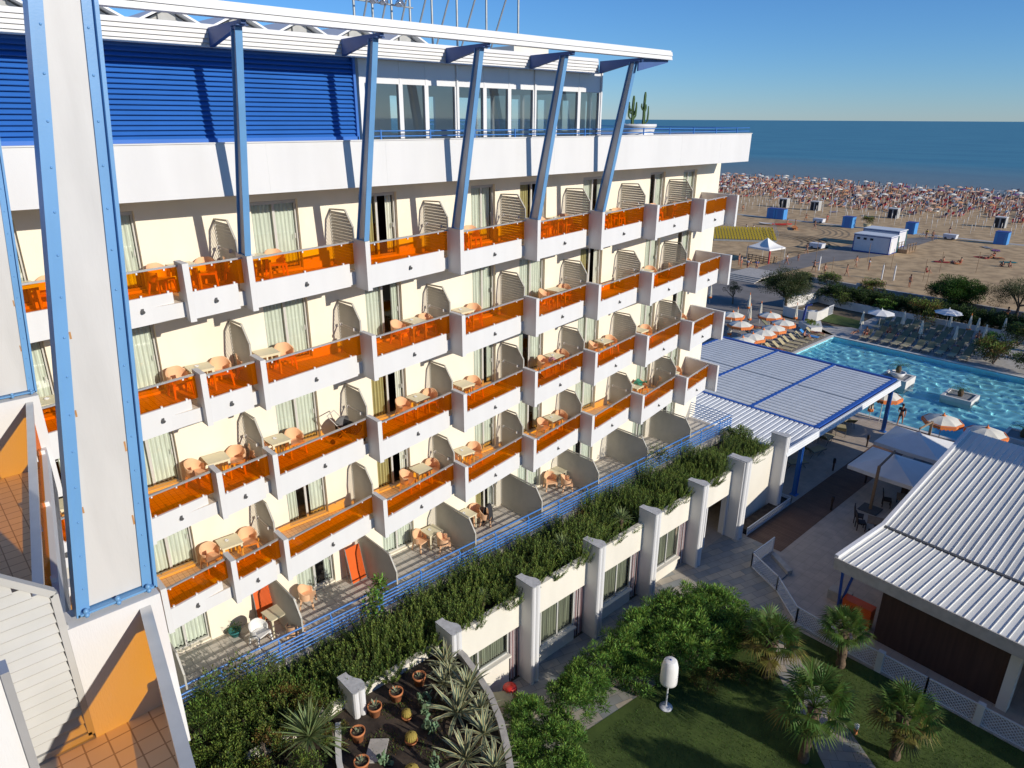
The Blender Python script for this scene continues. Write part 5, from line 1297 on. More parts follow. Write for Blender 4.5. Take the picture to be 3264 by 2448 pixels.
# ---- parasols
def parasol(mc, mf, r, h, name, lab, fringe=True):
    t = thing(name, lab, 'parasol', (0,0,0)); n = 8
    b = MB()
    for k in range(n):
        a0, a1 = 2*math.pi*k/n, 2*math.pi*(k+1)/n
        def pt(u, v): 
            a = a0+(a1-a0)*u; sag = 1-.05*math.sin(math.pi*u)*v; q = r*v*sag*(math.cos(math.pi/n)/math.cos(a-(a0+a1)/2) if True else 1); return (q*math.cos(a), q*math.sin(a), h+.36*(1-v**1.7)+.0)
        b.grid(pt, 4, 5)
    b.build('canopy', mc, t)
    if fringe:
        b = MB(); m_ = n*4
        for k in range(n):
            a0, a1 = 2*math.pi*k/n, 2*math.pi*(k+1)/n
            p0 = Vector((r*math.cos(a0),r*math.sin(a0),h)); p1 = Vector((r*math.cos(a1),r*math.sin(a1),h))
            for j in range(4):
                qa = p0+(p1-p0)*j/4; qb = p0+(p1-p0)*(j+1)/4; qm = (qa+qb)/2
                b.face([qa, qa-Vector((0,0,.16)), qm-Vector((0,0,.24)), qb-Vector((0,0,.16)), qb])
            u0, u1 = p0*.93, p1*.93; u0.z = u1.z = h+.045
            b.face([p0+Vector((0,0,.012)), p1+Vector((0,0,.012)), u1+Vector((0,0,.012)), u0+Vector((0,0,.012))])
        b.build('valance', mf, t)
    b = MB(); b.lathe([(.12,h+.35),(.13,h+.39),(.04,h+.44),(.03,h+.56),(0,h+.58)], 10); b.build('finial', mf, t)
    b = MB(); b.tube([(0,0,0),(0,0,h+.4)], .025, 8); b.build('pole', M['pole'], t)
    return Proto(t)
def closed(mc, mf, name, lab, h=2.3):
    t = thing(name, lab, 'parasol', (0,0,0))
    b = MB(); n = 16
    prof = [(.19,.85),(.17,1.15),(.12,1.7),(.06,2.15),(.02,h)]
    vs = []
    for r, z in prof:
        for k in range(n): a = 2*math.pi*k/n; q = r*(1 if k%2 else .62); vs.append((q*math.cos(a), q*math.sin(a), z))
    b.raw(vs, [(i*n+k, i*n+(k+1)%n, (i+1)*n+(k+1)%n, (i+1)*n+k) for i in range(len(prof)-1) for k in range(n)], 0)
    b.build('folded_canopy', mc, t)
    if mf:
        b = MB(); b.lathe([(.0,.62),(.2,.66),(.21,.86),(.17,.87)], 14); b.build('valance', mf, t)
        b = MB(); b.lathe([(.05,h-.1),(.03,h+.1),(0,h+.2)], 8); b.build('finial', mf, t)
    b = MB(); b.tube([(0,0,0),(0,0,h)], .025, 8); b.build('pole', M['pole'], t)
    return Proto(t)
PO = parasol(M['umbw'], M['umbo'], 1.22, 2.05, 'pool_parasol', 'cream parasol')
PWs = parasol(M['umbgrey'], M['umbgrey'], 1.35, 2.1, 'white_parasol', 'white parasol', False)
CO = closed(M['umbw'], M['umbo'], 'closed_parasol', 'closed parasol'); CW = closed(M['umbw'], None, 'closed_parasol', 'closed parasol', 2.1)
for (x,y,ds) in ((62.0,15.9,'leftmost, beside the hotel corner'),(64.6,13.3,'rearmost open one under the big tree'),(63.0,11.1,'far end of the lounge deck row'),(60.6,10.8,'second from far end of the deck row'),(58.5,10.7,'third from far end of the deck row'),(56.6,10.7,'fourth from far end of the deck row'),(54.9,10.7,'fifth from far end of the deck row'),(53.1,10.8,'nearest of the deck row, half behind the pergola'),(59.5,13.6,'open one beside the hotel edge'),(50.6,-2.9,'behind the end pergola post'),(48.9,-7.2,'first on the pool edge right of the white parasols'),(48.8,-9.7,'second on the pool edge above the bar roof'),(47.0,-12.2,'cut by the right photo edge')):
    PO.at((x,y,.012), x, 'open cream parasol with orange valance, '+ds, 'open cream and orange pool parasols')
for (x,y,ds) in ((64.0,16.5,'left of the deck'),(66.4,16.4,'next to the big tree trunk'),(68.2,16.2,'right of the rear open parasol'),(70.5,13.4,'by the blue shower post'),(70.8,19.0,'in front of the small olive tree'),(71.7,24.5,'farthest, in the paved yard'),(60.0,14.9,'near the hotel edge'),(50.6,-2.2,'under the pergola end')):
    CO.at((x,y,.012), x, 'closed cream and orange parasol, '+ds, 'closed cream and orange parasols')
for (x,y,ds) in ((73.8,6.2,'left of the lounger rows'),(79.2,1.7,'right, before the hedge')): PWs.at((x,y,.012), 0, 'open white parasol over the grey loungers, '+ds, 'open white parasols')
for (x,y,ds) in ((73.0,7.6,'leftmost'),(76.2,4.8,'behind the first lounger row'),(73.8,2.3,'centre of the lounger rows'),(74.2,-.6,'fourth from left'),(78.6,1.2,'under the right white parasol'),(79.1,-1.1,'before the right bushes'),(81.0,-2.9,'rightmost against the hedge'),(77.0,-2.3,'behind the pool bush')):
    CW.at((x,y,.012), x, 'closed beige parasol among the grey loungers, '+ds, 'closed beige parasols')
CO.at((79.4,-.3,.012), 0, 'closed orange and white banded parasol before the dark hedge', 'closed cream and orange parasols')

# ---- loungers
def lounger(mf, ms):
    t = thing('sun_lounger', 'sun lounger', 'sun lounger', (0,0,0))
    b = MB()
    for sx in (-.3,.3): b.tube([(sx,-.95,.32),(sx,.35,.34),(sx,.95,.82)], .022, 6); b.tube([(sx,-.75,.02),(sx,-.5,.32),(sx,-.1,.02)], .02, 6); b.tube([(sx,.3,.32),(sx,.6,.02)], .02, 6)
    b.build('frame', mf, t)
    b = MB(); b.hexa([(-.29,-.93,.335),(.29,-.93,.335),(.29,.33,.355),(-.29,.33,.355)], [(-.29,-.93,.36),(.29,-.93,.36),(.29,.33,.38),(-.29,.33,.38)]); b.build('seat', ms[0], t)
    b = MB(); b.hexa([(-.29,.34,.36),(.29,.34,.36),(.29,.93,.82),(-.29,.93,.82)], [(-.29,.32,.385),(.29,.32,.385),(.29,.91,.845),(-.29,.91,.845)]); b.build('backrest', ms[1], t)
    return Proto(t)
LG = lounger(M['lampm'], (M['cushion'], M['olive'])); LT = lounger(M['lampm'], (M['cushion'], M['cushion'])); LB_ = lounger(M['lampm'], (M['cabin'], M['cabin']))
RWN = ['front row by the pool','second row','third row','back row by the hedge']
for k, x in enumerate((70.95,73.2,75.6,78.0)):
    for j in range(10):
        y = 6.3-.98*j+.25*k+random.uniform(-.12,.12)
        if k == 1 and j in (0,) : continue
        LG.at((x,y,.012), R(-90)+random.uniform(-.1,.1), 'grey green lounger with tan seat, %s, number %d from the left' % (RWN[k], j+1), 'grey loungers beyond the pool')
for j in range(9):
    x = 58.6+1.15*j
    P_ = LB_ if j == 7 else LT
    P_.at((x,9.95+random.uniform(-.1,.1),.016), R(8)+random.uniform(-.1,.1), '%s lounger on the lounge deck, number %d counted from the pergola' % ('blue' if j == 7 else 'tan', j+1), 'loungers on the lounge deck')
for (x,y,a) in ((62.6,13.6,.5),(65.2,15.0,.3),(67.2,14.4,.2),(60.5,12.6,.3)):
    LG.at((x,y,.016), a, 'dark lounger in the shade of the lounge deck parasols at %s' % {62.6:'the hotel side',65.2:'the rear',67.2:'the tree side',60.5:'the deck middle'}[x], 'shaded loungers')
for k, (x,y) in enumerate(((39.4,-2.0),(42.0,-2.1),(44.4,-1.8),(46.6,-1.9),(48.4,-1.6),(47.3,-.6))):
    LG.at((x,y,.004), R(60)+.3*k, 'dark lounger under the pergola, number %d from the hotel' % (k+1), 'loungers under the pergola')

# ---- walls, planter, shower
t = thing('garden_wall', 'curved white garden wall with gate beyond the lounge deck', 'wall', (0,0,0), world=True)
ribbon([(73.3,16.2),(72.9,14.6),(73.0,13.2),(73.6,12.5),(74.6,12.4),(76.6,12.6)], .16, 0, 1.05, 1).build('wall', M['poolwall'], t)
b = MB()
for k in range(9): b.box(76.65+.14*k, 12.6, .1, 76.69+.14*k, 12.64, 1.05)
b.box(76.62,12.6,1.05,77.9,12.65,1.12); b.box(76.62,12.6,.08,77.9,12.65,.12); b.build('gate', M['whitepaint'], t)
t = thing('low_wall', 'straight white wall behind the curved garden wall', 'wall', (0,0,0), world=True)
ribbon([(76.4,17.6),(79,16.9),(82.1,16.3)], .18, 0, 1.2, 1).build('wall', M['poolwall'], t); ribbon([(82.1,16.3),(81.2,13.0),(80.9,8.0),(80.9,-6)], .18, 0, .9, 1).build('return_wall', M['poolwall'], t)
t = thing('planter_box', 'white planter box with clipped yellow green hedge at the end of the lounge deck', 'planter', (0,0,0), world=True)
b = MB(); b.prism([(68.6,10.75),(69.8,10.15),(71.9,11.3),(70.3,12.9)], 0, .62); b.build('box', M['poolwall'], t)
ms, _ = leafy(120, 1.2, .8, .28, 2200, .08, .035, ('oleB','auA','oleA'), 30, fill=.3); put('clipped_hedge', ms, t, (70.2,11.5,.72), .8)
t = thing('shower_post', 'navy blue slanted outdoor shower post by the white wall', 'shower', (71.9,13.2,0))
b = MB(); b.bar((0,0,0),(.1,-.1,1.9),.16,.2); b.bar((.1,-.1,1.9),(.3,-.6,2.1),.18,.16); put('post', b.mesh('post', M['trim']), t)
t = thing('plastic_table', 'white plastic table and canopy by the garden wall', 'table', (74.6,13.6,.02))
b = MB(); b.lathe([(0,.7),(.55,.7),(.55,.74),(0,.74)],16); put('table_top', b.mesh('table_top', M['whitepaint']), t); b = MB(); b.tube([(0,0,0),(0,0,.7)],.05,8); put('leg', b.mesh('leg', M['whitepaint']), t)
wc = tub_chair(M['whitepaint'], 'plastic_chair')
for (x,y,a,ds) in ((75.5,13.3,1.2,'right of the white table'),(74.9,14.3,0,'behind the white table'),(73.8,13.9,-1.0,'left of the white table')): wc.at((x,y,.02), a, 'white plastic armchair by the garden wall, '+ds, 'white plastic chairs', cat='armchair')
# ---- hedges and trees beyond
HD = [leafy(130+k, 2.2, 1.6, 1.0, 4200, .14, .07, ('rosC','rosC','rosC'), 40, fill=.3) for k in range(2)]
t = thing('clipped_hedge', 'long dark clipped hedge between the pool terrace and the promenade', 'hedge', (0,0,0), world=True)
y = 15.5; k = 0
while y > -34: put('hedge_section', HD[k%2][0], t, (83.4,y,.9), (k*3.14159), scale=(1.1,1.0,1.3)); y -= 1.35; k += 1
BUSH = [leafy(140+k, 1.3, 1.3, 1.1, 3400, .12, .06, ms, 24, fill=.4) for k, ms in enumerate((('olvA','rosB','rosC'),('auA','rosB','rosC'),('pinA','oleB','pinB')))]
for (x,y,k,s_,lb) in ((89.9,18.5,0,1.2,'round olive green bush at the beach wall, left one'),(89.7,13.2,1,1.25,'round brownish bush at the beach wall beside the yellow sign'),(89.4,21.5,0,1.0,'low bush behind the big tree'),(81.6,8.6,2,1.0,'light green shrub in the hedge line'),(81.3,4.6,1,1.5,'large brown green bush behind the loungers'),(81.4,13.2,0,1.0,'dark bush behind the small lawn'),(71.6,-4.6,1,1.35,'big yellow green bush at the far pool edge'),(73.4,-4.0,2,1.2,'yellow green bush behind the pool edge bush'),(70.6,-7.6,0,1.2,'dark bush at the right end of the far pool edge'),(79.6,-4.6,0,1.3,'dark green bush below the right hedge'),(84.6,23.3,0,.8,'dark bush in the paved yard left of the wall')):
    ms, cl = BUSH[k]; t = thing('round_bush', lb, 'bush', (x,y,0), x, 'bushes around the pool')
    put('foliage', ms, t, (0,0,.85*s_), scale=s_); b = MB()
    for (c,cr,tn) in cl[:5]: b.tube([(0,0,0),(c.x*.6*s_,c.y*.6*s_,(.85+c.z*.6)*s_)],[.05,.02],5)
    put('stems', b.mesh('stems', M['bark']), t)
def tree(name, lb, x, y, h, zc, rx, rz, n, ll, lw, mats, seed, r0=.14, clumps=26, grp='trees beyond the pool', fill=.45):
    ms, cl = leafy(seed, rx, rx, rz, n, ll, lw, mats, clumps, fill=fill)
    t = thing(name, lb, 'tree', (x,y,0), 0, grp); put('crown', ms, t, (0,0,zc)); put('trunk', limbs('bark', h, r0, cl, zc, seed), t)
    return t
tree('broad_tree', 'large grey green round tree behind the lounge deck', 75.2, 16.9, 1.7, 2.65, 2.8, 2.05, 24000, .17, .06, ('olvA','olvA','rosC'), 150, .17, 100, fill=.25)
tree('olive_tree', 'small olive tree with forked trunk in the paved yard', 73.6, 22.6, .9, 1.75, 1.25, .75, 2600, .10, .035, ('olvA','olvB','olvB'), 151, .09, 18)
tree('round_pine', 'dense bright green round pine on the promenade', 91.1, 4.2, 1.3, 1.75, 3.4, 1.75, 26000, .18, .07, ('pinA','pinA','pinB'), 152, .16, 120, fill=.25)
tree('tamarisk_tree', 'loose grey green tamarisk tree at the right edge of the beach', 91.6, -1.6, 1.4, 2.5, 3.4, 2.0, 11000, .2, .035, ('olvA','olvA','olvB'), 153, .16, 30, fill=.3)
tree('tamarisk_tree', 'second loose tamarisk tree cut by the right photo edge', 90.5, -6.5, 1.4, 2.5, 3.2, 1.9, 10000, .2, .04, ('olvA','olvB','rosC'), 154, .16, 30)
b = MB()
t = thing('beach_wall', 'long low concrete wall between the promenade and the sand', 'wall', (0,0,0), world=True)
b.box(92.2,-60,0,92.6,23,.62); b.build('wall', M['concrete'], t)
for (y,lb) in ((9.1,'bench on the promenade left of the round pine'),(2.2,'bench on the promenade under the round pine')):
    t = thing('park_bench', 'grey wooden '+lb, 'bench', (90.2,y,.014))
    b = MB(); b.box(-.25,-.8,.42,.25,.8,.47); put('seat', b.mesh('seat', M['wood']), t); b = MB(); b.hexa([(.22,-.8,.5),(.26,-.8,.5),(.26,.8,.5),(.22,.8,.5)],[(.34,-.8,.88),(.38,-.8,.88),(.38,.8,.88),(.34,.8,.88)]); put('backrest', b.mesh('backrest', M['wood']), t)
    for sy in (-.65,.65): b = MB(); b.box(-.22,sy-.04,0,.24,sy+.04,.42); put('leg', b.mesh('leg', M['concrete']), t)
t = thing('beach_sign', 'yellow and white notice on a post at the beach wall', 'sign', (89.3,14.6,.014))
b = MB(); b.tube([(0,0,0),(0,0,1.2)],.03,6); put('post', b.mesh('post', M['steel']), t); b = MB(); b.box(-.03,-.35,.7,0,.35,1.5); put('board', b.mesh('board', M['c_white']), t); b = MB(); b.prism_x([(-.22,.8),(.22,.8),(0,1.2)],-.045,-.031); put('warning_mark', b.mesh('warning_mark', M['c_yellow']), t)
# steps from the yard to the beach
b = MB()
for k in range(4): b.box(85.5+.55*k, 26.5, .016, 93, 31.5, .10+.12*k)
struct(b.build('steps', M['concrete']))
nb = thing('shade_building', 'unseen cream building added south of the pool to shade the bar roof', 'building', (52,-31,0))  # out of view; added and shaped to shade the bar roof and pool
b = MB(); b.box(-4,-4,0,9,3.5,7.6); b.box(-9.5,-4,0,-4,3.5,12.4); put('walls', b.mesh('walls', M['gcream']), nb)
b = MB(); b.box(-4,-4.2,7.6,9.2,3.7,7.9); b.box(-9.7,-4.2,12.4,-3.8,3.7,12.7); put('roof', b.mesh('roof', M['concrete']), nb)
b = MB()
for fz_ in (1,4,7):
    for xx in range(-8,10,3): b.box(xx,3.5,fz_,xx+1.2,3.53,fz_+1.6)
put('windows', b.mesh('windows', M['black']), nb)
# trees south of the frame that shade lawn, roof and pool
for k, (x,y,h,rx,rz) in enumerate(((18.6,-23.5,3.2,1.1,1.8),(22.4,-25.5,3.6,.9,2.0),(15.4,-24.5,3.0,1.1,1.8),(77.5,-17.5,5.4,3.2,3.4),(80.5,-17,5.4,3.2,3.4),(85.0,-19,5.0,3.0,3.0))):
    tree('tall_pine', 'tall dark pine south of the bar plaza, number %d from the hotel' % (k+1), x, y, h, h+rz*.55, rx, rz, 5200, .24, .09, ('pinB','rosA','rosC'), 200+k, .22, 30, 'tall pines south of the plaza')
# ================================================================== PEOPLE
DG = None
def skin(name, J, E, RAD, m, sub=1):
    me = bpy.data.meshes.new(name); ks = list(J); ix = {k:i for i, k in enumerate(ks)}
    me.from_pydata([J[k] for k in ks], [(ix[a], ix[b]) for a, b in E], []); me.update()
    o = bpy.data.objects.new(name+'_tmp', me); COL.objects.link(o)
    md = o.modifiers.new('s', 'SKIN'); md.use_smooth_shade = True
    lay = me.skin_vertices[0].data if len(me.skin_vertices) else None
    if lay is None:
        bm = bmesh.new(); bm.from_mesh(me); bm.verts.layers.skin.verify(); bm.to_mesh(me); bm.free(); lay = me.skin_vertices[0].data
    for k in ks: lay[ix[k]].radius = RAD[k] if isinstance(RAD[k], tuple) else (RAD[k], RAD[k])
    lay[0].use_root = True
    if sub: sd = o.modifiers.new('u', 'SUBSURF'); sd.levels = sub; sd.render_levels = sub
    dg = bpy.context.evaluated_depsgraph_get(); r = bpy.data.meshes.new_from_object(o.evaluated_get(dg))
    bpy.data.objects.remove(o); bpy.data.meshes.remove(me)
    r.name = name; r.materials.clear(); r.materials.append(m)
    return r
BE = [('pel','waist'),('waist','chest'),('chest','neck'),('neck','head'),('head','crown')]
for s_ in 'LR': BE += [('chest','sh'+s_),('sh'+s_,'el'+s_),('el'+s_,'wr'+s_),('wr'+s_,'ha'+s_),('pel','hip'+s_),('hip'+s_,'kn'+s_),('kn'+s_,'an'+s_),('an'+s_,'to'+s_)]
BR = {'pel':(.135,.10),'waist':(.12,.09),'chest':(.145,.10),'neck':.055,'head':(.082,.095),'crown':.07}
for s_ in 'LR': BR.update({'sh'+s_:.06,'el'+s_:.042,'wr'+s_:.03,'ha'+s_:.035,'hip'+s_:.09,'kn'+s_:.06,'an'+s_:.04,'to'+s_:.035})
def pose(**kw):
    J = {'pel':(0,0,.86),'waist':(0,0,1.0),'chest':(0,0,1.2),'neck':(0,-.01,1.36),'head':(0,-.03,1.47),'crown':(0,-.02,1.56)}
    for s_, k in (('L',-1),('R',1)):
        J.update({'sh'+s_:(k*.18,0,1.28),'el'+s_:(k*.24,.02,1.02),'wr'+s_:(k*.25,-.06,.80),'ha'+s_:(k*.25,-.09,.71),'hip'+s_:(k*.09,0,.80),'kn'+s_:(k*.1,-.01,.45),'an'+s_:(k*.1,.02,.07),'to'+s_:(k*.11,-.12,.035)})
    J.update(kw); return J
POSES = {
 'standing': pose(),
 'walking': pose(knL=(-.1,-.14,.46),anL=(-.1,-.26,.09),toL=(-.1,-.4,.06),knR=(.1,.05,.45),anR=(.1,.26,.12),toR=(.1,.16,.03),elL=(-.25,.12,1.04),wrL=(-.25,.16,.83),haL=(-.25,.15,.74),elR=(.25,-.08,1.04),wrR=(.24,-.24,.86),haR=(.24,-.31,.8)),
 'reaching': pose(elL=(-.36,-.12,1.25),wrL=(-.42,-.32,1.38),haL=(-.43,-.4,1.43),elR=(.38,-.1,1.22),wrR=(.46,-.28,1.3),haR=(.48,-.36,1.34),knL=(-.2,-.1,.45),anL=(-.28,.02,.07),toL=(-.3,-.12,.03),knR=(.2,-.1,.45),anR=(.28,.02,.07),toR=(.3,-.12,.03)),
 'sitting': {'pel':(0,0,.12),'waist':(0,.05,.27),'chest':(0,.06,.46),'neck':(0,.03,.62),'head':(0,-.01,.73),'crown':(0,-.01,.82),
   **{a+s_:(k*x,y,z) for s_, k in (('L',-1),('R',1)) for a,x,y,z in (('sh',.18,.06,.54),('el',.24,-.02,.3),('wr',.16,-.22,.32),('ha',.12,-.3,.34),('hip',.09,-.05,.12),('kn',.13,-.38,.4),('an',.12,-.58,.07),('to',.12,-.7,.035))}},
 'lying': {'pel':(0,0,.12),'waist':(0,.16,.13),'chest':(0,.36,.14),'neck':(0,.54,.15),'head':(0,.65,.17),'crown':(0,.75,.17),
   **{a+s_:(k*x,y,z) for s_, k in (('L',-1),('R',1)) for a,x,y,z in (('sh',.18,.44,.13),('el',.27,.22,.08),('wr',.24,.0,.07),('ha',.24,-.09,.07),('hip',.09,-.06,.12),('kn',.1,-.42,.2),('an',.1,-.78,.08),('to',.11,-.84,.16))}},
}
PB = {}
def person_parts(ps):
    if ps in PB: return PB[ps]
    J = POSES[ps]; body = skin('body', J, BE, BR, M['skin'])
    up = Vector(J['waist'])-Vector(J['pel'])
    Js = {'pel':J['pel'],'waist':tuple(Vector(J['pel'])+up*.45)}; Es = [('pel','waist')]; Rs = {'pel':(.155,.125),'waist':(.145,.112)}
    for s_ in 'LR':
        h = Vector(J['hip'+s_]); k = Vector(J['kn'+s_]); Js['hip'+s_] = tuple(h); Js['th'+s_] = tuple(h+(k-h)*.55); Es += [('pel','hip'+s_),('hip'+s_,'th'+s_)]; Rs['hip'+s_] = .112; Rs['th'+s_] = .095
    sh = skin('shorts', Js, Es, Rs, M['c_dark'])
    Jt = {'chest':J['chest'],'waist':J['waist'],'nk':tuple(Vector(J['chest'])+(Vector(J['neck'])-Vector(J['chest']))*.7)}; Et = [('chest','waist'),('chest','nk')]; Rt = {'waist':(.145,.115),'chest':(.168,.125),'nk':(.085,.075)}
    for s_ in 'LR':
        a = Vector(J['sh'+s_]); e = Vector(J['el'+s_]); Jt['sh'+s_] = tuple(a); Jt['sl'+s_] = tuple(a+(e-a)*.6); Et += [('chest','sh'+s_),('sh'+s_,'sl'+s_)]; Rt['sh'+s_] = .08; Rt['sl'+s_] = .065
    ti = skin('shirt', Jt, Et, Rt, M['c_white'])
    b = MB(); h = Vector(J['head']); c = Vector(J['crown']); b.ball(tuple(h+(c-h)*.55+Vector((0,.02,.012 if ps != 'lying' else .0))), .102, 10, 6, 0, (.92,1.0,1.0))
    PB[ps] = (body, sh, ti, b.mesh('hair', M['hair'])); return PB[ps]
MESHV = {}
def tinted(me, m):
    k = (me.name, m)
    if k not in MESHV: c = me.copy(); c.materials.clear(); c.materials.append(M[m]); c.name = me.name.split('.')[0]; MESHV[k] = c
    return MESHV[k]
def person(ps, loc, rz, label, shorts='c_navy', shirt=None, group=None, sc=1.0, hair=True):
    body, sh, ti, ha = person_parts(ps)
    t = put('person', body, None, loc, rz, scale=sc); tag(t, label, 'person', group)
    put('shorts', tinted(sh, shorts), t)
    if shirt: put('shirt', tinted(ti, shirt), t)
    if hair: put('hair', ha, t)
    return t
# woman at the pool edge, bathers on the loungers
person('walking', (51.15,-4.1,.05), R(95), 'person in a dark blue dress walking along the pool edge behind the pergola post', 'c_navy', 'c_navy', sc=1.0)
for k, (x,y,z,rz,ps,sh,lb) in enumerate(((70.9,7.3,.36,R(-90),'lying','c_dark','person sunbathing on the leftmost spot of the far pool edge'),(71.2,6.35,.36,R(-90),'sitting','c_red','person sitting up on a lounger at the left end of the front row'),(73.4,5.0,.36,R(-90),'sitting','c_red','person in red on a lounger left of the front closed parasol'),(73.3,4.1,.36,R(-80),'lying','c_blue','person lying under a blue towel in the second lounger row'),(75.8,2.9,.36,R(-90),'sitting','c_white','person sitting in the third lounger row'),(73.2,-1.0,.36,R(-90),'lying','c_violet','person lying in violet at the right part of the lounger rows'),(78.0,-1.6,.36,R(-90),'sitting','c_red','person sitting before the right bushes'),(59.75,9.9,.38,R(8),'lying','c_red','person sunbathing at the pergola end of the deck row'),(58.6,9.95,.38,R(8),'lying','c_violet','person sunbathing nearest the pergola on the deck'),(67.8,9.9,.38,R(8),'lying','c_violet','person in violet lying at the far end of the deck row'),(65.5,9.95,.38,R(8),'sitting','c_dark','person sitting on a tan lounger of the deck row'),(64.9,15.0,.36,.3,'lying','c_red','person lying in the shade of the rear open parasol'))):
    person(ps, (x,y,z), rz, lb, sh, None, 'bathers by the pool')

# ================================================================== BEACH, SEA
m = mat('beach_sand', (.56,.39,.205), .95, .2, .55, 1., 1.6, col2=(.37,.25,.13), detail=10, ramp=(.36,.6)); M['sand'] = m
M['wet'] = mat('wet_sand', (.22,.19,.15), .5, .2, .3)
m = bpy.data.materials.new('sea_water'); m.use_nodes = True; nt = m.node_tree; bs = nt.nodes['Principled BSDF']
bs.inputs['Roughness'].default_value = .5; bs.inputs['Specular IOR Level'].default_value = .18
tc = nt.nodes.new('ShaderNodeTexCoord'); mp = nt.nodes.new('ShaderNodeMapping'); mp.inputs['Scale'].default_value = (1,.35,1); nt.links.new(tc.outputs['Object'], mp.inputs['Vector'])
sx = nt.nodes.new('ShaderNodeSeparateXYZ'); nt.links.new(tc.outputs['Object'], sx.inputs[0])
mr = nt.nodes.new('ShaderNodeMapRange'); mr.inputs[1].default_value = 254; mr.inputs[2].default_value = 420; nt.links.new(sx.outputs['X'], mr.inputs[0])
n1 = nt.nodes.new('ShaderNodeTexNoise'); n1.inputs['Scale'].default_value = .035; n1.inputs['Detail'].default_value = 7; nt.links.new(mp.outputs[0], n1.inputs['Vector'])
r1 = nt.nodes.new('ShaderNodeValToRGB'); r1.color_ramp.elements[0].color = (.062,.215,.305,1); r1.color_ramp.elements[0].position = .38; r1.color_ramp.elements[1].color = (.082,.258,.345,1); r1.color_ramp.elements[1].position = .62; nt.links.new(n1.outputs['Fac'], r1.inputs['Fac'])
mc = nt.nodes.new('ShaderNodeMixRGB'); mc.inputs[1].default_value = (.18,.225,.235,1); nt.links.new(mr.outputs[0], mc.inputs['Fac']); nt.links.new(r1.outputs[0], mc.inputs[2]); nt.links.new(mc.outputs[0], bs.inputs['Base Color'])
n2 = nt.nodes.new('ShaderNodeTexNoise'); n2.inputs['Scale'].default_value = .5; n2.inputs['Detail'].default_value = 6; nt.links.new(mp.outputs[0], n2.inputs['Vector'])
bu = nt.nodes.new('ShaderNodeBump'); bu.inputs['Strength'].default_value = .5; bu.inputs['Distance'].default_value = .6; nt.links.new(n2.outputs['Fac'], bu.inputs['Height']); nt.links.new(bu.outputs[0], bs.inputs['Normal']); M['sea'] = m
b = MB(); b.grid(lambda u, v: (92.0+163*u, -900+1900*v, 0 if u < .97 else -.25*(u-.97)/.03), 40, 4)
struct(b.build('beach', M['sand']))
b = MB(); n = 200
def shore(y): return 253.5+2.2*math.sin(y*.043+1)+1.0*math.sin(y*.13)+.5*math.sin(y*.41)
b.grid(lambda u, v: (shore(-300+800*u)-6*(1-v)+1.5*v*0, -300+800*u, -.02-.02*v+.03*(1-v)), n, 1); struct(b.build('wet_sand', M['wet']))
b = MB(); b.grid(lambda u, v: (shore(-300+800*u)+(0 if v == 0 else 500*v), -300+800*u, -.01), n, 3); b.face([(253,-60000,-.015),(60000,-60000,-.015),(60000,60000,-.015),(253,60000,-.015)]) if False else b.face([(700,-60000,-.012),(60000,-60000,-.012),(60000,60000,-.012),(700,60000,-.012)])
b.face([(252,500,-.012),(700,500,-.012),(700,60000,-.012),(252,60000,-.012)]); b.face([(252,-60000,-.012),(700,-60000,-.012),(700,-300,-.012),(252,-300,-.012)])
struct(b.build('sea', M['sea']))
b = MB(); rw = random.Random(8)
for k in range(26):
    y0 = rw.uniform(20,150); L = rw.uniform(4,16); off = rw.choice([1.2,3.5,7,11])+rw.uniform(-.5,.5)
    q = [(shore(y0+L*i/8)+off+.3*math.sin(i), y0+L*i/8) for i in range(9)]
    for (xa,ya),(xb,yb) in zip(q, q[1:]): b.face([(xa,ya,.03),(xa+.9,ya,.03),(xb+.9,yb,.03),(xb,yb,.03)])
o = b.build('surf_foam', M['c_white']); tag(o, 'thin white lines of surf along the shore', 'surf', kind='stuff')
sheet('beach_path', [(92.6,31.5),(92.6,27.5),(108,26.6),(121,23.0),(146,23.3),(146,25.6),(134,30.5),(112,32.5)], .02, M['asph'])
sheet('beach_path', [(148.6,-10),(150.2,-10),(150.2,90),(148.6,90)], .02, M['concrete'])
# tyre tracks pressed in the sand
b = MB()
def arc(cx, cy, r, a0, a1, w_):
    n = 26
    for i in range(n):
        a, c = a0+(a1-a0)*i/n, a0+(a1-a0)*(i+1)/n
        b.face([((cx+r*math.cos(a)),(cy+r*math.sin(a)),.012),((cx+(r+w_)*math.cos(a)),(cy+(r+w_)*math.sin(a)),.012),((cx+(r+w_)*math.cos(c)),(cy+(r+w_)*math.sin(c)),.012),((cx+r*math.cos(c)),(cy+r*math.sin(c)),.012)])
for cx,cy,rr in ((118,46,9),(116,42,8),(133,50,10)):
    for k in range(5): arc(cx,cy,rr+k*1.1,-2.2,.4,.4)
o = b.build('tyre_tracks', mat('pressed_sand', (.30,.22,.13), .95, .3, 1.5)); tag(o, 'curved dark tyre tracks in the sand behind the gazebo', 'tracks', kind='stuff')

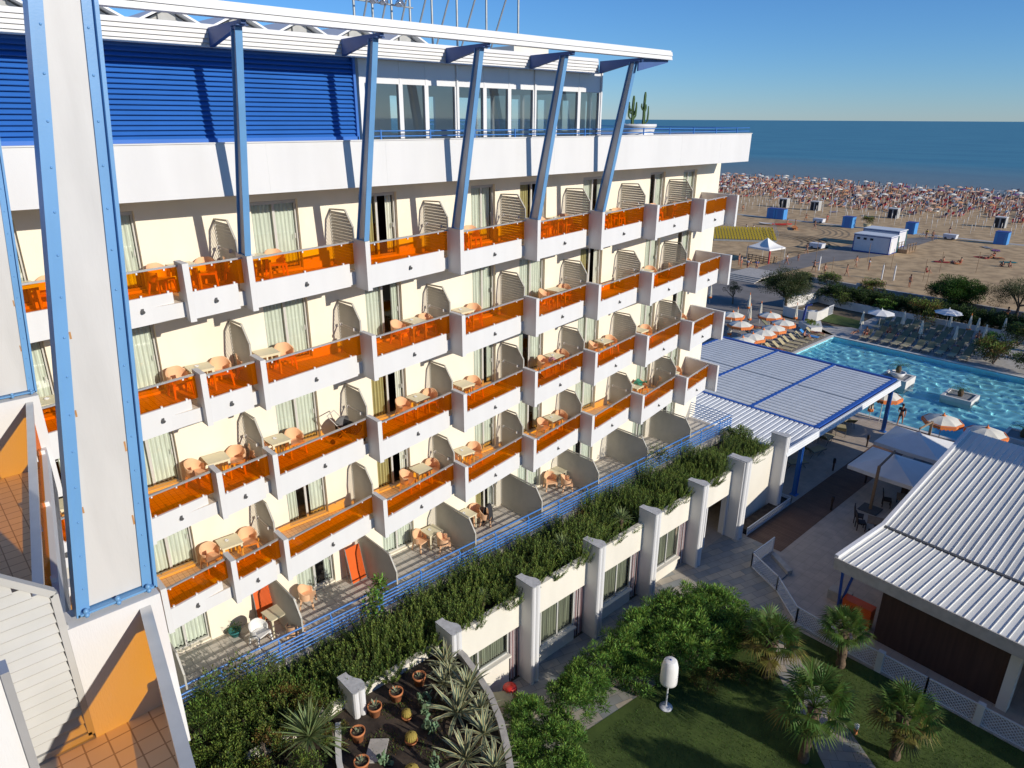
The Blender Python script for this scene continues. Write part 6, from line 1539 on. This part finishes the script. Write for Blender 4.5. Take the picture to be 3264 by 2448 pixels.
# ---- cabins, huts, sheds
def cabin(y0, y1, x, lb):
    t = thing('beach_cabin', lb, 'cabin', (x,(y0+y1)/2,.02), 0, 'blue beach cabins'); hw = abs(y1-y0)/2
    b = MB(); b.box(-.85,-hw,0,.85,hw,2.1); put('walls', b.mesh('walls', M['cabin']), t)
    b = MB(); b.hexa([(-.92,-hw-.05,2.1),(.92,-hw-.05,2.1),(.92,hw+.05,2.1),(-.92,hw+.05,2.1)], [(-.9,-hw-.05,2.16),(.9,-hw-.05,2.2),(.9,hw+.05,2.2),(-.9,hw+.05,2.16)]); put('roof', b.mesh('roof', M['trim']), t)
    b = MB(); b.box(-.87,-hw*.55,.1,-.852,hw*.55,1.95); put('door', b.mesh('door', M['rail']), t)
for y0, y1, x, lb in ((56.95,58.9,149.2,'blue beach cabin, left one of the touching pair'),(55.0,56.85,149.2,'blue beach cabin, right one of the touching pair'),(39.6,41.6,147.6,'blue beach cabin left of the potted palm'),(28.2,29.9,148.4,'blue beach cabin behind the white sheds'),(12.9,14.9,147.8,'blue beach cabin nearest the right photo edge')): cabin(y0,y1,x,lb)
for x, y, lb in ((170.5,66.2,'behind the touching blue cabins'),(170.5,58.2,'right of the first, dark open front'),(170,40.2,'in the middle of the pole field'),(171.3,20.0,'near the right photo edge')):
    t = thing('changing_hut', 'small grey changing hut with dark doorways, '+lb, 'hut', (x,y,.02), 0, 'grey changing huts')
    b = MB(); b.box(-.8,-1.0,0,.8,1.0,2.1); put('walls', b.mesh('walls', M['greyhut']), t)
    b = MB(); b.box(-.9,-1.05,2.1,.9,1.05,2.16); put('roof', b.mesh('roof', M['c_white']), t)
    for yy in (-.5,.5): b = MB(); b.box(-.815,yy-.36,.05,-.802,yy+.36,1.9); put('doorway', b.mesh('doorway', M['black']), t)
def shed(x0, y0, x1, y1, h, lb, win):
    t = thing('white_shed', lb, 'shed', (x0,y0,.02)); a, c = x1-x0, y1-y0
    b = MB(); b.box(0,0,0,a,c,h); put('walls', b.mesh('walls', M['shed']), t)
    b = MB(); b.box(-.12,-.12,h,a+.12,c+.12,h+.14); put('roof', b.mesh('roof', M['ribmetal2']), t)
    b = MB()
    for (x,y) in ((0,0),(0,c),(a,0),(a,c)): b.box(x-.06,y-.06,0,x+.06,y+.06,h)
    b.box(-.03,-.03,h-.14,a+.03,c+.03,h-.002); b.box(-.03,-.03,0,a+.03,c+.03,.16); put('trim', b.mesh('trim', M['trim']), t)
    for k in range(win): yy = c-.7-1.05*k; b = MB(); b.box(-.03,yy-.24,h-.75,-.004,yy+.24,h-.42); put('window', b.mesh('window', M['black']), t)
    b = MB(); b.box(.5,-.05,.1,1.35,-.034,2.0); put('door', b.mesh('door', M['c_white']), t)
    b = MB(); b.box(a-.15,-.09,.16,a+.07,-.061,h); put('green_post', b.mesh('green_post', M['c_teal']), t)
shed(121,22.9,124.3,28.6,2.75,'long white beach shed with three small windows and dark blue trim',3)
shed(128.6,24.4,132.2,30.2,2.75,'second white beach shed behind the first one',0)
t = thing('access_ramp', 'wooden ramp with handrails between the white sheds', 'ramp', (0,0,0), world=True)
b = MB(); b.hexa([(124.6,21.4,.02),(128.4,21.4,.02),(128.4,23.2,.02),(124.6,23.2,.02)],[(124.6,21.4,.6),(128.4,21.4,.1),(128.4,23.2,.1),(124.6,23.2,.6)]); b.build('deck', M['wood'], t)
b = MB()
for y in (21.4,23.2):
    for x in (124.7,125.9,127.2,128.4): b.box(x-.05,y-.05,0,x+.05,y+.05,1.5)
    b.bar((124.7,y,1.5),(128.4,y,1.4),.06,.06); b.bar((124.7,y,1.05),(128.4,y,.95),.06,.06)
b.build('handrails', M['wood'], t)
# gazebo
t = thing('gazebo_tent', 'white peaked gazebo tent with low wooden fence on the beach', 'gazebo', (101.3,33.6,.02), R(-8))
b = MB(); s_ = 1.95
for k in range(4):
    a0 = math.pi/4+k*math.pi/2; p0 = Vector((s_*1.414*math.cos(a0),s_*1.414*math.sin(a0),2.2)); a1 = a0+math.pi/2; p1 = Vector((s_*1.414*math.cos(a1),s_*1.414*math.sin(a1),2.2)); ap = Vector((0,0,3.55))
    def fn(u, v): 
        e = p0+(p1-p0)*u; q = e+(ap-e)*v; q.z -= .28*math.sin(math.pi*v)*(.6+.8*math.sin(math.pi*u)); return tuple(q)
    b.grid(fn, 6, 8); b.face([p0, p1, p1-Vector((0,0,.25)), p0-Vector((0,0,.25))])
b.build('canopy', M['umbgrey'], t)
for sx in (-s_,s_):
    for sy in (-s_,s_): b = MB(); b.tube([(sx,sy,0),(sx,sy,2.2)],.05,8); put('leg', b.mesh('leg', M['pole']), t)
b = MB()
for k in range(4):
    for z in (.35,.65,.95): b.box(-s_,-s_-.03,z,.2,-s_+.03,z+.1) if k == 0 else (b.box(-s_-.03,-s_,z,-s_+.03,s_,z+.1) if k == 1 else None)
for x in (-1.9,-1.2,-.5,.15): b.box(x-.05,-s_-.05,0,x+.05,-s_+.05,1.1)
for y in (-1.2,-.5,.2,.9,1.6): b.box(-s_-.05,y-.05,0,-s_+.05,y+.05,1.1)
put('wooden_fence', b.mesh('wooden_fence', M['wood']), t)
b = MB(); b.box(-2.05,-2.15,.1,-1.85,-2.0,2.0); put('red_banner', b.mesh('red_banner', M['c_red']), t)
# yellow grandstand
t = thing('grandstand', 'small grandstand of yellow plastic seats on the beach behind the gazebo', 'grandstand', (115.6,45.2,.02), R(-52))
for k in range(7):
    b = MB()
    for j in range(21): x = -5.2+.52*j; b.box(x-.16,.75*k+.06,.35+.2*k,x+.16,.75*k+.36,.42+.2*k); b.hexa([(x-.2,.75*k+.36,.42+.2*k),(x+.2,.75*k+.36,.42+.2*k),(x+.2,.75*k+.4,.42+.2*k),(x-.2,.75*k+.4,.42+.2*k)],[(x-.2,.75*k+.44,.74+.2*k),(x+.2,.75*k+.44,.74+.2*k),(x+.2,.75*k+.48,.74+.2*k),(x-.2,.75*k+.48,.74+.2*k)])
    put('seat_row', b.mesh('seat_row', M['yseat']), t)
b = MB()
for k in range(7): b.box(-5.4,.75*k-.1,.2*k,5.4,.75*k+.65,.2*k+.3)
put('frame', b.mesh('frame', M['steel']), t)
b = MB()
for x in (-5.5,5.5):
    for k in range(4): b.tube([(x,1.6*k,.3+.4*k),(x,1.6*k,1.6+.4*k)],.03,6)
    b.tube([(x,0,1.6),(x,4.9,2.8)],.03,6); b.tube([(x,0,1.0),(x,4.9,2.2)],.03,6)
    put('guard_rail', b.mesh('guard_rail', M['steel']), t); b = MB()
# boats, carts, palms, posts
def hull(name, lb, m1, loc, rz, L, wd, cat, tilt=0):
    b = MB(); n = 12
    b.grid(lambda u, v: ((v-.5)*wd*math.sin(math.pi*min(max(u,.02),.98))**.6, (u-.5)*L, .28-.26*math.sin(math.pi*v)+.14*abs(u-.5)**2*4), n, 8); b.grid(lambda u, v: ((.5-v)*wd*math.sin(math.pi*min(max(u,.02),.98))**.6, (u-.5)*L, .27+.14*abs(u-.5)**2*4), n, 4)
    o = tag(put(name, b.mesh(name, m1), None, loc, rz), lb, cat); o.rotation_euler[1] = tilt; return o
hull('kayak', 'dark pink kayak lying slanted on the sand behind the stand', M['c_red'], (139.5,50.6,.1), .9, 4.2, .8, 'kayak', .5)
hull('rowing_boat', 'low red rowing boat on the sand right of the pink kayak', M['c_orange'], (137.0,46.6,.05), R(-60), 4.2, 1.2, 'boat')
hull('pedal_boat', 'small white pedal boat on the sand left of the pink kayak', M['c_white'], (138.4,53.5,.05), .4, 3.0, 1.4, 'pedal boat')
for (x,y,lb) in ((149.4,47.5,'between the blue cabins'),(146.5,21.6,'in front of the two bicycle riders'),(118.2,33.3,'beside the tyre tracks near the first shed')):
    t = thing('beach_cart', 'low white beach cart '+lb, 'cart', (x,y,.02), 0, 'low white beach carts')
    b = MB(); b.hexa([(-.7,-1.0,.2),(.7,-1.0,.2),(.7,1.0,.2),(-.7,1.0,.2)],[(-.7,-1.1,.95),(.7,-1.1,.95),(.7,1.1,.95),(-.7,1.1,.95)]); put('body', b.mesh('body', M['shed']), t)
    for yy in (-.6,.6): b = MB(); b.tube([(-.75,yy,.25),(.75,yy,.25)],.22,10); put('wheel', b.mesh('wheel', M['lampm']), t)
t = thing('potted_palm', 'bushy dark potted palm by the blue cabins', 'potted plant', (149.2,37.6,.02))
b = MB(); b.lathe([(0,0),(.5,0),(.75,.9),(.65,.9),(0,.8)],14); put('pot', b.mesh('pot', M['cushion']), t); put('foliage', BUSH[1][0], t, (0,0,1.6), scale=(1.05,1.05,.85))
for k, (x,y,lb) in enumerate(((100.6,24.8,'left one beside the crouching player'),(100.9,16.2,'middle one'),(101.6,14.9,'right one'))):
    t = thing('volleyball_post', 'white padded volleyball post, '+lb, 'post', (x,y,.02), 0, 'volleyball posts')
    b = MB(); b.tube([(0,0,0),(0,0,2.0)],.10,10); put('pad', b.mesh('pad', M['c_white']), t); b = MB(); b.tube([(0,0,2.0),(0,0,2.3)],.03,6); put('pole', b.mesh('pole', M['steel']), t)
for k, (x,y) in enumerate(((97.5,34.5),(98,29.5),(107.5,28.5),(112,22.5),(109,18),(104,12),(99,10),(112,12.5),(116,9),(96,21),(96.5,14.5))):
    b = MB(); b.tube([(0,0,0),(0,0,3.0)],.035,6); tag(put('net_pole', b.mesh('net_pole', M['wood']), None, (x,y,.02)), 'thin brown net pole around the volleyball courts', 'pole', 'thin net poles of the volleyball courts')

# ---- people on the sand
PEO = [(154.2,68.1,'standing','c_dark',None,'person standing at the left end of the pole field'),(99.0,24.8,'reaching','c_dark',None,'person leaning towards the left volleyball post'),(97.5,22.6,'walking','c_dark',None,'volleyball player in dark shorts right of the left post'),(99.3,20.3,'walking','c_navy',None,'volleyball player in mid stride at the centre'),(107.0,22.2,'walking','c_grey',None,'player with bent arms behind the centre player'),(106.1,20.0,'standing','c_grey','c_white','person in white shirt at the back of the court'),(98.7,11.9,'standing','c_grey',None,'lone person near the wall left of the round pine'),(110.7,13.8,'sitting','c_red','c_red','person in red sitting on the sand behind the right posts'),(144.4,25.0,'standing','c_navy','c_yellow','person in yellow shirt with a bicycle on the path'),(143.4,23.6,'standing','c_dark',None,'tanned person beside the yellow shirted cyclist'),(151.9,23.4,'walking','c_blue','c_dark','person in dark top walking by the pole field'),(112.0,32.2,'walking','c_white',None,'person in white trunks walking on the path from the gazebo'),(105.2,30.2,'standing','c_red',None,'child in red trunks on the path'),(100.9,29.9,'walking','c_navy','c_white','person in white shirt riding along the path by the gazebo'),(92.6,31.6,'standing','c_red','c_white','person in white top and red skirt at the beach entrance'),(93.0,30.4,'standing','c_navy','c_blue','person with blue backpack at the beach entrance'),(95.4,34.6,'standing','c_red',None,'tanned person left of the beach entrance'),(96.6,33.6,'sitting','c_dark','c_dark','person in dark clothes sitting by the gazebo fence'),(94.0,33.4,'standing','c_red','c_grey','person in grey top behind the beach entrance group'),(129.7,53.1,'sitting','c_grey','c_white','person in white sitting behind the yellow stand, left one'),(130.4,51.9,'sitting','c_red','c_white','person in white and red sitting behind the yellow stand'),(125.4,47.4,'sitting','c_grey','c_white','person in white shirt seated on the top row'),(120.3,42.7,'sitting','c_orange',None,'person in orange behind the gazebo peak'),(138.0,48.8,'standing','c_red',None,'person standing left of the red rowing boat'),(139.0,47.6,'standing','c_orange',None,'person standing behind the red rowing boat'),(149.9,50.6,'reaching','c_orange',None,'tanned person bending beside the low white cart'),(151.4,46.7,'standing','c_red','c_red','person in red top behind the low white cart'),(120.9,14.8,'sitting','c_dark',None,'dark person sitting in the towel group behind the court'),(121.8,13.6,'lying','c_red',None,'person lying on an orange towel behind the court'),(122.4,12.8,'sitting','c_red',None,'person sitting at right of the court towel group'),(130.1,11.9,'lying','c_dark',None,'person lying on the left red towel at right'),(133.0,11.1,'sitting','c_red',None,'person sitting up in the right towel group'),(130.7,9.9,'lying','c_orange',None,'person lying on the orange towel at right'),(123.8,7.7,'sitting','c_dark','c_dark','person in dark clothes under the tamarisk tree'),(124.6,7.0,'sitting','c_navy',None,'second person under the tamarisk tree'),(140.0,44.0,'walking','c_violet',None,'person walking alone between cart and rowing boat'),(91.0,-.9,'sitting','c_orange',None,'person in orange sitting on the promenade bench')]
for k, (x,y,ps,s1,s2,lb) in enumerate(PEO):
    person(ps, (x,y,.02 if k != 36 else .3), random.uniform(0,6.28) if ps != 'walking' else random.uniform(-1,2), lb, s1, s2, 'people on the sand', sc=1.06 if 'child' not in lb else .72)
for k, (x,y,m_,lb) in enumerate(((121.7,13.5,'c_orange','orange towel behind the volleyball court'),(121.0,15.0,'c_red','dark red towel behind the volleyball court'),(130.0,12.0,'c_red','red towel at the left of the right towel group'),(131.5,10.5,'c_orange','orange towel in the right towel group'),(128.6,8.0,'c_teal','long teal towel near the tamarisk tree'),(139.2,12.4,'c_violet','violet towel before the right blue cabin'),(141.5,14.3,'c_grey','grey towel before the right blue cabin'),(170.5,53.6,'c_blue','flat blue beach mat in the pole field'))):
    b = MB(); rr = random.Random(k); b.grid(lambda u, v: ((u-.5)*1.1,(v-.5)*2.2,.03+.04*math.sin(9*u+k)*math.sin(7*v)+.04), 8, 10); tag(put('beach_towel', b.mesh('beach_towel', M[m_]), None, (x,y,.02), rr.uniform(0,3)), lb, 'towel', 'beach towels')
for (x,y,a,lb) in ((144.9,25.4,.3,'bicycle held by the person in yellow'),(143.2,23.0,1.2,'bicycle beside the tanned person on the path'),(101.0,30.0,1.0,'bicycle ridden along the path by the gazebo')):
    t = thing('bicycle', lb, 'bicycle', (x,y,.02), a)
    for yy in (-.52,.52):
        b = MB(); b.tube([(0,yy+.33*math.cos(2*math.pi*k/16),.34+.33*math.sin(2*math.pi*k/16)) for k in range(17)],.025,5); put('wheel', b.mesh('wheel', M['lampm']), t)
    b = MB(); b.tube([(0,-.52,.34),(0,-.1,.36),(0,.35,.85),(0,.52,.34)],.025,5); b.tube([(0,-.1,.36),(0,-.2,.9)],.025,5); b.tube([(0,-.2,.8),(0,.35,.85)],.025,5); b.tube([(-.28,.33,1.02),(.28,.33,1.02)],.02,5); b.tube([(0,.35,.85),(0,.33,1.02)],.02,5); put('frame', b.mesh('frame', M['c_blue']), t)
    b = MB(); b.ball((0,-.2,.93),.11,8,4,0,(.6,1,.4)); put('saddle', b.mesh('saddle', M['black']), t)

# ---- parasol field: bare poles near, open parasols towards the water
b = MB(); b.tube([(0,0,0),(0,0,1.9)],.035,6); b.lathe([(.06,1.1),(.09,1.3),(.04,1.9),(0,1.95)],6); POLEM = b.mesh('parasol_pole', M['pole'])
def bpar(m1, seed):
    b = MB(); n = 8; r_ = random.Random(seed)
    b.lathe([(1.15,2.0),(.8,2.2),(.4,2.34),(0,2.4)], n, (0,0,0), 0, False); b.tube([(0,0,0),(0,0,2.4)],.04,5,1)
    return b.mesh('beach_parasol', [m1, M['pole']])
BPM = [bpar(M['c_white'],1), bpar(M['umbw'],2), bpar(mat('salmon_canvas',(.62,.40,.28),.8,.1,3),3), bpar(mat('peach_canvas',(.62,.30,.13),.8,.1,3),4), bpar(M['c_violet'],5)]
BPN = ['white','cream','salmon','orange','violet']
rb_ = random.Random(21); cr = MB(); CM = ['skin','c_red','c_white','c_navy','c_orange','c_violet','c_grey','pole','skin2','umbw']
M['skin2'] = mat('pink_skin', (.50,.27,.19), .6, .1, 6)
npole = npar = 0; fills = []
x = 157.5; row = 0
while x < 247:
    y = 8.0 + (row%2)*.3
    lo = -18.7+.17*x; hi = -18.7+.62*x
    while y < 128:
        if lo < y < hi:
            jx, jy = x+rb_.uniform(-.25,.25), y+rb_.uniform(-.2,.2)
            dens = (x-172-6*math.sin(y*.09))/36
            if rb_.random() > dens*.9 or x < 176:
                if npole < 285:
                    tag(put('parasol_pole', POLEM, None, (jx,jy,.0), 0, scale=(1,1,rb_.uniform(.85,1.1))), 'folded white parasol pole standing in the regular rows on the sand', 'parasol pole', 'folded parasol poles in rows'); npole += 1
                else: fills.append((jx,jy,'pole'))
            elif npar < 200 and rb_.random() < .38:
                k = rb_.choice([1,2,2,2,3,3,2,0,4]) if y < 85 else rb_.choice([0,1,2,3])
                tag(put('beach_parasol', BPM[k], None, (jx,jy,0), rb_.uniform(0,.8), scale=rb_.uniform(.8,1.0)), 'open %s beach parasol in the crowded rows near the water' % BPN[k], 'parasol', 'open %s parasols near the water' % BPN[k]); npar += 1
            else: fills.append((jx,jy,'pole'))
            if x > 180 and rb_.random() < dens*1.6:
                for q in range(rb_.choice([2,3,4,5])): fills.append((jx+rb_.uniform(-1.5,1.5), jy+rb_.uniform(-1.6,1.6), rb_.choice(['bed','bed','sit','stand'])))
        y += 3.4
    x += 3.9; row += 1
for k in range(70): yy = rb_.uniform(22,125); fills.append((shore(yy)+rb_.uniform(-4,5), yy, 'stand'))
for (x,y,ki) in fills:
    if ki == 'pole': cr.tube([(x,y,0),(x+.02,y,1.9)],.05,4,7,False,False)
    elif ki == 'bed':
        a = rb_.uniform(-.4,.4); c, s_ = math.cos(a), math.sin(a); mi = rb_.choice([0,8,0,8,0,8,3,5,9,1])
        P_ = lambda u, v, z: (x+u*c-v*s_, y+u*s_+v*c, z)
        cr.hexa([P_(-.9,-.3,.25),P_(.3,-.3,.25),P_(.3,.3,.25),P_(-.9,.3,.25)],[P_(-.9,-.3,.42),P_(.3,-.3,.42),P_(.3,.3,.42),P_(-.9,.3,.42)],mi)
        cr.hexa([P_(.3,-.3,.25),P_(.9,-.3,.8),P_(.9,.3,.8),P_(.3,.3,.25)],[P_(.25,-.3,.42),P_(.85,-.3,.97),P_(.85,.3,.97),P_(.25,.3,.42)],rb_.choice([1,2,3,8,6,8,9,0]))
    else:
        h = 1.6 if ki == 'stand' else .95; mi = rb_.choice([0,8,0])
        cr.tube([(x,y,0),(x,y,h*.25),(x,y,h*.5)],[.07,.11,.16],5,mi,False); cr.tube([(x,y,h*.5),(x,y,h*.68),(x,y,h*.84)],[.17,.2,.12],5,rb_.choice([0,0,1,3,8,2]),False); cr.ball((x,y,h*.92),.12,5,4,3)
o = cr.build('beach_crowd', [M[k] for k in CM]); tag(o, 'dense crowd of sunbathers, sunbeds and parasols near the waterline', 'crowd', kind='stuff')
# ================================================================== CAMERA, LIGHT, SKY
PIT, ROL, HEAD = R(20.82), R(.31), R(47.21)
F_ = Vector((math.cos(HEAD)*math.cos(PIT), math.sin(HEAD)*math.cos(PIT), -math.sin(PIT)))
Rr_ = Vector((math.sin(HEAD), -math.cos(HEAD), 0)); U_ = Rr_.cross(F_)
R2 = Rr_*math.cos(ROL)+U_*math.sin(ROL); U2 = U_*math.cos(ROL)-Rr_*math.sin(ROL)
cd = bpy.data.cameras.new('camera'); cam = bpy.data.objects.new('camera', cd); COL.objects.link(cam)
cam.matrix_world = Matrix(((R2.x,U2.x,-F_.x,0),(R2.y,U2.y,-F_.y,-18.72),(R2.z,U2.z,-F_.z,20.3),(0,0,0,1)))
cd.sensor_width = 36; cd.lens = 24.53; cd.clip_start = .05; cd.clip_end = 120000
SC.camera = cam
sund = Vector((.19,-1,.39)).normalized()          # towards the sun
el = math.asin(sund.z)
sl_ = bpy.data.lights.new('sun', 'SUN'); so_ = bpy.data.objects.new('sun', sl_); COL.objects.link(so_)
sl_.cycles.is_caustics_light = True; sl_.energy = 4.5; sl_.angle = R(.53); sl_.color = (1, .925, .81)
so_.rotation_euler = (-sund).to_track_quat('-Z', 'Y').to_euler(); so_.location = sund*200
W = bpy.data.worlds.new('World'); SC.world = W; W.use_nodes = True; nt = W.node_tree
bg = nt.nodes['Background']; bg.inputs['Strength'].default_value = .128
sk = nt.nodes.new('ShaderNodeTexSky'); sk.sky_type = 'NISHITA'; sk.sun_disc = False
sk.sun_elevation = el; sk.sun_rotation = math.atan2(sund.x, sund.y); sk.altitude = 0; sk.air_density = .95; sk.dust_density = 0; sk.ozone_density = 10
nt.links.new(sk.outputs[0], bg.inputs['Color'])
SC.view_settings.view_transform = 'Standard'; SC.view_settings.look = 'None'; SC.view_settings.exposure = 0; SC.view_settings.gamma = 1; SC.view_settings.use_curve_mapping = False
SC.cycles.transparent_max_bounces = 24; SC.cycles.max_bounces = 8
SC.cycles.caustics_reflective = False; SC.cycles.caustics_refractive = True
for o in bpy.data.objects:
    if o.get('_w') is not None: del o['_w']
